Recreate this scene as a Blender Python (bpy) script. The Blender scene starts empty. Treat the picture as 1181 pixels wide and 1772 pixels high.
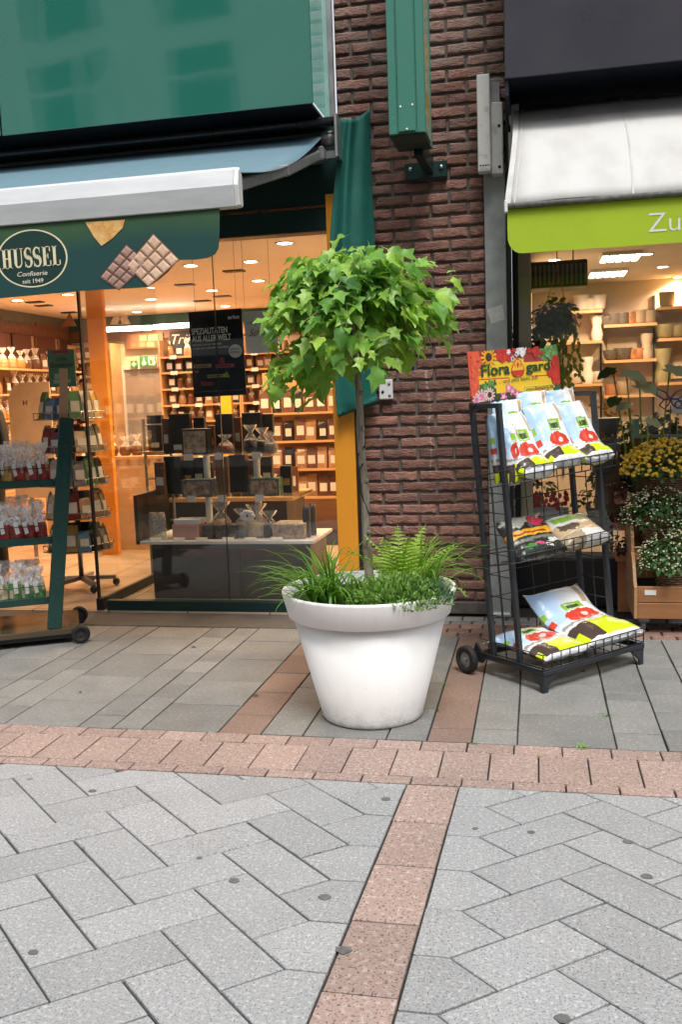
import bpy, bmesh, math, random
from mathutils import Vector, Matrix, noise as mnoise
R = random.Random(11)
sc = bpy.context.scene
col = sc.collection
V = Vector

# ------------------------------------------------------------------ camera
CAM = V((0, 0, 1.45))
CR = V((0.97763, 0.20541, -0.03635)).normalized()
CF = V((-0.20768, 0.97065, -0.12122)).normalized()
CU = CR.cross(CF).normalized(); CR = CF.cross(CU).normalized()
FPX = 1592.1
cd = bpy.data.cameras.new('camera'); cam = bpy.data.objects.new('camera', cd); col.objects.link(cam)
cam.matrix_world = Matrix(((CR.x, CU.x, -CF.x, CAM.x), (CR.y, CU.y, -CF.y, CAM.y), (CR.z, CU.z, -CF.z, CAM.z), (0, 0, 0, 1)))
cd.sensor_fit = 'VERTICAL'; cd.sensor_height = 24; cd.lens = FPX / 1772 * 24
cd.clip_start = 0.05; cd.clip_end = 500
sc.camera = cam

def at(px, py, Y=None, Z=None, X=None):
    """point of the place seen at a pixel of the photograph, on the plane Y, Z or X = const"""
    d = CF + CR * ((px - 590.5) / FPX) - CU * ((py - 886) / FPX)
    t = Y / d.y if Y is not None else ((Z - 1.45) / d.z if Z is not None else X / d.x)
    return CAM + d * t

# ------------------------------------------------------------------ sky, sun, exposure
SUN_EL, SUN_AZ = math.radians(62), math.radians(160)     # high, from behind the camera, veiled by cloud
w = bpy.data.worlds.new('World'); sc.world = w; w.use_nodes = True
wn = w.node_tree; bg = wn.nodes['Background']
sky = wn.nodes.new('ShaderNodeTexSky'); sky.sky_type = 'NISHITA'; sky.sun_disc = False
sky.sun_elevation = SUN_EL; sky.sun_rotation = SUN_AZ; sky.air_density = 1.0; sky.dust_density = 4.0; sky.ozone_density = 1.0
hs = wn.nodes.new('ShaderNodeHueSaturation'); hs.inputs['Saturation'].default_value = 0.22
wn.links.new(sky.outputs[0], hs.inputs['Color']); wn.links.new(hs.outputs[0], bg.inputs[0])
bg.inputs[1].default_value = 0.15
sl = bpy.data.lights.new('sun', 'SUN'); sun = bpy.data.objects.new('sun', sl); col.objects.link(sun)
sl.energy = 1.5; sl.angle = math.radians(16); sl.color = (1, 0.96, 0.9)
sd = V((math.sin(SUN_AZ) * math.cos(SUN_EL), math.cos(SUN_AZ) * math.cos(SUN_EL), math.sin(SUN_EL)))
sun.rotation_euler = (-sd).to_track_quat('-Z', 'Y').to_euler()
sc.view_settings.view_transform = 'Standard'; sc.view_settings.look = 'None'
sc.view_settings.exposure = 0.65; sc.view_settings.gamma = 1
sc.view_settings.use_curve_mapping = False
try:
    sc.cycles.use_denoising = True
    sc.cycles.max_bounces = 10; sc.cycles.transparent_max_bounces = 24
    sc.cycles.caustics_reflective = False; sc.cycles.caustics_refractive = False
    sc.cycles.sample_clamp_indirect = 6
except Exception:
    pass

# ------------------------------------------------------------------ node helpers
def N(nt, t, ins=None, **kw):
    n = nt.nodes.new('ShaderNode' + t)
    for k, v in kw.items(): setattr(n, k, v)
    for k, v in (ins or {}).items():
        s = n.inputs[k]
        if hasattr(v, 'is_output'): nt.links.new(v, s)
        else: s.default_value = v
    return n
def c4(c): return (c[0], c[1], c[2], 1)
def math_(nt, op, a, b=0.0): return N(nt, 'Math', {0: a, 1: b}, operation=op).outputs[0]
def mix_(nt, fac, a, b, blend='MIX'):
    n = N(nt, 'MixRGB', {0: fac}, blend_type=blend)
    for i, c in ((1, a), (2, b)):
        if hasattr(c, 'is_output'): nt.links.new(c, n.inputs[i])
        else: n.inputs[i].default_value = c4(c)
    return n.outputs[0]
def newmat(name):
    m = bpy.data.materials.new(name); m.use_nodes = True
    nt = m.node_tree; return m, nt, nt.nodes['Principled BSDF']
def coords(nt, shift=True):
    tc = N(nt, 'TexCoord').outputs['Object']
    if not shift: return tc
    oi = N(nt, 'ObjectInfo').outputs['Random']
    return N(nt, 'VectorMath', {0: tc, 1: N(nt, 'CombineXYZ', {0: math_(nt, 'MULTIPLY', oi, 37.0), 1: math_(nt, 'MULTIPLY', oi, 91.0), 2: 0.0}).outputs[0]}, operation='ADD').outputs[0]
MATS = {}
def surf(name, c1, c2=None, scale=6, rough=.6, metal=0, bump=0, bscale=60, rnd=0, coat=0, spec=.5, trans=0, emis=0, rvar=.1, stretch=None, lo=.35, hi=.65):
    if name in MATS: return MATS[name]
    m, nt, p = newmat(name); MATS[name] = m
    co = coords(nt)
    if stretch: co = N(nt, 'VectorMath', {0: co, 1: stretch}, operation='MULTIPLY').outputs[0]
    c2 = c2 or tuple(x * .82 for x in c1)
    nz = N(nt, 'TexNoise', {'Vector': co, 'Scale': scale, 'Detail': 6.0, 'Roughness': .6}).outputs['Fac']
    fac = N(nt, 'MapRange', {0: nz, 1: lo, 2: hi}).outputs[0]
    c = mix_(nt, fac, c1, c2)
    if rnd:
        oi = N(nt, 'ObjectInfo').outputs['Random']
        c = N(nt, 'HueSaturation', {'Value': N(nt, 'MapRange', {0: oi, 1: 0.0, 2: 1.0, 3: 1 - rnd, 4: 1 + rnd}).outputs[0], 'Color': c}).outputs[0]
    nt.links.new(c, p.inputs['Base Color'])
    nt.links.new(N(nt, 'MapRange', {0: nz, 1: .3, 2: .7, 3: max(0, rough - rvar), 4: min(1, rough + rvar)}).outputs[0], p.inputs['Roughness'])
    p.inputs['Metallic'].default_value = metal; p.inputs['Coat Weight'].default_value = coat
    p.inputs['Specular IOR Level'].default_value = spec
    if bump:
        bz = N(nt, 'TexNoise', {'Vector': co, 'Scale': bscale, 'Detail': 4.0}).outputs['Fac']
        nt.links.new(N(nt, 'Bump', {'Height': bz, 'Strength': bump, 'Distance': .01}).outputs[0], p.inputs['Normal'])
    if trans:
        tr = N(nt, 'BsdfTranslucent', {'Color': c}).outputs[0]
        mx = N(nt, 'MixShader', {0: trans, 1: p.outputs[0], 2: tr}).outputs[0]
        nt.links.new(mx, nt.nodes['Material Output'].inputs[0])
    if emis:
        p.inputs['Emission Color'].default_value = c4(c1); p.inputs['Emission Strength'].default_value = emis
    return m
def glassmat(name, tint=(1, 1, 1), ior=1.5, rough=0.0, milk=0, milkc=(.8, .8, .8)):
    if name in MATS: return MATS[name]
    m, nt, p = newmat(name); MATS[name] = m
    bf = N(nt, 'NewGeometry').outputs['Backfacing']
    fr = N(nt, 'Fresnel', {'IOR': math_(nt, 'ADD', ior, math_(nt, 'MULTIPLY', bf, 1 / ior - ior))}).outputs[0]   # the pane does not refract, so no inner total reflection
    gl = N(nt, 'BsdfGlossy', {'Color': (1, 1, 1, 1), 'Roughness': rough}).outputs[0]
    tr = N(nt, 'BsdfTransparent', {'Color': c4(tint)}).outputs[0]
    s = N(nt, 'MixShader', {0: fr, 1: tr, 2: gl}).outputs[0]
    if milk:
        nz = N(nt, 'TexNoise', {'Vector': coords(nt), 'Scale': 60.0, 'Detail': 4.0}).outputs['Fac']
        f2 = N(nt, 'MapRange', {0: nz, 1: .4, 2: .65, 3: milk * .35, 4: milk}).outputs[0]
        df = N(nt, 'BsdfDiffuse', {'Color': c4(milkc)}).outputs[0]
        s = N(nt, 'MixShader', {0: f2, 1: s, 2: df}).outputs[0]
    nt.links.new(s, nt.nodes['Material Output'].inputs[0])
    return m
def emit(name, c, s):
    if name in MATS: return MATS[name]
    m, nt, p = newmat(name); MATS[name] = m
    e = N(nt, 'Emission', {0: c4(c), 1: s}).outputs[0]; nt.links.new(e, nt.nodes['Material Output'].inputs[0]); return m
def printed(name, base, shapes, rough=.5, mode='gen', base2=None, coat=0, bump=0, bscale=25):
    """flat print: shapes = ('r',u0,v0,u1,v1,col[,wobble]) or ('e',cu,cv,ru,rv,col[,wobble])"""
    if name in MATS: return MATS[name]
    m, nt, p = newmat(name); MATS[name] = m
    tc = N(nt, 'TexCoord')
    if mode == 'gen':
        s = N(nt, 'SeparateXYZ', {0: tc.outputs['Generated']})
        uv = N(nt, 'CombineXYZ', {0: s.outputs[0], 1: s.outputs[2], 2: 0.0}).outputs[0]
    else: uv = tc.outputs['UV']
    nz = None
    sp = N(nt, 'SeparateXYZ', {0: uv})
    c = mix_(nt, sp.outputs[1], base, base2) if base2 else mix_(nt, .0, base, base)
    for sh in shapes:
        k, a, b, d, e, cc = sh[:6]; wob = sh[6] if len(sh) > 6 else 0
        if k == 'g':      # printed colour blend: full at u=a, gone at u=b, above v=d
            f_ = N(nt, 'MapRange', {0: sp.outputs[0], 1: a, 2: b, 3: 1.0, 4: 0.0}); f_.interpolation_type = 'SMOOTHSTEP'
            c = mix_(nt, math_(nt, 'MULTIPLY', f_.outputs[0], N(nt, 'MapRange', {0: sp.outputs[1], 1: d, 2: d + e}).outputs[0]), c, cc); continue
        q = uv
        if wob:
            if nz is None:
                nz = N(nt, 'VectorMath', {0: N(nt, 'TexNoise', {'Vector': uv, 'Scale': 9.0, 'Detail': 3.0}).outputs['Color'], 1: (.5, .5, .5)}, operation='SUBTRACT').outputs[0]
            q = N(nt, 'VectorMath', {0: uv, 1: N(nt, 'VectorMath', {0: nz, 'Scale': wob}, operation='SCALE').outputs[0]}, operation='ADD').outputs[0]
        if k == 'r': cen, half = ((a + d) / 2, (b + e) / 2, 0), (abs(d - a) / 2, abs(e - b) / 2, 1)
        else: cen, half = (a, b, 0), (d, e, 1)
        q = N(nt, 'VectorMath', {0: q, 1: cen}, operation='SUBTRACT').outputs[0]
        q = N(nt, 'VectorMath', {0: q, 1: half}, operation='DIVIDE').outputs[0]
        if k == 'r':
            q = N(nt, 'SeparateXYZ', {0: N(nt, 'VectorMath', {0: q}, operation='ABSOLUTE').outputs[0]})
            dd = math_(nt, 'MAXIMUM', q.outputs[0], q.outputs[1])
        else:
            q = N(nt, 'SeparateXYZ', {0: q}); dd = math_(nt, 'SQRT', math_(nt, 'ADD', math_(nt, 'POWER', math_(nt, 'ABSOLUTE', q.outputs[0]), 2.0), math_(nt, 'POWER', math_(nt, 'ABSOLUTE', q.outputs[1]), 2.0)))
        c = mix_(nt, math_(nt, 'LESS_THAN', dd, 1.0), c, cc)
    nt.links.new(c, p.inputs['Base Color']); p.inputs['Roughness'].default_value = rough
    p.inputs['Coat Weight'].default_value = coat
    if bump:
        bz = N(nt, 'TexNoise', {'Vector': coords(nt), 'Scale': bscale, 'Detail': 3.0}).outputs['Fac']
        nt.links.new(N(nt, 'Bump', {'Height': bz, 'Strength': bump, 'Distance': .02}).outputs[0], p.inputs['Normal'])
    return m

# ------------------------------------------------------------------ mesh helpers
def link(o, parent=None):
    col.objects.link(o)
    if parent is not None:
        o.parent = parent; o.matrix_parent_inverse = Matrix.Translation(-parent.location) if parent.type == 'EMPTY' else Matrix()
    return o
class MB:
    def __init__(s): s.v = []; s.f = []; s.m = []; s.uv = []; s.mi = 0
    def add(s, vs, fs, uv=None):
        o = len(s.v); s.v += [tuple(p) for p in vs]
        for f in fs: s.f.append(tuple(i + o for i in f)); s.m.append(s.mi)
        s.uv += list(uv) if uv else [(0, 0)] * len(vs)
        return s
    def hexa(s, p): return s.add(p, [(0, 3, 2, 1), (4, 5, 6, 7), (0, 1, 5, 4), (1, 2, 6, 5), (2, 3, 7, 6), (3, 0, 4, 7)])
    def box(s, x0, x1, y0, y1, z0, z1):
        return s.hexa([(x0, y0, z0), (x1, y0, z0), (x1, y1, z0), (x0, y1, z0), (x0, y0, z1), (x1, y0, z1), (x1, y1, z1), (x0, y1, z1)])
    def obox(s, c, a, b, d):
        c, a, b, d = V(c), V(a), V(b), V(d)
        return s.hexa([c - a - b - d, c + a - b - d, c + a + b - d, c - a + b - d, c - a - b + d, c + a - b + d, c + a + b + d, c - a + b + d])
    def bar(s, p, q, w, h, up=(0, 0, 1)):
        p, q = V(p), V(q); t = (q - p); L = t.length; t.normalize(); a = t.cross(V(up))
        if a.length < 1e-4: a = t.cross(V((1, 0, 0)))
        a.normalize(); b = a.cross(t)
        return s.obox((p + q) / 2, t * L / 2, a * w / 2, b * h / 2)
    def tube(s, pts, r, n=8, cap=True):
        pts = [V(p) for p in pts]; rs = r if isinstance(r, (list, tuple)) else [r] * len(pts)
        o = []; up = V((0.13, 0.27, 1))
        for i, p in enumerate(pts):
            t = (pts[min(i + 1, len(pts) - 1)] - pts[max(i - 1, 0)]).normalized()
            a = t.cross(up)
            if a.length < .05: a = t.cross(V((1, 0, 0)))
            a.normalize(); b = t.cross(a)
            for k in range(n):
                an = 2 * math.pi * k / n; o.append(p + a * math.cos(an) * rs[i] + b * math.sin(an) * rs[i])
        fs = [(i * n + k, i * n + (k + 1) % n, (i + 1) * n + (k + 1) % n, (i + 1) * n + k) for i in range(len(pts) - 1) for k in range(n)]
        if cap: fs += [tuple(range(n - 1, -1, -1)), tuple((len(pts) - 1) * n + k for k in range(n))]
        return s.add(o, fs)
    def lathe(s, prof, c=(0, 0, 0), n=32, closed=False):
        o = []
        for r_, z in prof:
            for k in range(n):
                an = 2 * math.pi * k / n; o.append((c[0] + r_ * math.cos(an), c[1] + r_ * math.sin(an), c[2] + z))
        m = len(prof); rng = m if closed else m - 1
        fs = [(i * n + k, i * n + (k + 1) % n, ((i + 1) % m) * n + (k + 1) % n, ((i + 1) % m) * n + k) for i in range(rng) for k in range(n)]
        if not closed: fs += [tuple(range(n - 1, -1, -1)), tuple((m - 1) * n + k for k in range(n))]
        return s.add(o, fs)
    def ball(s, c, rx, ry=None, rz=None, n=10, m=6):
        ry = ry or rx; rz = rz or rx; o = [(c[0], c[1], c[2] - rz)]
        for i in range(1, m):
            a = math.pi * i / m - math.pi / 2
            for k in range(n):
                b = 2 * math.pi * k / n; o.append((c[0] + rx * math.cos(a) * math.cos(b), c[1] + ry * math.cos(a) * math.sin(b), c[2] + rz * math.sin(a)))
        o.append((c[0], c[1], c[2] + rz)); e = len(o) - 1
        fs = [(0, 1 + (k + 1) % n, 1 + k) for k in range(n)]
        for i in range(m - 2):
            for k in range(n): fs.append((1 + i * n + k, 1 + i * n + (k + 1) % n, 1 + (i + 1) * n + (k + 1) % n, 1 + (i + 1) * n + k))
        fs += [(e, 1 + (m - 2) * n + k, 1 + (m - 2) * n + (k + 1) % n) for k in range(n)]
        return s.add(o, fs)
    def prism(s, front, back):
        n = len(front)
        return s.add(list(front) + list(back), [tuple(range(n)), tuple(range(2 * n - 1, n - 1, -1))] + [(i, i + n, (i + 1) % n + n, (i + 1) % n) for i in range(n)])
    def slab(s, poly, off):
        off = V(off); return s.prism([V(p) for p in poly], [V(p) + off for p in poly])
    def grid(s, fn, nu, nv, uvs=True):
        o = []; uv = []
        for j in range(nv + 1):
            for i in range(nu + 1): o.append(fn(i / nu, j / nv)); uv.append((i / nu, j / nv))
        return s.add(o, [(j * (nu + 1) + i, j * (nu + 1) + i + 1, (j + 1) * (nu + 1) + i + 1, (j + 1) * (nu + 1) + i) for j in range(nv) for i in range(nu)], uv)
    def mesh(s, name, mats, smooth=False, recalc=True):
        me = bpy.data.meshes.new(name); me.from_pydata(s.v, [], s.f)
        for m in (mats if isinstance(mats, (list, tuple)) else [mats]): me.materials.append(m)
        me.polygons.foreach_set('material_index', s.m)
        ul = me.uv_layers.new(name='UVMap'); li = [0] * len(me.loops); me.loops.foreach_get('vertex_index', li)
        fl = []
        for i in li: fl += s.uv[i]
        ul.data.foreach_set('uv', fl)
        if recalc:
            bm = bmesh.new(); bm.from_mesh(me); bmesh.ops.recalc_face_normals(bm, faces=bm.faces); bm.to_mesh(me); bm.free()
        if smooth:
            me.polygons.foreach_set('use_smooth', [True] * len(me.polygons))
        me.update(); return me
    def build(s, name, mats, parent=None, smooth=False, bevel=0, seg=1, recalc=True, auto=None):
        o = bpy.data.objects.new(name, s.mesh(name, mats, smooth, recalc)); link(o, parent)
        if bevel:
            b = o.modifiers.new('bevel', 'BEVEL'); b.width = bevel; b.segments = seg; b.limit_method = 'ANGLE'; b.angle_limit = .6
        if auto: sharp(o.data, auto)
        return o
def sharp(me, ang):
    me.polygons.foreach_set('use_smooth', [True] * len(me.polygons))
    try: me.set_sharp_from_angle(angle=math.radians(ang))
    except Exception: pass
def tag(o, label, cat=None, group=None):
    o['label'] = label
    if cat: o['category'] = cat
    if group: o['group'] = group
    return o
def thing(name, label, cat, loc=(0, 0, 0), group=None):
    o = bpy.data.objects.new(name, None); o.empty_display_size = .05; col.objects.link(o); o.location = loc
    return tag(o, label, cat, group)
def struct(name, mb, mat, **k):
    o = mb.build(name, mat, **k); o['kind'] = 'structure'; return o
def copy_tree(o, loc, label, rotz=0, parent=None):
    c = o.copy(); col.objects.link(c); c.location = loc; c.rotation_euler.z = rotz; c['label'] = label
    for ch in o.children:
        d = ch.copy(); col.objects.link(d); d.parent = c
        for g_ in ch.children:
            e = g_.copy(); col.objects.link(e); e.parent = d
    return c
def inst(name, me, loc, parent=None, rot=(0, 0, 0), scl=(1, 1, 1)):
    o = bpy.data.objects.new(name, me); col.objects.link(o); o.location = loc; o.rotation_euler = rot; o.scale = scl
    if parent is not None:
        o.parent = parent
        if parent.type == 'EMPTY': o.matrix_parent_inverse = Matrix.Translation(-parent.location)
    return o
# ------------------------------------------------------------------ lettering
def glyphs(s, size=1, bold=0, align='LEFT', sx=1, shear=0, res=3):
    cu = bpy.data.curves.new('lettering', 'FONT'); cu.body = s; cu.size = size; cu.align_x = align; cu.offset = bold; cu.resolution_u = res; cu.shear = shear
    o = bpy.data.objects.new('lettering', cu); col.objects.link(o)
    bpy.context.view_layer.update()
    me = bpy.data.meshes.new_from_object(o.evaluated_get(bpy.context.evaluated_depsgraph_get()))
    vs = [(v.co.x * sx, v.co.y) for v in me.vertices]; fs = [tuple(p.vertices) for p in me.polygons]
    bpy.data.objects.remove(o); bpy.data.curves.remove(cu); bpy.data.meshes.remove(me)
    return vs, fs
def lettering(name, s, mat, parent, org, right, up, height, width=None, bold=0, align='LEFT', off=.002, shear=0):
    """flat letters: cap height `height` metres, fitted to `width` metres, on the plane org/right/up"""
    vs, fs = glyphs(s, 1, bold, 'LEFT', 1, shear)
    x0 = min(p[0] for p in vs); x1 = max(p[0] for p in vs); y1 = .7
    k = height / y1; kx = (width / (x1 - x0)) if width else k
    right, up = V(right).normalized(), V(up).normalized(); n = right.cross(up)
    sh = 0 if align == 'LEFT' else -(x1 - x0) * kx / 2
    mb = MB(); mb.add([V(org) + right * ((p[0] - x0) * kx + sh) + up * (p[1] * k) + n * off for p in vs], fs)
    return mb.build(name, mat, parent, recalc=False)

# ================================================================== MATERIALS OF THE SETTING
def stone(name, base, dark, light, rough=.75, rnd=.06, k=1.0, stain=.5, dens=.5):
    m, nt, p = newmat(name); MATS[name] = m
    co = coords(nt)
    a = N(nt, 'TexNoise', {'Vector': co, 'Scale': 190.0 * k, 'Detail': 3.0, 'Roughness': .6}).outputs['Fac']
    b = N(nt, 'TexNoise', {'Vector': co, 'Scale': 95.0 * k, 'Detail': 4.0, 'Roughness': .65}).outputs['Fac']
    g = N(nt, 'TexNoise', {'Vector': co, 'Scale': 5.0, 'Detail': 5.0}).outputs['Fac']
    c = mix_(nt, N(nt, 'MapRange', {0: b, 1: .52, 2: .62}).outputs[0], base, light)
    c = mix_(nt, math_(nt, 'MULTIPLY', N(nt, 'MapRange', {0: a, 1: .54, 2: .64}).outputs[0], dens + .3), c, dark)
    c = mix_(nt, math_(nt, 'MULTIPLY', N(nt, 'MapRange', {0: g, 1: .45, 2: .75}).outputs[0], stain), c, tuple(x * .6 for x in base))
    sp = N(nt, 'TexVoronoi', {'Vector': co, 'Scale': 1.7}).outputs['Distance']
    c = mix_(nt, math_(nt, 'MULTIPLY', N(nt, 'MapRange', {0: sp, 1: .018, 2: .026, 3: 1.0, 4: 0.0}).outputs[0], .7), c, tuple(x * .35 for x in base))
    oi = N(nt, 'ObjectInfo').outputs['Random']
    c = N(nt, 'HueSaturation', {'Value': N(nt, 'MapRange', {0: oi, 3: 1 - rnd, 4: 1 + rnd}).outputs[0], 'Color': c}).outputs[0]
    nt.links.new(c, p.inputs['Base Color']); p.inputs['Roughness'].default_value = rough
    nt.links.new(N(nt, 'Bump', {'Height': a, 'Strength': .25, 'Distance': .004}).outputs[0], p.inputs['Normal'])
    return m
M_GRAN = stone('grey_granite', (.315, .32, .325), (.075, .077, .08), (.48, .485, .495), dens=.6, k=.95, rnd=.09, stain=.25)
M_PINK = stone('pink_granite', (.325, .232, .20), (.07, .058, .054), (.48, .39, .35), rnd=.12, dens=.7, stain=.3, k=.62)
M_REAR = stone('grey_concrete', (.20, .20, .192), (.075, .075, .072), (.28, .28, .268), rnd=.16, k=.7, stain=.5, dens=.35)
M_REARP = stone('brown_concrete', (.21, .14, .112), (.07, .052, .045), (.28, .205, .17), rnd=.12, k=.8, stain=.45, dens=.45)
M_BED = surf('joint_sand', (.020, .019, .017), (.04, .037, .033), scale=40, rough=.95)
M_COB = stone('cobble_red', (.25, .15, .115), (.08, .06, .05), (.33, .22, .18), rnd=.2, k=.8)
M_COBG = stone('cobble_grey', (.20, .195, .185), (.08, .08, .075), (.3, .29, .28), rnd=.2, k=.8)
M_THR = surf('threshold_stone', (.07, .065, .06), (.11, .10, .09), scale=20, rough=.8, bump=.2)

# ================================================================== GROUND
struct('ground', MB().box(-60, 60, -60, 60, -.5, -.06), surf('asphalt', (.05, .05, .05), (.07, .07, .07), scale=3, rough=.9))
plaza = struct('plaza', MB().box(-9, 9, -8, 3.30, -.3, -.012), M_BED)
band = struct('paved_band', MB().box(-9, 9, 3.3005, 3.74, -.3, -.0125), M_BED)
walk = struct('pavement', MB().box(-9, 9, 3.7405, 6.3, -.3, -.013), M_BED)

def clip(poly, n, d):        # keep n.p <= d
    out = []
    for i, p in enumerate(poly):
        q = poly[(i + 1) % len(poly)]; a = n[0] * p[0] + n[1] * p[1] - d; b = n[0] * q[0] + n[1] * q[1] - d
        if a <= 0: out.append(p)
        if a * b < 0: t = a / (a - b); out.append((p[0] + (q[0] - p[0]) * t, p[1] + (q[1] - p[1]) * t))
    return out
def area(P): return sum(P[i][0] * P[(i + 1) % len(P)][1] - P[(i + 1) % len(P)][0] * P[i][1] for i in range(len(P))) / 2
def inset(P, d):
    if area(P) < 0: P = P[::-1]
    P2 = [p for i, p in enumerate(P) if math.dist(p, P[i - 1]) > .004]
    n = len(P2); out = []
    for i in range(n):
        a, b, c = V(P2[i - 1]), V(P2[i]), V(P2[(i + 1) % n])
        e1, e2 = (b - a).normalized(), (c - b).normalized()
        n1, n2 = V((-e1.y, e1.x)), V((-e2.y, e2.x))
        k = 1 + n1.dot(n2)
        out.append(b + (n1 + n2) * (d / max(k, .3)))
    return [(p.x, p.y) for p in out]
def paver(name, poly, mat, parent, gap=.0034, top=0.0, ch=.0025, rag=.0, depth=.05):
    if len(poly) < 3 or abs(area(poly)) < .0012: return
    P = inset(poly, gap + R.uniform(-.0008, .0012))
    if len(P) < 3 or area(P) < .0008: return
    cx = sum(p[0] for p in P) / len(P); cy = sum(p[1] for p in P) / len(P)
    tx, ty, tz = R.gauss(0, .0022), R.gauss(0, .0022), R.gauss(0, .0007)
    z = lambda p: top + tz + tx * (p[0] - cx) + ty * (p[1] - cy)
    Q = inset(P, ch); n = len(P)
    if len(Q) != n: Q = [(cx + (p[0] - cx) * .985, cy + (p[1] - cy) * .985) for p in P]
    vs = [(p[0] - cx, p[1] - cy, z(p)) for p in Q] + [(p[0] - cx, p[1] - cy, z(p) - ch) for p in P] + [(p[0] - cx, p[1] - cy, top - depth) for p in P]
    fs = [tuple(range(n))] + [(i, i + n, (i + 1) % n + n, (i + 1) % n) for i in range(n)] + [(i + n, i + 2 * n, (i + 1) % n + 2 * n, (i + 1) % n + n) for i in range(n)]
    me = bpy.data.meshes.new(name); me.from_pydata(vs, [], fs); me.materials.append(mat); me.update()
    bm = bmesh.new(); bm.from_mesh(me); bmesh.ops.recalc_face_normals(bm, faces=bm.faces); bm.to_mesh(me); bm.free()
    return inst(name, me, (cx, cy, 0), parent)

# herringbone field: half-unit vectors of the slabs
ha, hb = V((.1385, .1105)), V((.1275, -.1150))
sk = .0365                                              # the front strip runs a little askew
sl_x = lambda y: -.489 - sk * (3.30 - y); sr_x = lambda y: -.292 - sk * (3.30 - y)
def lat(o, i, j): p = V(o) + ha * i + hb * j; return (p.x, p.y)
YB = 3.297
nl = V((1, -sk)).normalized()
def field(o, side):
    for nn in range(-16, 17):
        for m in range(-6, 7):
            if side < 0 and m > 0: continue
            if side > 0 and m < 0: continue
            bi, bj = nn + 4 * m, -nn
            for Q in ([(0, 0), (2, 0), (2, 1), (0, 1)], [(2, 0), (3, 0), (3, 2), (2, 2)]):
                P = [lat(o, bi + a, bj + b) for a, b in Q]
                cy = sum(p[1] for p in P) / 4; cx = sum(p[0] for p in P) / 4
                if cx < -3.3 or cx > 1.9 or cy < 1.25 or cy > 3.5: continue
                P = clip(P, (0, 1), YB)
                paver('paving_slab', P, M_GRAN, plaza)
        if side < 0:
            A, Bq, D = lat(o, nn + 3, -nn + 1), lat(o, nn + 4, -nn + 1), lat(o, nn + 3, -nn + 2)
            P = [A, Bq, (sl_x(Bq[1]), Bq[1]), (sl_x(D[1]), D[1]), D]
        else:
            A, Bq, D = lat(o, nn, -nn), lat(o, nn, -nn + 1), lat(o, nn - 1, -nn + 1)
            P = [(sr_x(A[1]), A[1]), A, Bq, D, (sr_x(D[1]), D[1])]
        cy = sum(p[1] for p in P) / 5
        if 1.25 < cy < 3.45: paver('paving_slab', clip(P, (0, 1), YB), M_GRAN, plaza)
field((-1.317, 2.023), -1); field((-.231, 2.235), 1)
yy = 3.297; ys = [3.297, 2.989, 2.689, 2.371, 2.052, 1.735, 1.42, 1.1]
for a, b in zip(ys, ys[1:]):
    paver('strip_slab', [(sl_x(a), a), (sr_x(a), a), (sr_x(b), b), (sl_x(b), b)], M_PINK, plaza)
# pink band: thin row, broad row, thin row
for (y0, y1, x0, p_) in ((3.302, 3.372, -.669, .1915), (3.372, 3.637, -.572, .1905), (3.637, 3.738, -.483, .1923)):
    for k in range(-15, 13):
        x = x0 + p_ * k
        paver('band_tile', [(x, y0), (x + p_, y0), (x + p_, y1), (x, y1)], M_PINK, band, gap=.0030)
# pavement by the shops: columns of slabs between brown strips
def column(x0, x1, ys, mat=M_REAR, y0=3.742, y1=5.47):
    Y = [y0] + [y for y in ys if y0 + .05 < y < y1 - .05] + [y1]
    for a, b in zip(Y, Y[1:]): paver('pavement_slab', [(x0, a), (x1, a), (x1, b), (x0, b)], mat, walk, gap=.0034)
def seq(s, d, n=6): return [s + d * i for i in range(n)]
column(-.465, -.275, seq(3.90, .40), M_REARP)
column(-1.40, -1.20, seq(3.98, .33), M_REARP, y1=5.58)
column(-.275, -.087, [3.91, 4.31, 4.72, 5.1])
column(-.087, .312, [4.13, 4.56, 5.0])
column(.312, .512, [3.93, 4.35, 4.47, 4.93, 5.2])
column(.512, .70, [3.99, 4.21, 4.45, 4.68, 4.91, 5.14])
column(.70, 1.09, [4.1, 4.5, 4.93]); column(1.09, 1.29, [3.9, 4.3, 4.7, 5.1]); column(1.29, 1.68, [4.13, 4.56, 5.0]); column(1.68, 2.0, [3.99, 4.4, 4.8])
column(-1.20, -1.01, [4.0, 4.4, 4.8, 5.2]); column(-1.01, -.64, [4.1, 4.48, 4.88, 5.2]); column(-.64, -.465, [3.95, 4.15, 4.55, 4.9, 5.25])
x = -1.40
for w_, ys in ((.365, [4.10, 4.475, 4.88, 5.27]), (.145, [3.995, 4.18, 4.4, 4.6, 4.82, 5.05, 5.3]), (.17, [3.905, 4.2, 4.655, 5.05, 5.35]), (.375, [4.09, 4.5, 4.93, 5.3]),
               (.15, [3.985, 4.25, 4.6, 5.0]), (.17, [4.1, 4.4, 4.8, 5.2]), (.37, [4.0, 4.4, 4.8, 5.2]), (.15, [3.9, 4.3, 4.7, 5.1]), (.37, [4.1, 4.5, 4.9]), (.37, [4.0, 4.4, 4.8]), (.17, [4.2, 4.7, 5.1])):
    column(x - w_, x, ys, y1=5.58); x -= w_
for r_, (y0, y1, mt) in enumerate(((5.472, 5.575, M_COB), (5.575, 5.68, M_COB), (5.68, 5.79, M_COB), (5.79, 5.89, M_COBG), (5.89, 5.985, M_COBG))):
    for k in range(20):
        x = -1.19 + .142 * k + (.07 if r_ % 2 else 0)
        paver('cobble', [(x, y0), (x + .142, y0), (x + .142, y1), (x, y1)], mt, walk, gap=.005, ch=.006, top=-.002)
struct('threshold', MB().box(-6, -1.2, 5.585, 5.95, -.05, .004), M_THR, bevel=.006)

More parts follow.
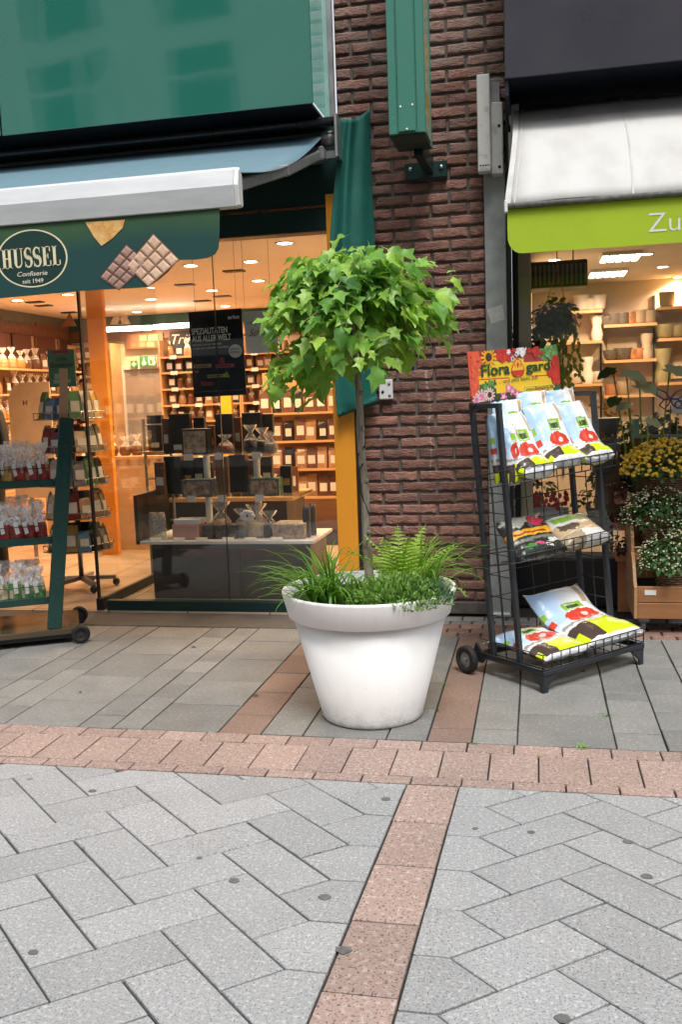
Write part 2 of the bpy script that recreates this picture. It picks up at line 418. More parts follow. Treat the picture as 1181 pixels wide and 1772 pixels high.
# ================================================================== BRICK WALL
def brickmat():
    m, nt, p = newmat('brick')
    co = coords(nt); oi = N(nt, 'ObjectInfo').outputs['Random']
    n1 = N(nt, 'TexNoise', {'Vector': co, 'Scale': 14.0, 'Detail': 6.0}).outputs['Fac']
    n2 = N(nt, 'TexNoise', {'Vector': co, 'Scale': 120.0, 'Detail': 3.0}).outputs['Fac']
    c = mix_(nt, N(nt, 'MapRange', {0: n1, 1: .35, 2: .65}).outputs[0], (.30, .15, .115), (.195, .102, .08))
    c = mix_(nt, math_(nt, 'GREATER_THAN', oi, .82), c, mix_(nt, n1, (.33, .155, .115), (.22, .115, .09)))
    c = mix_(nt, math_(nt, 'MULTIPLY', N(nt, 'MapRange', {0: n2, 1: .55, 2: .7}).outputs[0], .5), c, (.05, .03, .028))
    ps = N(nt, 'SeparateXYZ', {0: N(nt, 'NewGeometry').outputs['Position']})
    w1 = N(nt, 'TexNoise', {'Vector': N(nt, 'NewGeometry').outputs['Position'], 'Scale': 3.5, 'Detail': 5.0}).outputs['Fac']
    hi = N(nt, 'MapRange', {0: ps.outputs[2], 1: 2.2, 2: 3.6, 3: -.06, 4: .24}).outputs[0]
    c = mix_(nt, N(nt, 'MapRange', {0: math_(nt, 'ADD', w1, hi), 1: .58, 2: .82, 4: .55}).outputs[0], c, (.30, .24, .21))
    ln = math_(nt, 'ABSOLUTE', math_(nt, 'ADD', math_(nt, 'ADD', ps.outputs[0], .675), math_(nt, 'MULTIPLY', math_(nt, 'SUBTRACT', w1, .5), .10)))   # lime run down the wall
    ln = math_(nt, 'MULTIPLY', math_(nt, 'LESS_THAN', ln, .007), math_(nt, 'MULTIPLY', math_(nt, 'GREATER_THAN', ps.outputs[2], .95), math_(nt, 'LESS_THAN', ps.outputs[2], 1.62)))
    c = mix_(nt, math_(nt, 'MULTIPLY', ln, N(nt, 'MapRange', {0: n2, 1: .45, 2: .6, 4: .8}).outputs[0]), c, (.50, .46, .42))
    c = N(nt, 'HueSaturation', {'Value': N(nt, 'MapRange', {0: math_(nt, 'FRACT', math_(nt, 'MULTIPLY', oi, 7.3)), 3: .66, 4: 1.32}).outputs[0], 'Color': c}).outputs[0]
    nt.links.new(c, p.inputs['Base Color']); p.inputs['Roughness'].default_value = .85
    st = N(nt, 'VectorMath', {0: co, 1: (22, 22, 60)}, operation='MULTIPLY').outputs[0]
    cr = N(nt, 'TexNoise', {'Vector': st, 'Scale': 1.0, 'Detail': 4.0, 'Distortion': 1.4}).outputs['Fac']
    nt.links.new(N(nt, 'Bump', {'Height': cr, 'Strength': 1.0, 'Distance': .013}).outputs[0], p.inputs['Normal'])
    return m
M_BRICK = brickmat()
M_MORT = surf('mortar', (.10, .088, .078), (.15, .132, .118), scale=30, rough=.95, bump=.3)
wall = thing('brick_wall', 'rough red-brown brick wall between the green shop and the plant shop', 'wall', (-.7, 6.05, 0))
MB().box(-1.225, -.14, 6.0595, 6.3, 0, 5.2).build('mortar', M_MORT, wall)
MB().box(-1.225, -.30, 6.03, 6.059, 0, .085).build('plinth', surf('plinth_render', (.07, .06, .055), (.11, .095, .085), scale=18, rough=.9, bump=.6, bscale=40), wall, bevel=.008)
def brickmesh(L, H, seed):
    rr = random.Random(seed); US, VS = (0, .016, .05, .15, .27, .39, .5, .61, .73, .85, .95, .984, 1), (0, .07, .2, .5, .8, .93, 1); nu, nv = 12, 6; off = V((seed * 3.7, seed * 1.3, 0))
    def fn(u, v):
        u, v = US[round(u * nu)], VS[round(v * nv)]; x, z = (u - .5) * L, (v - .5) * H
        ex, ez = min(u, 1 - u) * L, min(v, 1 - v) * H
        e = min(ex, ez); y = .006 * math.exp(-e / .0025)
        q = V((x * 26, z * 60, 0)) + off
        y += .009 * abs(mnoise.noise(q)) - .003 + .004 * mnoise.noise(q * 2.3)
        x += .004 * mnoise.noise(V((z * 40, seed, 0))) * (1 if ex < .02 else 0); z += .007 * mnoise.noise(V((x * 22, seed + 9, 0))) * (1 if ez < .02 else .3)
        return (x, y, z)
    mb = MB(); mb.grid(fn, nu, nv)
    # returns to the mortar
    rim = [i for i in range(nu + 1)] + [j * (nu + 1) + nu for j in range(1, nv + 1)] + [nv * (nu + 1) + i for i in range(nu - 1, -1, -1)] + [j * (nu + 1) for j in range(nv - 1, 0, -1)]
    o = len(mb.v); mb.v += [(mb.v[i][0], .045, mb.v[i][2]) for i in rim]; mb.uv += [(0, 0)] * len(rim)
    for k in range(len(rim)): mb.f.append((rim[k], o + k, o + (k + 1) % len(rim), rim[(k + 1) % len(rim)])); mb.m.append(0)
    me = mb.mesh('brick', M_BRICK); sharp(me, 50); return me
CP, BP, BL, BH = .0736, .2412, .223, .055
full = [brickmesh(BL, BH, i + 1) for i in range(12)]
part_meshes = {}
for row in range(1, 57):
    zc = .013 + CP * row + CP / 2
    off = -.88 + (0 if row % 2 == 1 else BP / 2)      # row at z 2.80 starts with a joint at x = -.88
    for k in range(-3, 4):
        x0, x1 = off + BP * k + .0091, off + BP * (k + 1) - .0091
        x0, x1 = max(x0, -1.222), min(x1, -.302 if zc < 2.8 else -.146)
        if x1 - x0 < .03: continue
        L = x1 - x0
        if abs(L - BL) < .002: me = full[R.randrange(12)]
        else:
            key = (round(L, 2), R.randrange(3))
            if key not in part_meshes: part_meshes[key] = brickmesh(L, BH, 20 + len(part_meshes))
            me = part_meshes[key]
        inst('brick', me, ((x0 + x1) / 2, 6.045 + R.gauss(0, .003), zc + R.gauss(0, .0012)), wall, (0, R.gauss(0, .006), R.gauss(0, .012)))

# ================================================================== SHELLS OF THE TWO SHOPS
M_CREAM = surf('cream_wall', (.72, .60, .44), (.66, .54, .39), scale=2, rough=.7)
M_CEIL = surf('ceiling_white', (.80, .74, .66), (.76, .70, .62), scale=1, rough=.8)
def tilefloor(name, c1, c2, sx=.6):
    m, nt, p = newmat(name)
    pos = N(nt, 'NewGeometry').outputs['Position']
    b = N(nt, 'TexBrick', {'Vector': pos, 'Scale': 1.0, 'Mortar Size': .006, 'Brick Width': sx, 'Row Height': sx, 'Color1': c4(c1), 'Color2': c4(c2), 'Mortar': (.12, .09, .07, 1)})
    b.offset = 0
    nt.links.new(b.outputs[0], p.inputs['Base Color']); p.inputs['Roughness'].default_value = .28; return m
struct('shop_floor', MB().box(-6.2, -1.225, 5.952, 11.3, -.3, .012), tilefloor('cream_tiles', (.60, .47, .34), (.56, .43, .31)))
struct('shop_ceiling', MB().box(-6.2, -1.225, 6.14, 11.3, 2.6, 2.75), M_CEIL)
struct('shop_wall_back', MB().box(-6.2, -1.225, 11.1, 11.3, .012, 2.6), M_CREAM)
struct('shop_wall_left', MB().box(-6.2, -5.9, 6.14, 11.1, .012, 2.6), M_CREAM)
struct('shop_wall_right', MB().box(-1.30, -1.225, 6.32, 11.1, .012, 2.6), M_CREAM)
struct('wall_outer', MB().box(-6.2, -5.0, 5.96, 6.138, .012, 2.54), surf('green_paint', (.012, .05, .042), rough=.35))
struct('plant_shop_floor', MB().box(-.14, 4.4, 6.42, 10.9, -.3, .012), tilefloor('grey_tiles', (.30, .26, .22), (.27, .24, .2)))
struct('plant_shop_ceiling', MB().box(-.14, 4.4, 6.42, 10.9, 2.62, 2.75), M_CEIL)
struct('plant_shop_wall_back', MB().box(-.14, 4.4, 10.7, 10.9, .012, 2.62), surf('plaster_warm', (.62, .52, .40), (.56, .46, .35), scale=2, rough=.8))
struct('plant_shop_wall_left', MB().box(-.139, -.02, 6.42, 10.7, .012, 2.62), M_CREAM)
struct('plant_shop_wall_right', MB().box(4.2, 4.4, 6.42, 10.7, .012, 2.62), M_CREAM)

# ================================================================== OPPOSITE SIDE OF THE STREET (seen mirrored in the green panel and the glass)
opp = thing('house_across', 'pale rendered house across the street, seen only as a reflection', 'house', (0, -9, 0))
MB().box(-16, 14, -9.6, -9, -.05, 13).build('wall', surf('pale_render', (.62, .60, .56), (.56, .54, .50), scale=1, rough=.8), opp)
M_OW = surf('window_dark', (.03, .04, .045), rough=.1)
for fx in range(9):
    for fz in range(3):
        x = -14 + fx * 3.2; z = 3.6 + fz * 3.1
        _w = MB().box(x, x + 1.2, -9.0, -8.96, z, z + 2.5).build('window', M_OW, opp); MB().box(x, x + 1.2, -8.959, -8.93, z + 1.75, z + 1.87).box(x - .08, x, -8.99, -8.93, z, z + 2.5).box(x + 1.2, x + 1.28, -8.99, -8.93, z, z + 2.5).build('frame', MATS['pale_render'], _w)
for fx in range(5):
    MB().box(-15 + fx * 6, -10 + fx * 6, -9.0, -8.95, .4, 2.6).build('shop_window', M_OW, opp)

# ================================================================== GREEN SHOP FRONT
M_GREEN = surf('green_lacquer', (.012, .075, .06), (.010, .068, .054), scale=2, rough=.22, spec=.6)
M_DGREEN = surf('dark_green_frame', (.006, .028, .026), (.008, .032, .03), scale=5, rough=.35)
M_BLACK = surf('black_paint', (.008, .009, .011), (.012, .013, .015), scale=9, rough=.45)
M_ALU = surf('aluminium', (.55, .56, .57), (.45, .46, .47), scale=8, rough=.38, metal=.9)
M_WHITE = surf('white_powder_coat', (.74, .75, .76), (.70, .71, .72), scale=4, rough=.35)
M_GLASS = glassmat('window_glass', (.97, .985, .98))
M_STEEL = surf('dull_steel', (.22, .23, .23), (.32, .33, .33), scale=14, rough=.45, metal=.8)

fs_ = thing('shop_fascia', 'large glossy green glass fascia box above the green awning', 'fascia', (-3, 5.53, 3.19))
M_GPANEL = surf('green_back_painted_glass', (.016, .165, .12), (.014, .155, .112), scale=.6, rough=.05, spec=1.0, coat=1.0, rvar=.02)
_p = M_GPANEL.node_tree.nodes['Principled BSDF']; _p.inputs['IOR'].default_value = 1.7; _p.inputs['Coat IOR'].default_value = 1.9
_nt = M_GPANEL.node_tree; _st = N(_nt, 'VectorMath', {0: N(_nt, 'NewGeometry').outputs['Position'], 1: (1.6, 1, .5)}, operation='MULTIPLY').outputs[0]; _nt.links.new(N(_nt, 'Bump', {'Height': N(_nt, 'TexNoise', {'Vector': _st, 'Scale': 1.3, 'Detail': 1.0}).outputs['Fac'], 'Strength': .12, 'Distance': .08}).outputs[0], _p.inputs['Coat Normal'])
for x0, x1 in ((-5.4, -3.31), (-3.296, -1.262)):
    MB().box(x0, x1, 5.53, 5.545, 3.19, 5.2).build('panel', M_GPANEL, fs_, bevel=.003)
MB().box(-5.4, -1.285, 5.55, 6.04, 3.20, 3.215).build('soffit', M_BLACK, fs_)
MB().box(-1.268, -1.260, 5.547, 6.04, 3.205, 5.2).build('side_pane', glassmat('green_glass', (.55, .80, .72)), fs_)
MB().box(-5.4, -1.40, 5.56, 6.04, 3.22, 5.2).build('box_body', M_DGREEN, fs_)
MB().box(-1.262, -1.230, 6.0, 6.03, 3.205, 5.2).build('edge_strip', M_ALU, fs_)

lin = thing('shop_lintel', 'dark green lintel panel over the glass window of the green shop', 'lintel', (-3, 6.05, 2.54))
MB().box(-5.4, -1.225, 6.0, 6.13, 2.54, 3.19).build('panel', M_DGREEN, lin, bevel=.004)
MB().box(-5.4, -1.30, 5.988, 5.999, 2.685, 2.70).build('reflection_strip', surf('reflection_strip', (.30, .12, .06), rough=.3, metal=.7), lin)  # added strip coloured as an orange-brown reflection on the lintel, no real trim

pil = thing('orange_column', 'bright orange column beside the brick wall, behind the tree trunk', 'column', (-1.23, 6.0, 0))
MB().box(-1.305, -1.165, 5.965, 6.028, .012, 2.76).build('shaft', surf('orange_panel', (.80, .33, .025), (.76, .30, .02), scale=2, rough=.4), pil, bevel=.003)
MB().box(-1.163, -1.150, 5.98, 6.028, .0, 2.76).build('edge_strip', M_BLACK, pil)

# glass front with bottom rail, and its return into the shop
gf = thing('shop_window', 'frameless glass shop front with dark green bottom rail', 'shop window', (-2.2, 6.0, 0))
for x0, x1 in ((-3.085, -2.105), (-2.099, -1.31)):
    MB().box(x0, x1, 6.0, 6.010, .085, 2.54).build('pane', M_GLASS, gf)
MB().box(-3.02, -1.31, 5.97, 6.035, .004, .083).build('bottom_rail', M_DGREEN, gf, bevel=.004)
MB().box(-2.104, -2.100, 5.998, 6.012, .085, 2.54).build('seam', M_BLACK, gf)
MB().box(-3.099, -3.086, 5.99, 6.02, .085, 2.54).build('edge_profile', M_BLACK, gf)
MB().box(-3.10, -3.045, 5.965, 6.04, .004, .10).build('corner_shoe', M_BLACK, gf, bevel=.006)
MB().lathe([(.012, 0), (.012, .006)], (0, 0, 0), 12).build('lock', M_ALU, gf).matrix_local = Matrix.Translation(V((-1.87, 5.968, .045))) @ Matrix.Rotation(math.pi / 2, 4, 'X')
MB().box(-3.098, -3.088, 6.042, 7.35, .085, 2.54).build('return_pane', glassmat('return_glass', (.93, .95, .94)), gf)
MB().box(-3.11, -3.075, 6.042, 7.35, .013, .083).build('return_rail', M_DGREEN, gf, bevel=.004)

# ------------------------------------------------------------------ green awning with printed valance
aw = thing('green_awning', 'dark green folding-arm awning with white front bar and printed shop valance', 'awning', (-2.5, 5.2, 2.4))
AY = 4.2
M_FABG = surf('green_awning_cloth', (.13, .225, .275), (.115, .20, .25), scale=3, rough=.55, bump=.05, bscale=400)
cz = 3.155
MB().tube([(-5.2, 5.80, cz), (-1.17, 5.80, cz)], .028, 12).build('cassette_tube', surf('dark_bronze', (.05, .05, .055), rough=.3, metal=.6), aw, smooth=True)
MB().box(-5.2, -1.30, 5.85, 5.998, 3.02, 3.12).build('cassette', M_BLACK, aw, bevel=.01)
MB().box(-1.185, -1.165, 5.74, 5.95, 2.93, 3.185).build('end_plate', M_ALU, aw, bevel=.004)
MB().tube([(-1.285, 5.86, 3.07), (-1.19, 5.86, 3.07)], .045, 14).build('roller_end', M_STEEL, aw, smooth=True)
def fab(u, v):
    x = -5.2 + (3.87 + .055 * v) * u
    sag = -.055 * math.sin(math.pi * v) - .02 * math.sin(math.pi * v) * max(0, u * 4 - 3)
    return (x, AY + .05 + (5.80 - AY) * v, 2.515 + (3.09 - 2.515) * v + sag)
MB().grid(fab, 24, 14).build('cloth', M_FABG, aw, smooth=True).modifiers.new('t', 'SOLIDIFY').thickness = .0015
# front bar: bright upper slope, grey lower face, end cap
prof = [(AY + .055, 2.50), (AY + .03, 2.535), (AY, 2.52), (AY - .02, 2.445), (AY + .0, 2.352), (AY + .055, 2.352)]
MB().prism([(-5.2, y, z) for y, z in prof], [(-1.345, y, z) for y, z in prof]).build('front_bar', surf('awning_bar_white', (.66, .68, .70), (.55, .57, .59), scale=3, rough=.35, stretch=(1, 6, 6)), aw, bevel=.003)
MB().prism([(-1.344, y, z) for y, z in prof], [(-1.322, AY + .02 + (y - AY - .02) * .93, 2.445 + (z - 2.445) * .94) for y, z in prof]).build('end_cap', M_WHITE, aw, bevel=.003)
for dz, nm in ((0, 'arm'),):
    MB().bar((-1.38, AY + .08, 2.46), (-1.33, 5.05, 2.70), .05, .055).bar((-1.33, 5.05, 2.70), (-1.31, 5.78, 2.955), .055, .06).build('arm', surf('arm_grey', (.33, .34, .34), rough=.4, metal=.5), aw, bevel=.008)
MB().bar((-1.36, 5.80, 2.955), (-1.255, 5.80, 2.965), .09, .085).build('arm_bracket', M_STEEL, aw, bevel=.01)
MB().bar((-1.255, 5.84, 2.965), (-1.19, 5.84, 2.965), .04, .045).build('torsion_bar', M_STEEL, aw)
# valance
vp = [(-260, 522), (0, 516), (90, 508), (173, 501), (225, 499), (254, 497), (272, 486), (290, 471), (303, 456), (311, 450), (340, 449), (360, 446), (372, 440), (378, 430), (380, 400), (380, 362), (0, 383), (-260, 398)]
VY = AY + .012
VP = [at(x, y, Y=VY) for x, y in vp]
for p in VP[-3:]: p.z = 2.356
m_, nt_, p_ = newmat('valance_print')
ps_ = N(nt_, 'SeparateXYZ', {0: N(nt_, 'NewGeometry').outputs['Position']})
blob = N(nt_, 'TexNoise', {'Vector': N(nt_, 'NewGeometry').outputs['Position'], 'Scale': 3.2, 'Detail': 2.0}).outputs['Fac']
g1 = N(nt_, 'MapRange', {0: math_(nt_, 'ADD', ps_.outputs[2], math_(nt_, 'MULTIPLY', blob, .12)), 1: 2.28, 2: 2.46}).outputs[0]
nt_.links.new(mix_(nt_, g1, (.008, .055, .052), (.055, .12, .03)), p_.inputs['Base Color']); p_.inputs['Roughness'].default_value = .55
val = MB().slab(VP, (0, .003, 0)).build('valance', m_, aw)
PX, PZ = V((1, 0, 0)), V((0, 0, 1))
GOLD = surf('cream_gold_print', (.70, .62, .38), (.78, .72, .5), scale=20, rough=.5)
CREAMP = surf('cream_print', (.72, .68, .55), rough=.5)
def on_val(x, y, d=.0015): p = at(x, y, Y=VY - d); return p
# oval ring
oc = at(55, 447.5, Y=VY); orx = (at(117, 447, Y=VY) - oc).length; orz = .138
ring = MB()
vs = []; fs = []
for k in range(48):
    a = 2 * math.pi * k / 48
    for rr in (1, .955): vs.append((oc.x + orx * rr * math.cos(a), VY - .0012, oc.z + orz * rr * math.sin(a)))
    fs.append((2 * k, 2 * k + 1, (2 * k + 3) % 96, (2 * k + 2) % 96))
ring.add(vs, fs).build('logo_ring', GOLD, val, recalc=False)
dk = MB(); dk.add([(oc.x + orx * .955 * math.cos(2 * math.pi * k / 48), VY - .0008, oc.z + orz * .955 * math.sin(2 * math.pi * k / 48)) for k in range(48)], [tuple(range(48))]).build('logo_field', surf('logo_green', (.006, .038, .032), rough=.5), val, recalc=False)
# serif capitals H U S S E L
def serif_word(org, height, width, mat, parent):
    mb = MB(); 
    def rect(x0, y0, x1, y1): mb.add([P(x0, y0), P(x1, y0), P(x1, y1), P(x0, y1)], [(0, 1, 2, 3)])
    ws = {'H': .62, 'U': .60, 'S': .46, 'E': .52, 'L': .48}; word = 'HUSSEL'
    tot = sum(ws[c] + .07 for c in word) - .07; kx = width / tot
    cur = 0; st, th = .17, .045
    P = lambda x, y: V(org) + PX * ((cur + x) * kx) + PZ * (y * height)
    for c in word:
        wd = ws[c]
        if c == 'H':
            rect(.06, 0, .06 + st, 1); rect(wd - .06 - st, 0, wd - .06, 1); rect(.06 + st, .48, wd - .06 - st, .54)
            for x in (0, wd - .12 - st):
                rect(x, 0, x + st + .12, th); rect(x, 1 - th, x + st + .12, 1)
        elif c == 'U':
            rect(.06, .28, .06 + st, 1); rect(wd - .13, .28, wd - .075, 1); rect(0, 1 - th, st + .12, 1); rect(wd - .2, 1 - th, wd, 1)
            cx = (.06 + wd - .075) / 2; ro = (wd - .075 - .06) / 2; n = 12
            for k in range(n):
                a0, a1 = math.pi + math.pi * k / n, math.pi + math.pi * (k + 1) / n
                def pt(a, inner):
                    u = (a - math.pi) / math.pi; ww = st * (1 - u) + .055 * u
                    rr = ro - (ww if inner else 0); ry = .28 - (.08 if inner else 0)
                    return P(cx + rr * math.cos(a) if not inner else cx + (ro - ww) * math.cos(a), .28 + ry * math.sin(a))
                mb.add([pt(a0, 0), pt(a1, 0), pt(a1, 1), pt(a0, 1)], [(0, 1, 2, 3)])
        elif c == 'S':
            pts = []; n = 26
            for k in range(n + 1):
                u = k / n
                if u < .5: a = math.radians(20 + 250 * (u / .5)); cx, cy, rx, ry = wd / 2, .74, wd * .38, .24
                else: a = math.radians(90 - 250 * ((u - .5) / .5)); cx, cy, rx, ry = wd / 2, .26, wd * .40, .24
                pts.append((cx + rx * math.cos(a), cy + ry * math.sin(a), .035 + .075 * math.exp(-((u - .5) / .22) ** 2)))
            for (x0, y0, t0), (x1, y1, t1) in zip(pts, pts[1:]):
                dx, dy = x1 - x0, y1 - y0; l = math.hypot(dx, dy) or 1; nx, ny = -dy / l, dx / l
                mb.add([P(x0 - nx * t0, y0 - ny * t0), P(x1 - nx * t1, y1 - ny * t1), P(x1 + nx * t1, y1 + ny * t1), P(x0 + nx * t0, y0 + ny * t0)], [(0, 1, 2, 3)])
            rect(wd * .84, .70, wd * .9, .98); rect(wd * .06, .02, wd * .12, .3)
        else:
            rect(.06, 0, .06 + st, 1); rect(0, 0, wd, th); rect(wd - .06, 0, wd, .28)
            rect(0, 1 - th, (wd - .03) if c == 'E' else st + .12, 1)
            if c == 'E': rect(wd - .09, .74, wd - .03, 1); rect(.06 + st, .49, wd - .16, .49 + th); rect(wd - .2, .38, wd - .15, .64)
        cur += wd + .07
    return mb.build('lettering', mat, parent, recalc=False)
o0 = on_val(4, 466, .0025); o1 = on_val(105, 458, .0025)
serif_word(o0, .094, (o1 - o0).x, GOLD, val)
a0, a1 = on_val(30, 479), on_val(82, 474); lettering('lettering', 'Confiserie', CREAMP, val, a0, PX, PZ, .022, (a1 - a0).x, bold=.01, off=.001, shear=.2)
a0, a1 = on_val(39, 491), on_val(75, 487); lettering('lettering', 'seit 1949', CREAMP, val, a0, PX, PZ, .020, (a1 - a0).x, bold=.012, off=.001)
# printed chocolate bars and caramel
def choc(name, quad, nu, nv, cbase, cseg, d):
    q = [on_val(x / 1.968, y / 1.968, d) for x, y in quad]
    mb = MB(); mb.add(q, [(0, 1, 2, 3)]); mb.mi = 1
    f = lambda u, v: q[0] * (1 - u) * (1 - v) + q[1] * u * (1 - v) + q[2] * u * v + q[3] * (1 - u) * v
    for i in range(nu):
        for j in range(nv):
            a, b, c, e = (i + .09) / nu, (j + .09) / nv, (i + .91) / nu, (j + .91) / nv
            o = V((0, -.0012, 0)); h = V((0, -.0032, 0)); g = .16
            P = [f(a, b) + o, f(c, b) + o, f(c, e) + o, f(a, e) + o]
            a2, b2, c2, e2 = a + g / nu, b + g / nv, c - g / nu, e - g / nv
            Q = [f(a2, b2) + h, f(c2, b2) + h, f(c2, e2) + h, f(a2, e2) + h]
            mb.add(P + Q, [(4, 5, 6, 7), (0, 1, 5, 4), (1, 2, 6, 5), (2, 3, 7, 6), (3, 0, 4, 7)])
    return mb.build(name, [surf(name + '_groove', cbase, rough=.5), surf(name + '_seg', cseg, tuple(x * 1.35 for x in cseg), scale=7, rough=.35)], val, recalc=False)
choc('milk_chocolate_print', [(340, 945), (430, 832), (505, 895), (405, 990)], 4, 3, (.16, .07, .05), (.34, .21, .17), .002)
choc('white_chocolate_print', [(430, 905), (522, 795), (612, 885), (505, 978)], 4, 3, (.30, .16, .09), (.62, .42, .30), .004)
q = [on_val(x / 1.968, y / 1.968, .003) for x, y in ((290, 757), (425, 748), (418, 775), (382, 812), (345, 838), (318, 805))]
MB().slab(q, (0, .001, 0)).build('caramel_print', surf('caramel_print', (.62, .30, .08), (.75, .5, .2), scale=28, rough=.4), val)

# ------------------------------------------------------------------ rolled side curtain
def curtain():
    L = [(592, 205), (586, 260), (578, 330), (571, 410), (574, 470), (578, 560), (580, 640), (582, 700), (585, 720)]
    Rr = [(640, 187), (641, 250), (644, 330), (649, 410), (650, 470), (650, 560), (651, 640), (652, 685), (653, 692)]
    def s(tab, v):
        f = v * (len(tab) - 1); i = min(int(f), len(tab) - 2); t = f - i
        return tab[i][0] * (1 - t) + tab[i + 1][0] * t, tab[i][1] * (1 - t) + tab[i + 1][1] * t
    def fn(u, v):
        v = 1 - v; l, r = s(L, v), s(Rr, v)
        x, y = l[0] * (1 - u) + r[0] * u, l[1] * (1 - u) + r[1] * u
        if v < .12: y += (1 - v / .12) * 9 * math.sin(math.pi * u)
        fold = .045 * math.sin(u * 5.2 + .9 * math.sin(v * 2.2) + .9) * (.45 + .6 * v) + .007 * math.sin(u * 13 + v * 4) + .012 * mnoise.noise(V((u * 3, v * 4, 2)))
        yy = 5.86 + .10 * u + fold * (1 - .5 * abs(2 * u - 1)) - .05 * math.exp(-((u - .3) / .12) ** 2) * (1 - v)
        return at(x, y, Y=yy)
    t = thing('side_curtain', 'dark teal cloth side curtain hanging gathered against the brick wall', 'curtain', (-1.1, 5.9, 1.4))
    c = MB().grid(fn, 40, 60).build('cloth', surf('teal_canvas', (.004, .125, .10), (.003, .10, .082), scale=6, rough=.7, bump=.25, bscale=120), t, smooth=True)
    sm = c.modifiers.new('t', 'SOLIDIFY'); sm.thickness = .004
    a, b = at(584, 717, Y=5.90), at(653, 690, Y=5.97)
    MB().tube([a, (a + b) / 2 + V((0, -.008, 0)), b], .022, 10).build('hem_roll', MATS['teal_canvas'], t, smooth=True)
curtain()
cp = thing('crank_plate', 'small white metal crank plate bolted to the bricks beside the curtain', 'plate', (-.97, 6.03, 1.5))
pc = at(668, 674, Y=6.0)
MB().box(pc.x - .045, pc.x + .045, 6.0, 6.04, pc.z - .065, pc.z + .065).build('plate', M_WHITE, cp, bevel=.006)
for dx, dz in ((.022, .035), (.025, -.04), (-.02, -.015)):
    MB().ball((pc.x + dx, 5.999, pc.z + dz), .010, .006, .010, 8, 5).build('bolt', M_STEEL if dx > 0 else M_BLACK, cp, smooth=True)

# ------------------------------------------------------------------ projecting sign
bs = thing('projecting_sign', 'tall green metal box sign projecting from the brick wall', 'sign', (-.69, 5.55, 2.92))
M_SG = surf('sign_green', (.055, .20, .15), (.05, .185, .14), scale=3, rough=.32)
x0, x1, y0, y1, z0 = -.792, -.588, 5.38, 5.74, 2.925
MB().box(x0 + .012, x1 - .012, y0 + .008, y1, z0 + .004, 4.8).build('body', M_SG, bs, bevel=.003)
MB().box(x0 + .055, x1 - .055, y0 - .004, y0 + .007, z0 + .012, 4.8).build('front_cover', M_SG, bs, bevel=.002)
MB().box(x0, x0 + .045, y0, y0 + .02, z0, 4.8).build('front_profile', M_SG, bs, bevel=.003)
MB().box(x1 - .045, x1, y0, y0 + .02, z0, 4.8).build('front_profile', M_SG, bs, bevel=.003)
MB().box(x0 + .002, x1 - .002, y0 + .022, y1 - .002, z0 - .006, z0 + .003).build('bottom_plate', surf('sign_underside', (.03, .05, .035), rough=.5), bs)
MB().box(x1 - .011, x1 - .003, y0 + .03, y1 - .03, z0 + .03, 4.8).build('sign_face', printed('sign_face_print', (.42, .50, .36), [('r', 0, 0, 1, .012, (.05, .2, .15)), ('e', .5, .1, 9, .05, (.55, .36, .10), .5), ('e', .5, .28, 9, .06, (.62, .50, .22), .5), ('e', .5, .47, 9, .06, (.5, .33, .1), .6)], rough=.2), bs)
MB().box(x1 - .006, x1 + .003, y0 + .02, y0 + .035, z0, 4.8).build('face_frame', M_SG, bs); MB().box(x1 - .006, x1 + .003, y1 - .035, y1 - .01, z0, 4.8).build('face_frame', M_SG, bs)
for sx, sz in ((x0 + .068, 3.07), (x1 - .068, 3.075), (-.69, z0 + .022)):
    MB().ball((sx, y0 - .004, sz), .007, .004, .007, 8, 5).build('screw', M_WHITE, bs, smooth=True)
MB().bar((-.665, 5.70, 2.925), (-.635, 6.0, 2.885), .055, .09).build('arm', M_DGREEN, bs)
MB().box(-.79, -.525, 6.005, 6.035, 2.815, 2.915).build('wall_plate', M_DGREEN, bs, bevel=.004)
for sx in (-.755, -.56):
    MB().ball((sx, 6.0, 2.875), .014, .010, .014, 8, 5).build('bolt', M_ALU, bs, smooth=True)

# ------------------------------------------------------------------ steel post with switch box
ps = thing('steel_post', 'galvanised steel channel post at the right end of the brick wall', 'post', (-.23, 5.98, 0))
M_GALV = surf('galvanised', (.30, .325, .325), (.42, .445, .445), scale=9, rough=.5, metal=.45, bump=.06, bscale=30)
MB().box(-.298, -.166, 5.985, 6.03, .0, 2.86).build('channel', M_GALV, ps, bevel=.004)
MB().box(-.160, -.142, 5.99, 6.3, .0, 3.19).build('window_jamb', M_BLACK, ps)
MB().box(-.30, -.164, 5.94, 6.03, .0, .035).build('foot_plate', M_GALV, ps, bevel=.01)
q = [at(x, y, Y=5.983) for x, y in ((843, 536), (870, 527), (875, 552), (851, 561))]
MB().slab(q, (0, .001, 0)).build('sticker', surf('sticker_white', (.55, .56, .55), (.45, .46, .45), scale=40, rough=.5), ps)
eb = thing('switch_box', 'weathered white electrical box above the steel post', 'electrical box', (-.26, 5.9, 2.8))
a, b = at(825, 129, Y=5.86), at(852, 299, Y=5.86)
M_OLDW = surf('worn_white', (.62, .63, .62), (.28, .27, .22), scale=16, rough=.5, lo=.55, hi=.78)
MB().box(a.x, b.x - .005, 5.86, 5.93, b.z + .01, a.z).build('cover', M_OLDW, eb, bevel=.006)
MB().box(b.x - .004, b.x + .068, 5.90, 6.03, b.z + .0, b.z + .42).build('housing', M_OLDW, eb, bevel=.006)
MB().box(a.x + .02, b.x + .05, 5.931, 6.04, b.z + .03, a.z - .03).build('back_plate', M_STEEL, eb)
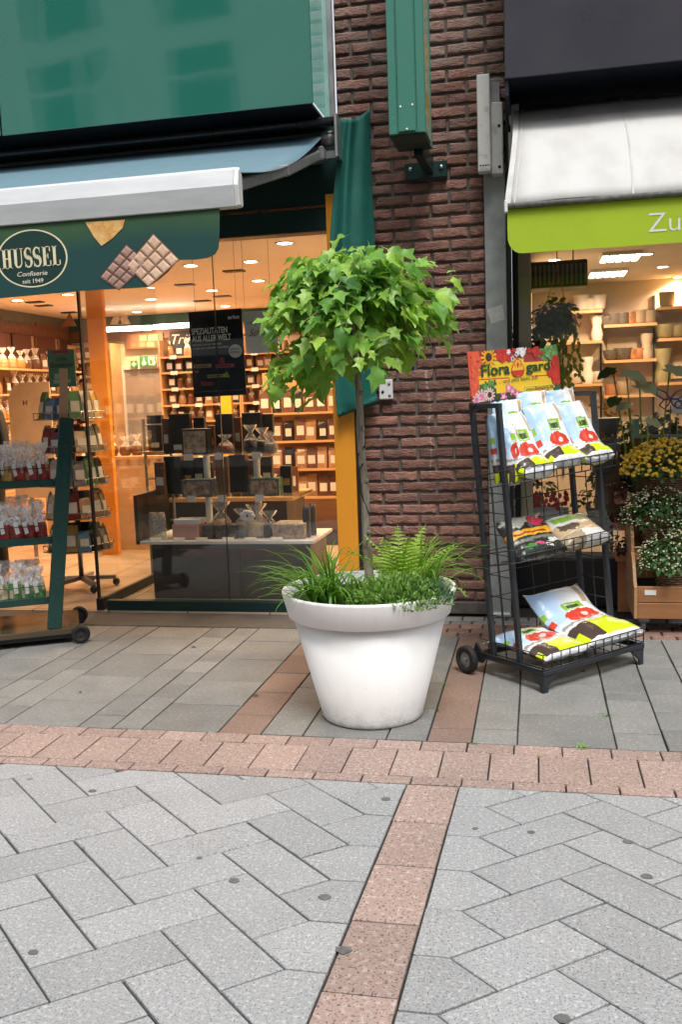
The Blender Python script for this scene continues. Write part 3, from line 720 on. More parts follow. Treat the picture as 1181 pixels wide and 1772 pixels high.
MB().box(a.x + .008, b.x - .012, 5.8585, 5.8598, b.z + .02, b.z + .055).build('label', printed('box_label', (.6, .6, .58), [('r', .05, .62, .25, .9, (.05, .05, .05)), ('r', .3, .62, .5, .9, (.05, .05, .05)), ('r', .55, .62, .75, .9, (.05, .05, .05)), ('r', .8, .62, .95, .9, (.05, .05, .05)), ('r', .05, .32, .6, .42, (.2, .2, .2)), ('r', .05, .1, .8, .2, (.2, .2, .2))]), eb)
for dx, dz in ((.045, .04), (.045, .28)):
    MB().ball((b.x + dx, 5.899, b.z + dz), .010, .005, .010, 8, 5).build('screw', M_BLACK, eb)

# ================================================================== PLANT SHOP FRONT
pf = thing('plant_shop_fascia', 'dark charcoal fascia box above the white and lime awning', 'fascia', (1, 5.45, 3.18))
M_CHAR = surf('charcoal_panel', (.035, .034, .045), (.03, .029, .04), scale=1.5, rough=.35)
MB().box(-.145, 4.4, 5.45, 5.47, 3.185, 5.2).build('front_panel', M_CHAR, pf, bevel=.004)
MB().box(-.144, -.125, 5.471, 6.3, 3.10, 5.2).build('side_panel', surf('navy_panel', (.012, .014, .028), rough=.4), pf)
MB().box(-.124, 4.4, 5.471, 6.3, 3.215, 3.24).build('soffit', surf('navy_soffit', (.010, .012, .022), rough=.5), pf)
li2 = thing('plant_shop_lintel', 'dark lintel hidden behind the white awning', 'lintel', (1, 6.3, 2.6))
MB().box(-.14, 4.4, 6.28, 6.41, 2.45, 3.21).build('panel', M_BLACK, li2)
wa = thing('white_awning', 'white cloth awning with lime green valance over the plant shop window', 'awning', (1, 5.4, 2.4))
WY = 4.9
def wfab(u, v):
    x = -.105 + 4.0 * u; vv = v
    x += -.035 * (1 - v) ** 2 * (1 - u)
    zz = 2.405 + (3.13 - 2.405) * (v ** .88); yy_ = WY + (5.86 - WY) * (v ** 1.12)
    zz -= .035 * math.sin(math.pi * v); return (x, yy_, zz + .004 * math.sin(x * 9 + v * 4))
m_, nt_, p_ = newmat('white_awning_cloth')
co_ = N(nt_, 'NewGeometry').outputs['Position']
d1 = N(nt_, 'TexNoise', {'Vector': N(nt_, 'VectorMath', {0: co_, 1: (4, 2, 1.2)}, operation='MULTIPLY').outputs[0], 'Scale': 1.6, 'Detail': 7.0}).outputs['Fac']
d2 = N(nt_, 'TexNoise', {'Vector': co_, 'Scale': 22.0, 'Detail': 3.0}).outputs['Fac']
cc_ = mix_(nt_, N(nt_, 'MapRange', {0: d1, 1: .45, 2: .8}).outputs[0], (.50, .50, .49), (.40, .395, .38))
cc_ = mix_(nt_, N(nt_, 'MapRange', {0: d2, 1: .72, 2: .80, 4: .4}).outputs[0], cc_, (.36, .37, .30))
nt_.links.new(cc_, p_.inputs['Base Color']); p_.inputs['Roughness'].default_value = .8
MB().grid(wfab, 30, 16).build('cloth', m_, wa, smooth=True).modifiers.new('t', 'SOLIDIFY').thickness = .002
for u_, w_ in ((.004, .0035), (.0125, .0008), (.155, .0012), (.31, .0012), (.47, .0012)):
    MB().grid(lambda u, v, u_=u_, w_=w_: V(wfab(max(.0002, u_ + w_ * (u - .5) * 2), v)) + V((0, -.0035, .0045)), 2, 24).build('seam', surf('awning_seam', (.50, .50, .48), rough=.8), wa, smooth=True)
MB().tube([(-.13, WY, 2.392), (4, WY, 2.392)], .014, 10).build('front_bar', surf('dark_rubber', (.10, .10, .09), (.2, .2, .18), scale=30, rough=.7), wa, smooth=True)
MB().box(-.142, -.125, WY - .02, WY + .03, 2.36, 2.42).build('bar_end', M_WHITE, wa, bevel=.004)
vz0, vz1 = 2.158, 2.378
pr = [(4, vz1), (-.128, vz1), (-.128, 2.28)] + [(-.055 - .073 * math.sin(a), 2.245 - .088 * math.cos(a) + 0) for a in [math.radians(80 - 10 * k) for k in range(9)]] + [(4, vz0 - .003)]
M_LIME = surf('lime_valance', (.60, .78, .05), (.56, .74, .045), scale=4, rough=.6, trans=.45)
lv = MB().slab([(x, WY + .012, z) for x, z in pr], (0, .003, 0)).build('valance', M_LIME, wa)
a = at(1123, 402, Y=WY + .010)
lettering('lettering', 'Zu', surf('white_print', (.80, .82, .78), rough=.5), lv, (a.x, WY + .012, a.z), PX, PZ, .093, .15, bold=-.008)
MB().bar((-.10, 5.86, 2.95), (-.10, 5.86, 3.16), .05, .05).bar((-.118, 5.92, 2.62), (-.118, 5.92, 3.02), .03, .05).build('arm', M_ALU, wa, bevel=.005)
MB().tube([(-.135, 5.90, 3.10), (-.085, 5.90, 3.10)], .05, 14).build('roller_end', M_ALU, wa, smooth=True)
MB().tube([(-.08, 5.90, 3.12), (4, 5.90, 3.12)], .04, 12).build('roller', M_STEEL, wa, smooth=True)

pw = thing('plant_shop_window', 'large plant shop window with black plinth behind the bag rack', 'shop window', (1, 6.3, 0))
MB().box(-.14, 4.4, 6.27, 6.41, .0, .33).build('plinth', M_BLACK, pw, bevel=.01)
MB().box(-.10, 4.4, 6.33, 6.34, .33, 2.45).build('pane', glassmat('shop_glass', (.93, .95, .94)), pw)
MB().box(-.138, -.10, 6.30, 6.40, .33, 2.45).build('frame', M_BLACK, pw)
MB().box(-.10, 4.4, 6.31, 6.40, .331, .36).build('sill', M_STEEL, pw)

# ================================================================== INSIDE THE CONFECTIONERY
WARM = (1.0, .62, .34)
def ceiling_lamp(px, py, zc, label, power, group, warm=WARM, rad=.055):
    p = at(px, py, Z=zc - .004)
    t = thing('ceiling_lamp', label, 'lamp', (p.x, p.y, zc), group)
    MB().lathe([(rad + .02, .004), (rad + .02, -.004), (rad, -.004), (rad, .004)], (p.x, p.y, zc - .002), 20, closed=True).build('ring', M_WHITE, t, smooth=True)
    MB().lathe([(rad, .0), (rad, -.003)], (p.x, p.y, zc - .002), 20).build('diffuser', emit('lamp_glow', (1, .86, .66), 14), t)
    l = bpy.data.lights.new('lamp_light', 'SPOT'); l.energy = power; l.color = warm; l.shadow_soft_size = .04; l.spot_size = math.radians(150); l.spot_blend = .6
    lo = bpy.data.objects.new('lamp_light', l); link(lo, t); lo.location = (p.x, p.y, zc - .03)
for i, (px, py, e) in enumerate(((493, 421, 70), (434, 453, 70), (367, 503, 80), (261, 518, 80), (390, 530, 80), (237, 540, 80), (447, 486, 80), (117, 510, 80), (30, 520, 80), (330, 460, 60), (200, 470, 60))):
    ceiling_lamp(px, py, 2.6, 'round recessed ceiling lamp shining inside the confectionery', e, 'confectionery ceiling lamps')
for px, py in ((320, 492), (300, 440), (350, 520), (385, 512), (75, 528), (60, 522), (120, 540), (405, 468)):
    p = at(px, py, Z=2.6)
    tag(MB().box(p.x - .09, p.x + .09, p.y - .05, p.y + .05, 2.588, 2.602).build('ceiling_slot', M_BLACK), 'dark recessed slot in the confectionery ceiling', 'ceiling slot', 'dark slots in the confectionery ceiling')
for px0, px1, py0, py1 in ((166, 262, 571, 567), (266, 335, 566, 562)):
    a, b = at(px0, py0, Y=10.2), at(px1, py1, Y=10.2)
    tag(MB().tube([a, b], .028, 10).build('light_tube', emit('tube_glow', (1, .93, .82), 9)), 'glowing white light tube, %s of the two above the back shelves' % ('left' if px0 < 200 else 'right'), 'light tube')

M_WOOD = surf('shelf_wood', (.55, .33, .16), (.48, .28, .13), scale=3, rough=.5, stretch=(1, 6, 6))
M_WOODD = surf('brown_wood', (.16, .075, .045), (.12, .055, .035), scale=3, rough=.5, stretch=(1, 6, 6))
M_GREY = surf('grey_laminate', (.035, .034, .036), (.028, .028, .03), scale=4, rough=.4)
M_PAPER = surf('white_card', (.75, .73, .68), rough=.6)
bandt = thing('wall_frieze', 'green frieze with brown moulding along the top of the confectionery walls', 'frieze', (-4, 11, 2.4))
MB().box(-5.88, -1.31, 11.07, 11.098, 2.44, 2.598).build('back_band', surf('frieze_green', (.03, .10, .07), rough=.5), bandt)
MB().box(-5.88, -1.31, 11.04, 11.098, 2.30, 2.438).build('back_moulding', M_WOODD, bandt)
MB().box(-5.898, -5.87, 6.3, 11.06, 2.46, 2.598).build('side_band', surf('frieze_grey', (.12, .14, .12), rough=.5), bandt)
MB().box(-5.898, -5.84, 6.3, 11.03, 2.34, 2.458).build('side_moulding', M_WOODD, bandt)
for px in (213, 200, 118, 56):
    p = at(px, 553 if px > 150 else 556, Y=11.03 if px > 150 else 10.4); s = .09
    MB().slab([(p.x - s, p.y, p.z - .06), (p.x + s, p.y, p.z - .06), (p.x + .2 * s, p.y, p.z + .10)], (0, .02, 0)).build('chocolate_motif', M_CREAM if px > 150 else surf('choc_motif', (.2, .1, .07), rough=.5), bandt)

# ---- goods, one mesh per kind, shared by all copies
def gm(name, fn, mats): mb = MB(); fn(mb); return mb.mesh(name, mats)
def packet(mb, w=.10, h=.17, d=.05):
    mb.prism([(-w / 2, -d / 2, 0), (w / 2, -d / 2, 0), (w / 2, -d * .32, h * .8), (w * .46, -.004, h), (-w * .46, -.004, h), (-w / 2, -d * .32, h * .8)],
             [(-w / 2, d / 2, 0), (w / 2, d / 2, 0), (w / 2, d * .32, h * .8), (w * .46, .004, h), (-w * .46, .004, h), (-w / 2, d * .32, h * .8)])
    mb.mi = 1; mb.obox((0, -d * .46, h * .42), (w * .33, 0, 0), (0, .003, 0), (0, 0, h * .2))
def jar(mb, r=.04, h=.12):
    mb.lathe([(r * .9, 0), (r, .01), (r, h * .75), (r * .7, h * .84)], (0, 0, 0), 12); mb.mi = 1; mb.lathe([(r * .76, h * .84), (r * .76, h), (r * .6, h * 1.02)], (0, 0, 0), 12)
def cellobag(mb, r=.05, h=.2):
    n = 12
    for mi, prof in ((0, [(r * .8, 0), (r, .02), (r * 1.05, h * .3), (r * .85, h * .47)]), (1, [(r * .85, h * .47), (r * .35, h * .66), (r * .18, h * .72), (r * .6, h * .9), (r * .75, h)])):
        mb.mi = mi; o = []
        for i, (rr, z) in enumerate(prof):
            for k in range(n):
                a = 2 * math.pi * k / n; q = rr * (1 + (.22 * (1 if k % 2 else -1) if (mi == 1 and i > 0) else 0)); o.append((q * math.cos(a), q * .75 * math.sin(a), z))
        mb.add(o, [(i * n + k, i * n + (k + 1) % n, (i + 1) * n + (k + 1) % n, (i + 1) * n + k) for i in range(len(prof) - 1) for k in range(n)] + ([tuple(range(n))] if mi == 0 else []))
GOODC = {'brown': (.16, .07, .04), 'dark': (.02, .018, .02), 'tan': (.45, .26, .13), 'red': (.30, .03, .03), 'cream': (.62, .50, .34), 'gold': (.5, .3, .08), 'grey': (.25, .24, .24), 'green': (.10, .25, .08), 'blue': (.08, .2, .35)}
GMAT = {k: surf('goods_' + k, c, tuple(x * .6 for x in c), scale=25, rough=.35, rnd=.2) for k, c in GOODC.items()}
M_CELLO = glassmat('cellophane', (.97, .97, .98), 1.5, .08, milk=.8, milkc=(.80, .79, .79))
GOODS = {}
def good(kind, colr, w=None, h=None):
    key = (kind, colr, w, h)
    if key not in GOODS:
        if kind == 'packet': GOODS[key] = gm('packet', lambda m: packet(m, w or .10, h or .17), [GMAT[colr], M_PAPER])
        elif kind == 'jar': GOODS[key] = gm('jar', lambda m: jar(m, w or .04, h or .12), [GMAT[colr], GMAT['gold']])
        else: GOODS[key] = gm('cellophane_bag', lambda m: cellobag(m, w or .05, h or .2), [GMAT[colr], M_CELLO])
    return GOODS[key]
def row(p, q, n, choices, label, cat, group, rz=0, jit=.25, gap=.0):
    p, q = V(p), V(q)
    for i in range(n):
        if R.random() < gap: continue
        k, c_, w_, h_ = R.choice(choices); t = (i + .5 + R.uniform(-jit, jit) * .5) / n
        o = inst({'packet': 'packet', 'jar': 'jar', 'bag': 'cellophane_bag'}[k], good(k, c_, w_, h_), p.lerp(q, t), None, (0, 0, rz + R.uniform(-.15, .15)), (1, 1, R.uniform(.9, 1.1)))
        tag(o, label, cat, group)
def shelf_unit(name, label, x0, x1, y, zs, depth=.3, back=M_CREAM):
    t = thing(name, label, 'shelf', ((x0 + x1) / 2, y, 0))
    for z in zs: MB().box(x0, x1, y - depth, y - .021, z - .022, z).build('board', M_WOOD, t)
    MB().box(x0, x1, y - .02, y - .004, .3, 2.25).build('back_panel', back, t)
    MB().box(x0, x1, y - depth, y - .021, .02, .58).build('base_cabinet', M_WOOD, t)
    for x in (x0 - .02, x1): MB().box(x, x + .02, y - depth, y - .004, .02, 2.25).build('side_panel', M_WOOD, t)
    return t
Z7 = [.62, .84, 1.05, 1.26, 1.46, 1.66, 1.86, 2.05]
BK = [('packet', 'brown', None, None), ('packet', 'tan', None, None), ('packet', 'dark', None, None), ('jar', 'tan', None, None), ('jar', 'brown', None, None), ('bag', 'brown', None, None), ('bag', 'tan', None, None)]
SH = (('left of the door', at(145, 700, Y=11.05).x, at(212, 700, Y=11.05).x), ('under the black poster', at(298, 700, Y=11.05).x, at(428, 700, Y=11.05).x), ('behind the tree crown', at(434, 700, Y=11.05).x, -1.95))
for nm, x0, x1 in SH:
    shelf_unit('wall_shelf', 'lit wooden wall shelf of sweets %s' % nm, x0, x1, 11.05, Z7)
    for z in Z7: row((x0 + .03, 10.87, z + .001), (x1 - .03, 10.87, z + .001), max(3, int((x1 - x0) / .115)), BK, 'small packet of sweets on the wall shelf %s' % nm, 'packet', 'sweets on the shelf %s' % nm)
    for z in Z7:
        for k in range(int((x1 - x0) / .3)):
            o = inst('price_tag', bpy.data.meshes.get('price_tag_mesh') or MB().box(-.045, .045, -.003, .0, -.022, .022).mesh('price_tag_mesh', M_PAPER), (x0 + .17 + .3 * k, 10.748, z - .012)); tag(o, 'white price tag on the wall shelf %s' % nm, 'price tag', 'price tags %s' % nm)
# left side wall: shelves run along it
t = thing('side_shelf', 'long lit shelf of wrapped sweets along the left wall of the confectionery', 'shelf', (-5.8, 9, 0))
for z in (.8, 1.08, 1.36, 1.64, 1.92): MB().box(-5.88, -5.55, 7.2, 11.0, z - .022, z).build('board', M_WOOD, t)
MB().box(-5.88, -5.5, 7.2, 11.0, .02, .6).build('base_cabinet', M_WOOD, t)
for z in (.8, 1.08, 1.36, 1.64, 1.92):
    row((-5.66, 7.3, z + .001), (-5.66, 10.9, z + .001), 22, [('bag', 'brown', .065, .24), ('bag', 'tan', .065, .24), ('packet', 'brown', .12, .2), ('bag', 'gold', .06, .22)], 'cellophane bag of sweets on the left side wall shelf', 'sweet bag', 'bags on the side wall shelf', rz=math.pi / 2)
for i, px in enumerate((3, 37, 80, 118)):
    d = CF + CR * ((px - 590.5) / FPX); yy = -5.86 / d.x * d.y
    c = at(px, 587, X=-5.855)
    o = MB().box(-5.89, -5.86, c.y - .22, c.y + .22, c.z - .19, c.z + .19).build('picture', printed('praline_photo', (.16, .07, .05), [('e', .5, .3, .25, .5, (.62, .36, .18), .2), ('e', .55, .2, .12, .3, (.75, .5, .3), .2)], rough=.3))
    tag(o, 'brown praline picture on the left wall, %s from the left' % ('first', 'second', 'third', 'fourth')[i], 'picture')

# back door, posters and safety signs
dr = thing('back_door', 'pale grey doorway in the back wall under the green exit sign', 'door', (-4.6, 11.09, 0))
a, b = at(216, 640, Y=11.09), at(292, 640, Y=11.09)
MB().box(a.x, b.x, 11.075, 11.095, .012, a.z).build('leaf', surf('lilac_grey', (.30, .27, .26), rough=.6), dr)
for x in (a.x - .05, b.x): MB().box(x, x + .05, 11.05, 11.098, .012, a.z + .05).build('frame', M_WHITE, dr)
MB().box(a.x, b.x, 11.05, 11.098, a.z, a.z + .05).build('frame', M_WHITE, dr)
def board(name, px0, py0, px1, py1, Y, mat, label, cat, th=.012):
    a, b = at(px0, py1, Y=Y), at(px1, py1, Y=Y); top = at((px0 + px1) / 2, py0, Y=Y).z; bot = at((px0 + px1) / 2, py1, Y=Y).z
    o = MB().box(a.x, b.x, Y, Y + th, bot, top).build(name, mat)
    return tag(o, label, cat), a.x, b.x, bot, top
WHT, SGR, SRD = (.85, .85, .82), (.02, .28, .10), (.55, .03, .03)
board('exit_sign', 242, 616, 270, 634, 11.02, printed('exit_print', SGR, [('r', .08, .1, .45, .9, SGR), ('r', .22, .4, .32, .85, WHT), ('e', .27, .32, .14, .2, WHT), ('r', .55, .12, .95, .9, WHT), ('r', .62, .2, .8, .8, SGR), ('e', .74, .7, .06, .1, WHT)]), 'green and white emergency exit sign over the back door', 'sign')
board('extinguisher_sign', 273, 615, 291, 636, 11.02, printed('fire_print', SRD, [('r', .1, .1, .45, .9, WHT), ('r', .2, .15, .36, .7, SRD), ('e', .72, .5, .14, .35, WHT, .3)]), 'red fire extinguisher sign beside the exit sign', 'sign')
board('first_aid_sign', 226, 624, 238, 637, 11.02, printed('aid_print', SGR, [('r', .4, .15, .6, .85, WHT), ('r', .15, .4, .85, .6, WHT)]), 'small green first aid sign left of the exit sign', 'sign')
board('chocolate_poster', 220, 577, 283, 603, 11.02, printed('choc_print', (.22, .09, .05), [('r', .1, .1, .28, .42, (.4, .18, .1)), ('r', .32, .1, .5, .42, (.5, .22, .12)), ('r', .55, .1, .75, .42, (.6, .28, .16)), ('r', .12, .5, .3, .9, (.3, .13, .08)), ('r', .35, .5, .55, .9, (.62, .3, .18)), ('r', .6, .5, .85, .9, (.66, .34, .2))]), 'brown chocolate bar poster above the back door', 'poster')
o, x0, x1, z0, z1 = board('truffle_sign', 295, 573, 335, 606, 11.0, surf('black_sign', (.02, .014, .012), rough=.4), 'black sign with cream script half hidden by the poster', 'sign')
lettering('lettering', 'Trü', CREAMP, o, (x0 + .03, 11.0, z0 + .08), PX, PZ, .12, .24, shear=.35)
# hanging posters just inside the glass
PY = 6.12
def hang(name, quad, mat, label):
    P = [at(x, y, Y=PY) for x, y in quad]
    t = thing(name, label, 'poster', ((P[0].x + P[1].x) / 2, PY, P[0].z))
    r_ = (P[1] - P[0]); u_ = (P[3] - P[0]); w_, h_ = r_.length, u_.length
    ang = math.atan2(r_.z, r_.x)
    b = MB().box(0, w_, 0, .005, 0, h_).build('sheet', mat); b.parent = t
    b.matrix_parent_inverse = Matrix.Translation(-t.location); b.location = P[0]; b.rotation_euler = (0, -ang, 0)
    for s in (.1, .9): MB().tube([P[3].lerp(P[2], s), V((P[3].lerp(P[2], s).x, PY, 2.6))], .0015, 5).build('cord', M_STEEL, t)
    return t, P[0], r_.normalized(), V((-r_.normalized().z, 0, r_.normalized().x)), w_, h_, b
BLK = (.010, .011, .016)
t, o, rt, up, w_, h_, sh = hang('black_poster', [(336, 688), (427, 683), (418, 532), (329, 540)], printed('arko_print', BLK, [
    ('r', .03, .345, .37, .385, (.55, .36, .14)), ('r', .45, .33, .80, .372, (.50, .10, .10)), ('r', .28, .22, .62, .258, (.40, .42, .10)), ('r', .16, .135, .37, .175, (.45, .07, .10)),
    ('e', .57, .39, .03, .05, (.35, .05, .06), .2), ('e', .66, .26, .03, .03, (.30, .32, .05), .2), ('e', .09, .32, .03, .025, (.35, .2, .06), .2), ('e', .15, .18, .02, .03, (.35, .05, .06), .2), ('e', .84, .515, .125, .078, (.60, .58, .52)), ('r', .03, .06, .97, .064, (.2, .2, .2))], rough=.25), 'black hanging poster with SPEZIALITÄTEN lettering behind the glass')
P_ = lambda u, v: o + rt * (u * w_) + up * (v * h_)
sh = t
lettering('lettering', 'SPEZIALITÄTEN', M_PAPER, sh, P_(.04, .735), rt, up, .040, w_ * .68, bold=.03, off=.004)
lettering('lettering', 'AUS ALLER WELT', M_PAPER, sh, P_(.04, .650), rt, up, .040, w_ * .74, bold=.03, off=.004)
lettering('lettering', 'GENIESSE KAFFEE, TEE UND', CREAMP, sh, P_(.04, .600), rt, up, .012, w_ * .55, off=.004)
lettering('lettering', 'SÜSSES AUS FERNEN LÄNDERN', CREAMP, sh, P_(.04, .560), rt, up, .012, w_ * .68, off=.004)
lettering('lettering', 'arko', M_PAPER, sh, P_(.74, .885), rt, up, .026, w_ * .22, bold=.02, off=.004)
lettering('lettering', 'JETZT', M_BLACK, sh, P_(.75, .525), rt, up, .013, w_ * .17, bold=.02, off=.004); lettering('lettering', 'ENTDECKEN', M_BLACK, sh, P_(.735, .49), rt, up, .012, w_ * .21, bold=.02, off=.004)
for s_, u_, v_, ww in (('KOLUMBIEN', .06, .353, .28), ('SINGAPUR', .48, .339, .28), ('BRASILIEN', .31, .228, .28), ('LONDON', .18, .142, .17)):
    lettering('lettering', s_, M_BLACK, sh, P_(u_, v_), rt, up, .013, w_ * ww, bold=.02, off=.004)
t, o, rt, up, w_, h_, sh = hang('white_poster', [(424, 612), (480, 609), (474, 536), (418, 539)], surf('poster_white', (.66, .65, .62), rough=.5), 'white hanging poster with black script half hidden by the tree')
for c_ in t.children: 
    if c_.name.startswith('sheet'): c_.location.y += .03
sh = t
lettering('lettering', 'HUSSEL', surf('ink_grey', (.2, .2, .2), rough=.5), sh, o + rt * .02 + up * .195 + V((0, .03, 0)), rt, up, .022, .12, off=.004)
lettering('lettering', 'Schoko', M_BLACK, sh, o + rt * .03 + up * .12 + V((0, .03, 0)), rt, up, .045, .17, shear=.4, off=.004)

# ---- window display
dt = thing('display_table', 'dark grey window display table with white top, behind the glass', 'table', (-2.2, 6.6, 0))
MB().box(-2.90, -1.56, 6.33, 6.95, .43, .455).build('top', M_WHITE, dt, bevel=.003)
MB().box(-2.83, -2.14, 6.38, 6.90, .012, .428).build('base', M_GREY, dt, bevel=.003); MB().box(-2.136, -1.60, 6.38, 6.90, .012, .428).build('base', M_GREY, dt, bevel=.003)
MB().box(-2.93, -2.905, 6.33, 6.95, .43, .80).build('side_panel', M_BLACK, dt)
sf = thing('glass_shelf', 'two tiered glass shelf on white posts above the display table', 'shelf', (-2.2, 6.7, .455))
for px in (362, 448):
    p = at(px, 880, Y=6.68); MB().lathe([(.026, .456), (.026, 1.07)], (p.x, 6.68, 0), 16).build('post', M_WHITE, sf, smooth=False)
    p = at(px, 700, Y=6.68)
MB().box(-2.80, -1.68, 6.50, 6.90, .752, .760).build('shelf_plate', glassmat('shelf_glass', (.90, .96, .94)), sf)
MB().box(-2.62, -1.72, 6.50, 6.90, 1.071, 1.079).build('shelf_plate', MATS['shelf_glass'], sf)
def pbox(px0, py0, px1, zb, Y, d, mats, label, name='gift_box', cat='gift box', group=None, lid=None, face=None, ptop=None):
    a, b = at(px0, 800, Y=Y), at(px1, 800, Y=Y); zt = at((px0 + px1) / 2, py0, Y=Y).z
    o = MB().box(a.x, b.x, Y, Y + d, zb + .001, zt).build(name, mats, bevel=.003)
    tag(o, label, cat, group)
    if face: MB().box(a.x + .015, b.x - .015, Y - .003, Y - .0005, zb + .015, zt - .015).build('window', face, o)
    return o
for i, (px0, py0, px1, zb, Y, mt) in enumerate(((338, 722, 357, 1.079, 6.80, M_BLACK), (404, 722, 420, 1.079, 6.80, M_WOODD), (458, 716, 475, 1.079, 6.80, M_BLACK), (284, 724, 296, 1.079, 6.78, M_GREY), (362, 736, 374, 1.079, 6.7, M_WOODD),
        (266, 800, 283, .76, 6.70, M_WOODD), (316, 796, 332, .76, 6.80, M_BLACK), (334, 792, 352, .76, 6.82, M_BLACK), (427, 796, 446, .76, 6.80, M_WOODD), (452, 790, 470, .76, 6.80, M_BLACK), (484, 806, 503, .76, 6.70, M_BLACK), (352, 800, 366, .76, 6.8, M_GREY))):
    o = pbox(px0, py0, px1, zb, Y, .05, mt, '%s chocolate carton, %s from the left at the back of the %s glass shelf' % ({M_BLACK: 'black', M_WOODD: 'brown', M_GREY: 'grey'}[mt], ('second', 'fourth', 'fifth', 'first', 'third', 'first', 'second', 'third', 'fifth', 'sixth', 'seventh', 'fourth')[i], 'upper' if zb > 1 else 'middle'), 'carton', 'carton')
    bb = [V(c) for c in o.bound_box]; h_ = bb[1].z - bb[0].z
    MB().box(bb[0].x + .012, bb[4].x - .012, Y - .003, Y - .001, zb + h_ * .3, zb + h_ * .55).build('label', M_PAPER if i % 2 else GMAT['gold'], o)
M_PINKB = surf('pink_box', (.60, .33, .30), rough=.5); M_TRUF = surf('truffles', (.10, .05, .035), (.5, .38, .28), scale=30, rough=.4, bump=.5, bscale=60)
M_PALE = surf('praline_tray', (.55, .48, .38), (.2, .12, .08), scale=26, rough=.45)
pbox(312, 830, 364, .76, 6.52, .12, surf('slate_box', (.12, .14, .16), rough=.3), 'grey window box of pralines on the middle glass shelf, left', face=M_TRUF)
pbox(428, 828, 481, .76, 6.52, .12, surf('mint_box', (.05, .16, .12), rough=.3), 'green window box of pralines on the middle glass shelf, right', face=M_TRUF)
pbox(316, 742, 361, 1.079, 6.52, .10, M_BLACK, 'black framed praline tray on the upper glass shelf', face=M_PALE)
for i, (px0, py0, px1, Y) in enumerate(((296, 716, 332, 6.72), (376, 716, 406, 6.72), (422, 714, 455, 6.74), (258, 718, 283, 7.2))):
    o = pbox(px0, py0, px1, 1.079, Y, .06, M_BLACK, 'black coffee pouch on the upper glass shelf, %s from the left' % ('second', 'third', 'fourth', 'first')[i], 'pouch', 'pouch')
    MB().box(o.bound_box[0][0] + .03, o.bound_box[4][0] - .03, Y - .003, Y - .001, 1.11, 1.15).build('label', M_PAPER, o)
tx0 = at(258, 800, Y=7.2).x; MB().box(tx0 - .05, tx0 + .25, 7.15, 7.35, 1.06, 1.078).build('wood_tray', M_WOOD, None)
tag(bpy.data.objects['wood_tray'], 'small wooden tray holding the leftmost black pouch', 'tray')
tl = thing('steel_ladder_stand', 'thin steel display stand holding the wooden tray', 'stand', (tx0, 7.25, .012))
for dx in (-.03, .2): MB().tube([(tx0 + dx, 7.2, .012), (tx0 + dx, 7.2, 1.35)], .012, 8).build('upright', M_STEEL, tl)
for z in (.5, .85, 1.055, 1.3): MB().tube([(tx0 - .03, 7.2, z), (tx0 + .2, 7.2, z)], .008, 6).build('rung', M_STEEL, tl)
M_CLEAR = glassmat('clear_film', (.9, .9, .92), 1.5, .06, milk=.3)
def clearbag(px, py0, zb, Y, w, colr, label):
    p = at(px, 800, Y=Y); zt = at(px, py0, Y=Y).z; h = zt - zb
    t = thing('clear_bag', label, 'sweet bag', (p.x, Y, zb))
    MB().lathe([(w * .38, .002), (w * .5, .03), (w * .45, h * .45), (w * .3, h * .5)], (p.x, Y, zb), 12).build('contents', GMAT[colr], t, smooth=True)
    mb = MB(); cellobag(mb, w * .56, h); me = mb
    o = []; 
    for i, v in enumerate(mb.v): mb.v[i] = (v[0] + p.x, v[1] + Y, v[2] + zb + .001)
    mb.m = [0] * len(mb.f); mb.build('film', M_CLEAR, t, smooth=True)
for i, (px, py0, Y, w, c_) in enumerate(((436, 735, 6.58, .11, 'dark'), (456, 740, 6.6, .11, 'dark'), (470, 748, 6.56, .10, 'grey'), (392, 752, 6.56, .12, 'brown'))):
    clearbag(px, py0, 1.079, Y, w, c_, 'clear bag of dark sweets on the upper glass shelf, %s' % ('beside the black pouch', 'in the middle of its group', 'rightmost', 'beside the framed tray')[i])
for i, (px0, py0, px1, Y) in enumerate(((283, 790, 312, 6.75), (396, 785, 424, 6.78), (372, 790, 392, 6.8))):
    pbox(px0, py0, px1, .76, Y, .08, M_BLACK if i < 2 else M_WOODD, 'dark chocolate box behind the window boxes, %s' % ('left', 'right', 'middle')[i])
pbox(291, 908, 336, .455, 6.40, .16, M_PINKB, 'pink gift box with white lid on the display table'); pbox(294, 899, 340, at(313, 908, Y=6.40).z, 6.41, .14, M_WHITE, 'white lid tray stacked on the pink gift box', 'tray', 'tray')
for i, (px0, px1) in enumerate(((344, 362), (366, 385), (388, 404))):
    pbox(px0, 909, px1, .455, 6.42, .12, surf('black_choc_box', (.03, .026, .03), (.12, .1, .1), scale=40, rough=.4), 'small dark praline box on the display table, %s of three' % ('left', 'middle', 'right')[i])
pbox(466, 907, 522, .455, 6.40, .22, M_PALE, 'cream slotted praline tray on the display table', 'tray', 'tray', face=M_TRUF)
for i, px in enumerate((265, 279)):
    p = at(px, 900, Y=6.42); o = MB().lathe([(.028, .456), (.034, .47), (.034, .62), (.026, .66)], (p.x, 6.42, 0), 14).build('glass_jar', glassmat('jar_glass', (.85, .87, .88), milk=.35), smooth=True); tag(o, 'clear jar at the left end of the display table, %s one' % ('left', 'right')[i], 'jar')
for i, px in enumerate((531, 541)):
    p = at(px, 900, Y=6.5 + .1 * i); o = MB().lathe([(.026, .456), (.03, .47), (.03, .66), (.024, .69)], (p.x, 6.5 + .1 * i, 0), 14).build('tall_jar', surf('smoked_jar', (.06, .06, .065), rough=.1), smooth=True); tag(o, 'tall smoked jar at the right end of the display table, %s one' % ('front', 'rear')[i], 'jar')
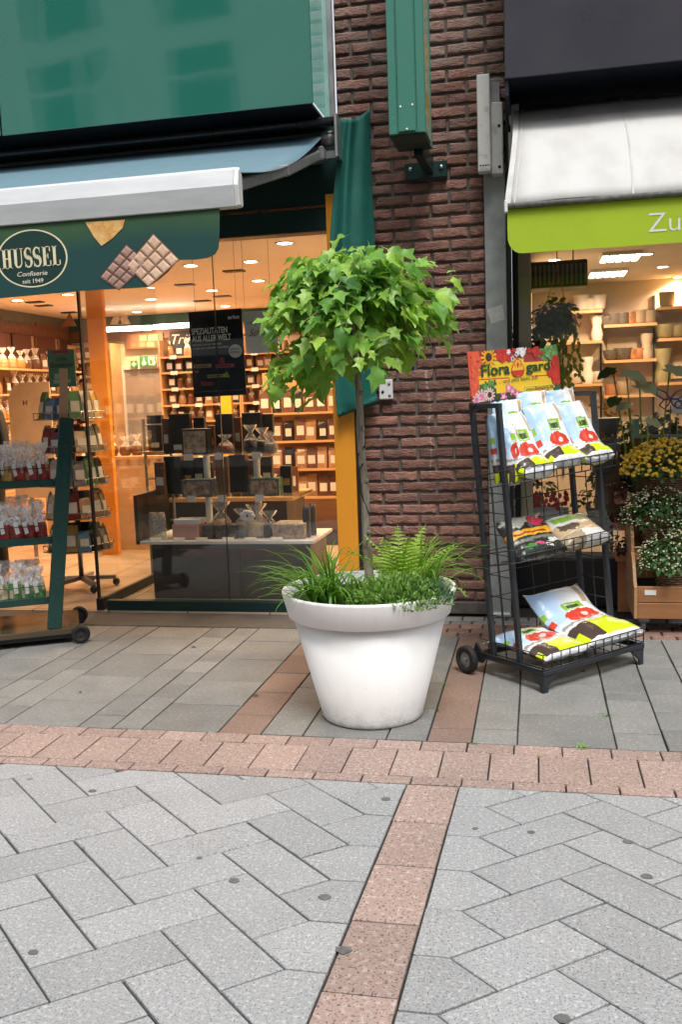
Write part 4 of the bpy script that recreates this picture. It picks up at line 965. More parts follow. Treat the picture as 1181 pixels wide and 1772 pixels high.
for i, (px, py0, w) in enumerate(((416, 880, .15), (440, 872, .17), (462, 884, .13), (378, 868, .16))):
    clearbag(px, py0, .456, 6.52, w, ('grey', 'cream', 'dark', 'tan')[i], 'bow tied film bag on the display table, %s' % ('left of the white bow', 'with the white bow', 'by the praline tray', 'behind the dark boxes')[i])
p = at(428, 893, Y=6.40); mb = MB()
for k in range(7):
    a = 2 * math.pi * k / 7; mb.ball((p.x + .035 * math.cos(a), 6.40, p.z + .03 * math.sin(a)), .03, .012, .017, 8, 5)
tag(mb.build('ribbon_bow', M_WHITE, smooth=True), 'white ribbon bow on a film bag in the window', 'bow')
for i, px in enumerate((268, 309, 348, 394, 433, 478)):
    p = at(px, 935, Y=6.335); tag(MB().obox((p.x, 6.345, .468), (.045, 0, 0), (0, .008, .011), (0, .0008, -.0006)).build('price_card', M_PAPER), 'white price card on the front edge of the display table', 'price card', 'price cards on the display table')
for i, px in enumerate((331, 384, 449)):
    p = at(px, 858, Y=6.49); tag(MB().box(p.x - .034, p.x + .034, 6.492, 6.496, .725, .775).build('price_card', M_PAPER), 'white price card on the middle glass shelf', 'price card', 'price cards on the glass shelf')
    p = at(px - 5, 790, Y=6.49); tag(MB().box(p.x - .034, p.x + .034, 6.492, 6.496, 1.04, 1.09).build('price_card', M_PAPER), 'white price card on the upper glass shelf', 'price card', 'price cards on the upper glass shelf')
# second table, counter and middle gondola
t2 = thing('wooden_table', 'wood topped table with grey base behind the window display', 'table', (-2.6, 7.6, 0))
MB().box(-3.25, -1.95, 7.25, 7.95, .64, .675).build('top', M_WOOD, t2, bevel=.004); MB().box(-3.18, -2.02, 7.3, 7.9, .012, .638).build('base', M_GREY, t2)
row((-3.2, 7.4, .676), (-2.0, 7.4, .676), 11, [('packet', 'cream', .1, .13), ('bag', 'tan', .05, .17), ('jar', 'brown', .04, .11), ('packet', 'dark', .1, .15)], 'small sweet packet on the wooden table behind the display', 'packet', 'packets on the wooden table')
row((-3.2, 7.7, .676), (-2.0, 7.7, .676), 10, [('packet', 'brown', .11, .2), ('bag', 'red', .05, .2), ('packet', 'dark', .11, .22)], 'taller sweet packet at the back of the wooden table', 'packet', 'tall packets on the wooden table')
ct = thing('counter', 'long light wood counter at the back left of the confectionery', 'counter', (-4.2, 8.9, 0))
MB().box(-5.0, -3.55, 8.55, 9.25, .93, .965).build('top', M_WOOD, ct, bevel=.004); MB().box(-4.95, -3.6, 8.6, 9.2, .012, .928).build('front', surf('counter_ply', (.60, .40, .22), (.55, .36, .19), scale=2, rough=.5), ct)
row((-4.95, 8.7, .966), (-3.6, 8.7, .966), 10, [('bag', 'brown', .06, .2), ('bag', 'tan', .06, .2), ('packet', 'dark', .1, .2)], 'bag of sweets standing on the wood counter', 'sweet bag', 'bags on the wood counter')
gd = thing('gondola_shelf', 'free standing wooden gondola with brown coffee bags behind the tree', 'shelf', (-2.2, 9.0, 0))
for z in (.5, .78, 1.06, 1.34): MB().box(-2.75, -1.75, 8.85, 9.2, z - .02, z).build('board', M_WOOD, gd)
MB().box(-2.75, -1.75, 9.21, 9.24, .012, 1.75).build('back_panel', M_WOOD, gd); MB().box(-2.75, -1.75, 8.85, 9.2, .012, .12).build('plinth', M_GREY, gd)
for z in (.5, .78, 1.06, 1.34): row((-2.72, 8.95, z + .001), (-1.78, 8.95, z + .001), 8, [('packet', 'tan', .11, .22), ('packet', 'brown', .11, .22), ('packet', 'dark', .09, .2)], 'brown paper coffee bag on the gondola shelf', 'coffee bag', 'coffee bags on the gondola')
ocol = thing('orange_reflection_panel', 'added orange panel imitating the pillar reflection at the entrance behind the card spinner', 'panel', (-4.1, 8.3, 0))  # orange sheet added to stand in for the pillar's reflection in the glass
a, b = at(160, 700, Y=8.3), at(188, 700, Y=8.3)
MB().box(a.x, b.x, 8.3, 8.36, .012, 2.598).build('sheet', surf('orange_reflection', (.85, .30, .02), rough=.5), ocol)
a, b = at(382, 690, Y=10.0), at(400, 690, Y=10.0)
tag(MB().box(a.x, b.x, 10.0, 10.05, .012, 1.75).build('yellow_panel', surf('yellow_panel', (.85, .42, .02), rough=.5)), 'narrow yellow panel below the black poster', 'panel')

# ================================================================== POT, TREE AND POT PLANTS
PC = V((-.752, 4.06, 0))
def potmat():
    m, nt, p = newmat('white_plastic'); pos = N(nt, 'NewGeometry').outputs['Position']; z = N(nt, 'SeparateXYZ', {0: pos}).outputs[2]
    n1 = N(nt, 'TexNoise', {'Vector': pos, 'Scale': 7.0, 'Detail': 8.0, 'Roughness': .7}).outputs['Fac']
    n2 = N(nt, 'TexNoise', {'Vector': N(nt, 'VectorMath', {0: pos, 1: (26, 26, 1.4)}, operation='MULTIPLY').outputs[0], 'Scale': 1.0, 'Detail': 4.0}).outputs['Fac']
    n3 = N(nt, 'TexNoise', {'Vector': pos, 'Scale': 70.0, 'Detail': 3.0}).outputs['Fac']
    c = mix_(nt, N(nt, 'MapRange', {0: n2, 1: .52, 2: .75, 4: .35}).outputs[0], (.84, .835, .825), (.76, .75, .73))      # water runs
    sp = math_(nt, 'MULTIPLY', N(nt, 'MapRange', {0: z, 1: .0, 2: .13, 3: 1.0, 4: 0.0}).outputs[0], N(nt, 'MapRange', {0: math_(nt, 'ADD', n1, math_(nt, 'MULTIPLY', n3, .3)), 1: .55, 2: .85}).outputs[0])
    c = mix_(nt, math_(nt, 'MULTIPLY', sp, .75), c, (.26, .23, .19))                                                     # splash dirt
    c = mix_(nt, N(nt, 'MapRange', {0: n3, 1: .68, 2: .78, 4: .25}).outputs[0], c, (.45, .44, .42))
    nt.links.new(c, p.inputs['Base Color']); nt.links.new(N(nt, 'MapRange', {0: n1, 1: .3, 2: .7, 3: .32, 4: .52}).outputs[0], p.inputs['Roughness'])
    nt.links.new(N(nt, 'Bump', {'Height': n1, 'Strength': .05, 'Distance': .01}).outputs[0], p.inputs['Normal']); return m
pot = thing('white_planter', 'large round white plastic planter with broad rim, holding the small tree', 'planter', (PC.x, PC.y, 0))
M_POT = potmat()
MB().lathe([(.205, .0), (.226, .004), (.234, .014), (.2365, .03), (.353, .485)], PC, 96).build('body', M_POT, pot, smooth=True)
MB().lathe([(.352, .484), (.366, .481), (.371, .486), (.3975, .588), (.398, .596), (.394, .601), (.387, .601), (.381, .594), (.362, .52), (.35, .5)], PC, 96, closed=True).build('rim', M_POT, pot, smooth=True)
mb = MB(); mb.grid(lambda u, v: (PC.x + .375 * v * math.cos(2 * math.pi * u), PC.y + .375 * v * math.sin(2 * math.pi * u), .545 + .03 * (1 - v) + .02 * mnoise.noise(V((u * 12, v * 9, 0)))), 40, 10)
mb.build('soil', surf('potting_soil', (.018, .013, .010), (.04, .03, .022), scale=60, rough=.95, bump=1, bscale=120), pot)

tree = thing('standard_tree', 'small round-headed standard tree with lobed green leaves growing in the white planter', 'tree', (PC.x, PC.y, .56))
M_BARK = surf('grey_bark', (.34, .29, .23), (.17, .14, .11), scale=40, rough=.9, bump=.7, bscale=90, stretch=(1, 1, .25))
T0 = V((-.752, 4.06, .54)); TT = V((-.768, 4.06, 1.63))
pts = []; rad = []
for k in range(15):
    t = k / 14; p = T0.lerp(TT, t); p.x += .004 * math.sin(t * 5) + .003 * math.sin(t * 17); p.y += .004 * math.cos(t * 6)
    pts.append(p); rad.append(.0205 - .005 * t + .002 * (k % 4 == 2))
mb = MB().tube(pts, rad, 12)
for k, z in ((4, .8), (7, 1.05), (10, 1.3), (12, 1.45)): mb.ball(pts[k] + V((.014, -.014, 0)), .010, .010, .012, 8, 5)
mb.build('trunk', M_BARK, tree, smooth=True)
MB().tube([pts[5] + V((.02, -.012, 0)), pts[6] + V((-.014, -.022, .02)), pts[7] + V((-.02, -.014, .05)), pts[8] + V((.006, -.022, .0))], .003, 6).tube([pts[9] + V((.02, -.012, 0)), pts[9] + V((-.02, -.014, -.05))], .003, 6).build('tie', M_BLACK, tree)

def leafmat(name, c1, c2, c3, trans=.3, rough=.45):
    m, nt, p = newmat(name)
    oi = N(nt, 'ObjectInfo').outputs['Random']; pos = N(nt, 'NewGeometry').outputs['Position']
    nz = N(nt, 'TexNoise', {'Vector': pos, 'Scale': 9.0, 'Detail': 2.0}).outputs['Fac']
    n2 = N(nt, 'TexNoise', {'Vector': coords(nt), 'Scale': 60.0, 'Detail': 3.0}).outputs['Fac']
    f = N(nt, 'MapRange', {0: math_(nt, 'ADD', math_(nt, 'MULTIPLY', oi, .6), math_(nt, 'MULTIPLY', nz, .7)), 1: .25, 2: 1.0}).outputs[0]
    rp = N(nt, 'ValToRGB', {0: f}); e = rp.color_ramp.elements
    e[0].color = c4(c1); e[1].color = c4(c3); x = e.new(.5); x.color = c4(c2)
    c = mix_(nt, N(nt, 'MapRange', {0: n2, 1: .5, 2: .8, 4: .35}).outputs[0], rp.outputs[0], tuple(q * .6 for q in c2))
    nt.links.new(c, p.inputs['Base Color']); p.inputs['Roughness'].default_value = rough
    tr = N(nt, 'BsdfTranslucent', {'Color': mix_(nt, .45, c, (.30, .50, .04))}).outputs[0]
    nt.links.new(N(nt, 'MixShader', {0: trans, 1: p.outputs[0], 2: tr}).outputs[0], nt.nodes['Material Output'].inputs[0])
    return m
M_LEAF = leafmat('tree_leaf', (.05, .16, .03), (.17, .40, .06), (.44, .66, .10), .42, .42)
def leafmesh(seed, L=.110, add=None):
    rr = random.Random(seed)
    lob = (.8, .45, .2, .6, .85, .3, .65, .1)[seed % 8]; b_ = 1 - lob
    half = [(0, 0), (.06, -.03), (.18 + .06 * b_, .02), (.28 + .10 * lob, .13), (.19 + .09 * b_, .27), (.30, .40), (.32 + .20 * lob, .60), (.19 + .08 * b_, .57), (.15, .72), (.07, .90), (0, 1.05)]
    j = lambda p: (p[0] * rr.uniform(.88, 1.12), p[1] * rr.uniform(.95, 1.05))
    fold, droop, tw = rr.uniform(.05, .45), rr.uniform(.4, 1.3), rr.uniform(-.5, .5)
    def P(x, y): return (x * L, (y - .10 * droop * y * y) * L, (fold * abs(x) - droop * .42 * y * y + tw * x * y + .05 * math.sin(y * 9 + x * 6)) * L)
    mb = MB(); mid = [(0, t) for t in (0, .22, .45, .68, 1)]
    for s in (1, -1):
        H = [j(p) for p in half]; H[0] = (0, 0); H[-1] = (0, 1)
        groups = [([0, 1, 2, 3, 4], 0, 1), ([4, 5, 6, 7], 1, 3), ([7, 8, 9, 10], 3, 4)]
        M = [P(*q) for q in mid]; Hh = [P(s * x, y) for x, y in H]
        o = M + Hh; nM = len(M)
        F = [(0, nM + 1, nM + 2), (0, nM + 2, nM + 4), (nM + 2, nM + 3, nM + 4), (0, nM + 4, 1), (1, nM + 4, 2), (2, nM + 4, nM + 5), (2, nM + 5, nM + 7), (nM + 5, nM + 6, nM + 7), (2, nM + 7, 3), (3, nM + 7, nM + 8), (3, nM + 8, nM + 9), (3, nM + 9, 4)]
        mb.add(o, [f if s > 0 else f[::-1] for f in F])
    # petiole
    mb.add([(-.004 * L * 6, 0, 0), (.004 * L * 6, 0, 0), (.0, -.45 * L, -.05 * L)], [(0, 1, 2)])
    return mb
LM = [leafmesh(k + 3) for k in range(8)]
LME = [m.mesh('leaf', M_LEAF, smooth=True, recalc=False) for m in LM]
rt = random.Random(5)
leaves = []; brs = []
def orient(n, tip):
    n = n.normalized(); y = (tip - n * tip.dot(n)).normalized(); x = y.cross(n)
    return Matrix(((x.x, y.x, n.x), (x.y, y.y, n.y), (x.z, y.z, n.z)))
def put(p, out, k=1.0, droop=.4):
    n = V((out.x * .55 + rt.gauss(0, .42), out.y * .55 + rt.gauss(0, .42) - .15, 1.0 + rt.gauss(0, .25)))
    tip = V((out.x + rt.gauss(0, .55), out.y + rt.gauss(0, .55), -droop + rt.gauss(0, .3)))
    leaves.append((p, orient(n, tip), rt.choice((.45, .6, .75, .9, 1.0, 1.15)) * rt.uniform(.9, 1.1) * k))
CC = V((-.80, 4.06, 0))
for i in range(112):
    az = 2 * math.pi * (i + rt.random() * .8) / 112 * 7.0 % (2 * math.pi)
    out = V((math.cos(az), math.sin(az), 0))
    ex = .385 if out.x < 0 else .295; rr = rt.uniform(.35, 1.0) ** .6
    R_ = math.hypot(ex * out.x, .38 * out.y) * rr * rt.uniform(.78, 1.16)
    if out.x > .75 and rt.random() < .55: R_ = rt.uniform(.30, .37)
    htop = 2.05 - .20 * (R_ / .44) ** 2 + rt.uniform(-.06, .06)
    droop = rt.uniform(.05, .20) * (R_ / .4) if out.x < .25 else rt.uniform(.0, .10)
    if out.x > .75: htop = min(htop, 1.90 + rt.uniform(-.04, .06))
    s = V((TT.x, TT.y, 1.60)); path = []
    for k in range(9):
        t = k / 8
        p = s + out * R_ * t ** .9; p += (CC - V((TT.x, TT.y, 0))) * t
        p.z = 1.60 + (htop - 1.60) * math.sin(min(1, t * 1.18) * math.pi / 2) - droop * max(0, t - .65) / .35
        p += V((mnoise.noise(V((i, t * 3, 0))), mnoise.noise(V((i, t * 3, 5))), 0)) * .02
        path.append(p)
    brs.append(path)
    m = 9
    for k in range(m):
        t = .38 + .62 * (k + rt.random()) / m; f = t * 8; a = min(int(f), 7); p = path[a].lerp(path[a + 1], f - a)
        put(p + V((rt.gauss(0, .026), rt.gauss(0, .026), rt.gauss(0, .015))), out, .95 if t > .5 else .8, .25 + .5 * t)
    put(path[-1], out, .75, .5)
for i in range(270):      # hanging skirt, deepest on the left
    az = rt.uniform(0, 2 * math.pi); out = V((math.cos(az), math.sin(az), 0))
    left = max(0, -out.x); q = rt.random()
    R_ = math.hypot((.39 if out.x < 0 else .27) * out.x, .38 * out.y) * rt.uniform(.25, 1.02)
    z = 1.82 - q * (.16 + .14 * left + (.07 if out.y < 0 else 0)) + rt.uniform(-.03, .03)
    put(CC + out * R_ + V((0, 0, z)), out, 1.02, 1.1)
for i in range(26): put(CC + V((-.22 + rt.gauss(0, .05), -.05 + rt.gauss(0, .1), rt.uniform(1.55, 1.72))), V((-.3, -.5, 0)), .95, 1.5)
for i in range(150):       # loose top
    az = rt.uniform(0, 6.283); rr = .34 * math.sqrt(rt.random()); out = V((math.cos(az), math.sin(az), 0))
    put(CC + V((.03, 0, 0)) + out * rr + V((0, 0, 2.085 - .9 * rr * rr + rt.gauss(0, .022))), out, .85, .2)
for c_ in ((-.42, 3.98, 1.85), (-.45, 3.95, 1.78), (-.49, 4.0, 1.90), (-.41, 4.05, 1.78), (-.52, 3.9, 1.72), (-.38, 4.02, 1.88)):
    for k in range(8): put(V(c_) + V((rt.gauss(0, .035), rt.gauss(0, .04), rt.gauss(0, .03))), V((.9, -.3, 0)), .9, .6)
    brs.append([V((-.66, 4.05, 1.78)), V((-.55, 4.02, 1.86)), V(c_)])
mb = MB()
for p in brs: mb.tube(p, [.007 - .005 * k / (len(p) - 1) for k in range(len(p))], 5)
mb.build('branches', M_BARK, tree, smooth=True)
leaves.sort(key=lambda l: (l[0] - CAM).length - l[0].z * .35)
rest = MB()
for p, M3, s in leaves[290:]:
    b = rest; src = LM[rt.randrange(8)]
    b.add([M3 @ (V(q) * s) + p for q in src.v], src.f)
crown = rest.build('crown', M_LEAF, tree, smooth=True, recalc=False); crown['kind'] = 'stuff'
for p, M3, s in leaves[:290]:
    o = bpy.data.objects.new('leaf', LME[rt.randrange(8)]); col.objects.link(o); o.parent = crown; o.matrix_parent_inverse = Matrix()
    o.matrix_basis = Matrix.Translation(p - tree.location + tree.location) @ M3.to_4x4() @ Matrix.Scale(s, 4)

# ---- pot plants
M_GRASS = leafmat('sedge_leaf', (.07, .20, .025), (.14, .36, .035), (.24, .48, .06), .35, .4)
M_FERN = leafmat('fern_leaf', (.20, .38, .035), (.34, .55, .06), (.46, .64, .11), .35, .5)
M_GC = leafmat('ground_cover_leaf', (.13, .27, .05), (.24, .42, .08), (.38, .52, .16), .2, .55)
M_HEA = leafmat('heather_leaf', (.05, .12, .045), (.08, .17, .07), (.12, .22, .10), .1, .6)
def blade(mb, p, az, L, w, lift, curl):
    out = V((math.cos(az), math.sin(az), 0)); side = V((-out.y, out.x, 0)); q = V(p); ang = lift; n = 7; o = []
    for k in range(n + 1):
        t = k / n; ww = w * (1 - t ** 2.2) + .0003
        o += [q - side * ww / 2, q + V((0, 0, -.25 * ww)), q + side * ww / 2]
        d = out * math.cos(ang) + V((0, 0, math.sin(ang))); q = q + d * (L / n); ang -= curl / n * (.5 + t)
    fs = []
    for k in range(n): a = 3 * k; fs += [(a, a + 1, a + 4, a + 3), (a + 1, a + 2, a + 5, a + 4)]
    mb.add(o, fs)
def tuft(label, c, n, Ls, rad, bias=None, w=.007):
    t = thing('sedge_tuft', label, 'plant', c); mb = MB()
    for k in range(n):
        az = rt.uniform(0, 6.283)
        if bias is not None and rt.random() < .6: az = rt.gauss(bias, .9)
        blade(mb, (c[0] + rt.gauss(0, rad), c[1] + rt.gauss(0, rad), c[2] - .02), az, rt.uniform(*Ls), w * rt.uniform(.7, 1.2), rt.uniform(.75, 1.45), rt.uniform(1.1, 2.6))
    mb.build('blades', M_GRASS, t, smooth=True, recalc=False)['kind'] = 'stuff'
tuft('arching bright green sedge tuft at the left rim of the planter', (-.90, 3.90, .56), 150, (.20, .44), .05, bias=math.pi * 1.05, w=.0115)
tuft('arching sedge tuft at the back right of the planter', (-.53, 4.20, .57), 75, (.25, .46), .04, bias=.3, w=.011)
fern = thing('fern', 'yellow-green fern with feathery fronds right of the tree trunk', 'plant', (-.60, 4.02, .57))
for k in range(12):
    mb = MB()
    az = math.radians((15, 60, 100, 140, 185, 225, 260, 290, 320, 345, 75, 120)[k]); L = rt.uniform(.27, .40); lift = rt.uniform(1.05, 1.5); q = V((-.60, 4.03, .55)); out = V((math.cos(az), math.sin(az), 0)); side = V((-out.y, out.x, 0)); ang = lift
    n = 16; path = [q.copy()]
    for i in range(n):
        d = out * math.cos(ang) + V((0, 0, math.sin(ang))); q = q + d * (L / n); path.append(q.copy()); ang -= .75 / n
        if i < 2: continue
        tt = i / n; pl_ = .085 * math.sin(math.pi * (.12 + .86 * tt)) ** .8 * (1.15 - .5 * tt); up = side.cross(d).normalized()
        for s in (1, -1):
            base = path[i]; dirp = (side * s + d * .45 - up * .12).normalized(); m = 6
            o = [base]; 
            for jn in range(1, m + 1):
                u = jn / m; c_ = base + dirp * pl_ * u - V((0, 0, .012 * u * u)); ww = .0085 * (1 - u * .8)
                o += [c_ + d * ww - dirp * .004, c_, c_ - d * ww - dirp * .004]
            fs = [(0, 1, 2), (0, 2, 3)]
            for jn in range(m - 1): a = 1 + 3 * jn; fs += [(a, a + 3, a + 4), (a + 1, a + 4, a + 5), (a + 1, a + 4, a), (a + 2, a + 1, a + 5)]
            mb.add(o, fs)
    mb.tube(path, .0018, 4)
    mb.build('frond', M_FERN, fern, recalc=False)
def cover(name, label, c, rx, ry, rz, n, mat, ls=.014, up=.6):
    t = thing(name, label, 'plant', c); mb = MB()
    for k in range(n):
        a = rt.uniform(0, 6.283); e = math.asin(rt.uniform(.0, 1)); rr = rt.uniform(.55, 1.08)
        d = V((math.cos(a) * math.cos(e), math.sin(a) * math.cos(e), math.sin(e)))
        lump = 1 + .25 * mnoise.noise(d * 3 + V(c) * 9)
        p = V(c) + V((d.x * rx, d.y * ry, d.z * rz)) * rr * lump
        y = (d + V((rt.gauss(0, .6), rt.gauss(0, .6), up + rt.gauss(0, .4)))).normalized(); x = y.cross(V((rt.gauss(0, 1), rt.gauss(0, 1), rt.gauss(0, 1)))).normalized(); l = ls * rt.uniform(.6, 1.4)
        mb.add([p, p + y * l * .5 + x * l * .28, p + y * l, p + y * l * .5 - x * l * .28], [(0, 1, 2), (0, 2, 3)])
    o = mb.build('foliage', mat, t, recalc=False); o['kind'] = 'stuff'; return t
cover('ground_cover', 'low feathery light green ground cover spilling in front of the trunk', (-.60, 3.87, .56), .20, .16, .12, 3400, M_GC, .020)
cover('heather', 'dark green heather cushion at the right rim of the planter', (-.48, 3.90, .57), .12, .11, .085, 2200, M_HEA, .016, 1.2)
cover('creeping_plant', 'sparse dark leaves on the soil at the foot of the trunk', (-.76, 3.95, .55), .10, .14, .055, 420, M_HEA, .02)
sp = thing('trailing_sprig', 'pale green sprig trailing over the right rim of the planter', 'plant', (-.37, 4.05, .60)); mb = MB(); q = [V((-.42, 4.03, .60)), V((-.37, 4.01, .622)), V((-.33, 4.0, .60)), V((-.305, 3.99, .57))]
mb.tube(q, .0025, 5)
for k in range(26):
    t = k / 26 * 3; a = min(int(t), 2); p = q[a].lerp(q[a + 1], t - a); d = V((rt.gauss(0, 1), rt.gauss(0, 1), rt.gauss(.4, 1))).normalized(); x = d.cross(V((0, 0, 1))).normalized(); mb.add([p, p + d * .009 + x * .005, p + d * .017, p + d * .009 - x * .005], [(0, 1, 2), (0, 2, 3)])
mb.build('stem_leaves', M_GC, sp, recalc=False)

# ================================================================== BAG RACK
RF = V((.022, 4.42, 0)); RU = V((.69, .724, 0)).normalized(); RB = V((-.724, .69, 0)).normalized()
def RK(s, t, z): return RF + RU * s + RB * t + V((0, 0, z * (1 + .045 * s)))
M_ANT = surf('anthracite_steel', (.022, .025, .03), (.030, .033, .038), scale=20, rough=.42, metal=.2)
rk = thing('bag_rack', 'anthracite steel wheeled rack carrying bags of potting soil', 'rack', RK(.37, .2, 0))
def bars(name, lst, w=.028, h=.028, parent=rk, bev=.003):
    mb = MB()
    for p, q in lst: mb.bar(RK(*p), RK(*q), w, h)
    return mb.build(name, M_ANT, parent, bevel=bev)
def wires(name, lst, r=.0035, parent=rk):
    mb = MB()
    for l in lst: mb.tube([RK(*p) for p in l], r, 6)
    return mb.build(name, M_ANT, parent, smooth=True)
SW = .76
bars('base_frame', [((0, 0, .098), (SW, 0, .098)), ((0, .46, .098), (SW, .46, .098)), ((.014, 0, .098), (.014, .46, .098)), ((SW - .014, 0, .098), (SW - .014, .46, .098))], .026, .026)
tf = lambda z: .165 + .10 * z; tb = lambda z: .355 + .10 * z
for s in (.03, SW - .03):
    for f in (tf, tb): bars('upright', [((s, f(.09), .09), (s, f(1.385), 1.385))], .027, .027)
    bars('top_cap', [((s, tf(1.385) - .013, 1.39), (s, tb(1.385) + .013, 1.39))], .030, .024)
    wires('side_rungs', [[(s, tf(z), z), (s, tb(z), z)] for z in (.32, .42, .53, .64, .74, .85, .95)], .003)
    wires('side_wire', [[(s, .26 + .10 * .1, .1), (s, .26 + .10 * .98, .98)]], .003)
bars('top_bar', [((.03, tb(1.385) + .005, 1.385), (SW - .03, tb(1.385) + .005, 1.385))], .025, .03)
bars('sign_rail', [((-.01, .462, 1.402), (.64, .462, 1.402))], .02, .02)
wires('back_grid', [[(s, tb(.12) + .02, .12), (s, tb(1.33) + .02, 1.33)] for s in [.13 + .125 * k for k in range(5)]] + [[(.03, tb(z) + .02, z), (SW - .03, tb(z) + .02, z)] for z in (.14, .40, .52, .64, .76, .88, 1.0, 1.2)], .0027)
def basket(zf, zb, t0, t1, hf, n=11, tilt=0):
    L = [[(s, t0, zf), (s, t1, zb)] for s in [.03 + (SW - .06) * k / 6 for k in range(7)]]
    L += [[(.0, t0, zf + h), (SW, t0, zf + h)] for h in (0, hf * .5, hf)] + [[(s, t0, zf), (s, t0 - .002, zf + hf)] for s in [SW * k / n for k in range(n + 1)]]
    L += [[(s, t0, zf + hf), (s, t1, zb + hf)] for s in (.0, SW)] + [[(s, t0, zf), (s, t1, zb)] for s in (.0, SW)]
    return wires('basket', L, .0032)
basket(1.015, .965, .17, .45, .07); basket(.62, .57, .165, .42, .065); basket(.115, .115, -.004, .45, .075, 12)
# front feet, wheels
for s in (.03, SW - .03):
    mb = MB(); a = .012; prof = [(s - .03, .085), (s + .03, .085), (s + .02, .0), (s - .02, .0)]
    sg = 1 if s < .3 else -1
    P = [(s - sg * .03, .085), (s + sg * .08, .085), (s + sg * .006, .03), (s + sg * .004, .0), (s - sg * .024, .0)]
    mb.prism([RK(x, -.008, z) for x, z in P], [RK(x, .004, z) for x, z in P])
    P2 = [(.0, .085), (.09, .085), (.026, .03), (.022, 0), (.0, 0)]; so = s - sg * .03
    mb.prism([RK(so, x - .006, z) for x, z in P2], [RK(so + sg * .01, x - .006, z) for x, z in P2])
    mb.build('foot', M_ANT, rk, bevel=.002)
M_RUB = surf('black_rubber', (.012, .012, .013), rough=.7, bump=.1)
for s in (-.045, SW + .03):
    c = RK(s, .49, .074)
    mb = MB(); pr_ = [(.042, -.017), (.067, -.018), (.073, -.012), (.074, 0), (.073, .012), (.067, .018), (.042, .017)]
    mb.lathe(pr_, (0, 0, 0), 28, closed=True)
    wt = mb.build('wheel', M_RUB, None, smooth=True); wt.parent = rk; wt.matrix_parent_inverse = Matrix.Translation(-rk.location)
    wt.matrix_basis = Matrix.Translation(c) @ V((0, 0, 1)).rotation_difference(RU).to_matrix().to_4x4()
    hb = MB().lathe([(.0415, -.010), (.0415, .010)], (0, 0, 0), 20).lathe([(.012, -.024), (.012, .024)], (0, 0, 0), 10).build('hub', M_STEEL, None); hb.parent = wt
bars('axle', [((-.03, .49, .074), (SW + .02, .49, .074))], .014, .014)
for s in (.0, SW - .012): MB().prism([RK(s, .40, .10), RK(s, .47, .16), RK(s, .51, .06), RK(s, .42, .06)], [RK(s + .012, .40, .10), RK(s + .012, .47, .16), RK(s + .012, .51, .06), RK(s + .012, .42, .06)]).build('axle_bracket', M_ANT, rk)

# ---- bags
WB, BLU, RED, LIM, BRN, TANC, LGR, GRY = (.80, .81, .82), (.40, .58, .82), (.58, .055, .03), (.55, .66, .02), (.07, .048, .04), (.55, .40, .25), (.25, .46, .04), (.30, .30, .29)
M_SOIL = printed('soil_bag_print', WB, [
    ('g', .12, .62, .38, .08, BLU),
    ('r', .74, .70, .86, .95, TANC), ('e', .52, .47, .30, .115, RED, .16), ('e', .56, .48, .06, .035, (.8, .55, .5)), ('r', .02, .34, .98, .385, GRY, .06), ('r', .0, .30, 1.0, .35, (.65, .66, .66), .06),
    ('r', -.1, .06, .34, .31, BRN, .05), ('r', .34, .05, 1.1, .31, LIM, .05), ('e', .85, .22, .25, .08, (.68, .75, .25), .2), ('r', -.1, .05, .06, .20, LIM), ('r', -.1, .46, .05, .54, RED), ('r', -.1, .60, .04, .68, LGR),
    ('r', .34, .60, .68, .73, LGR, .03), ('r', .37, .615, .65, .622, WB)], rough=.24, mode='uv', bump=.6, bscale=11)
M_SEAM = surf('bag_seam', (.68, .69, .70), rough=.4)
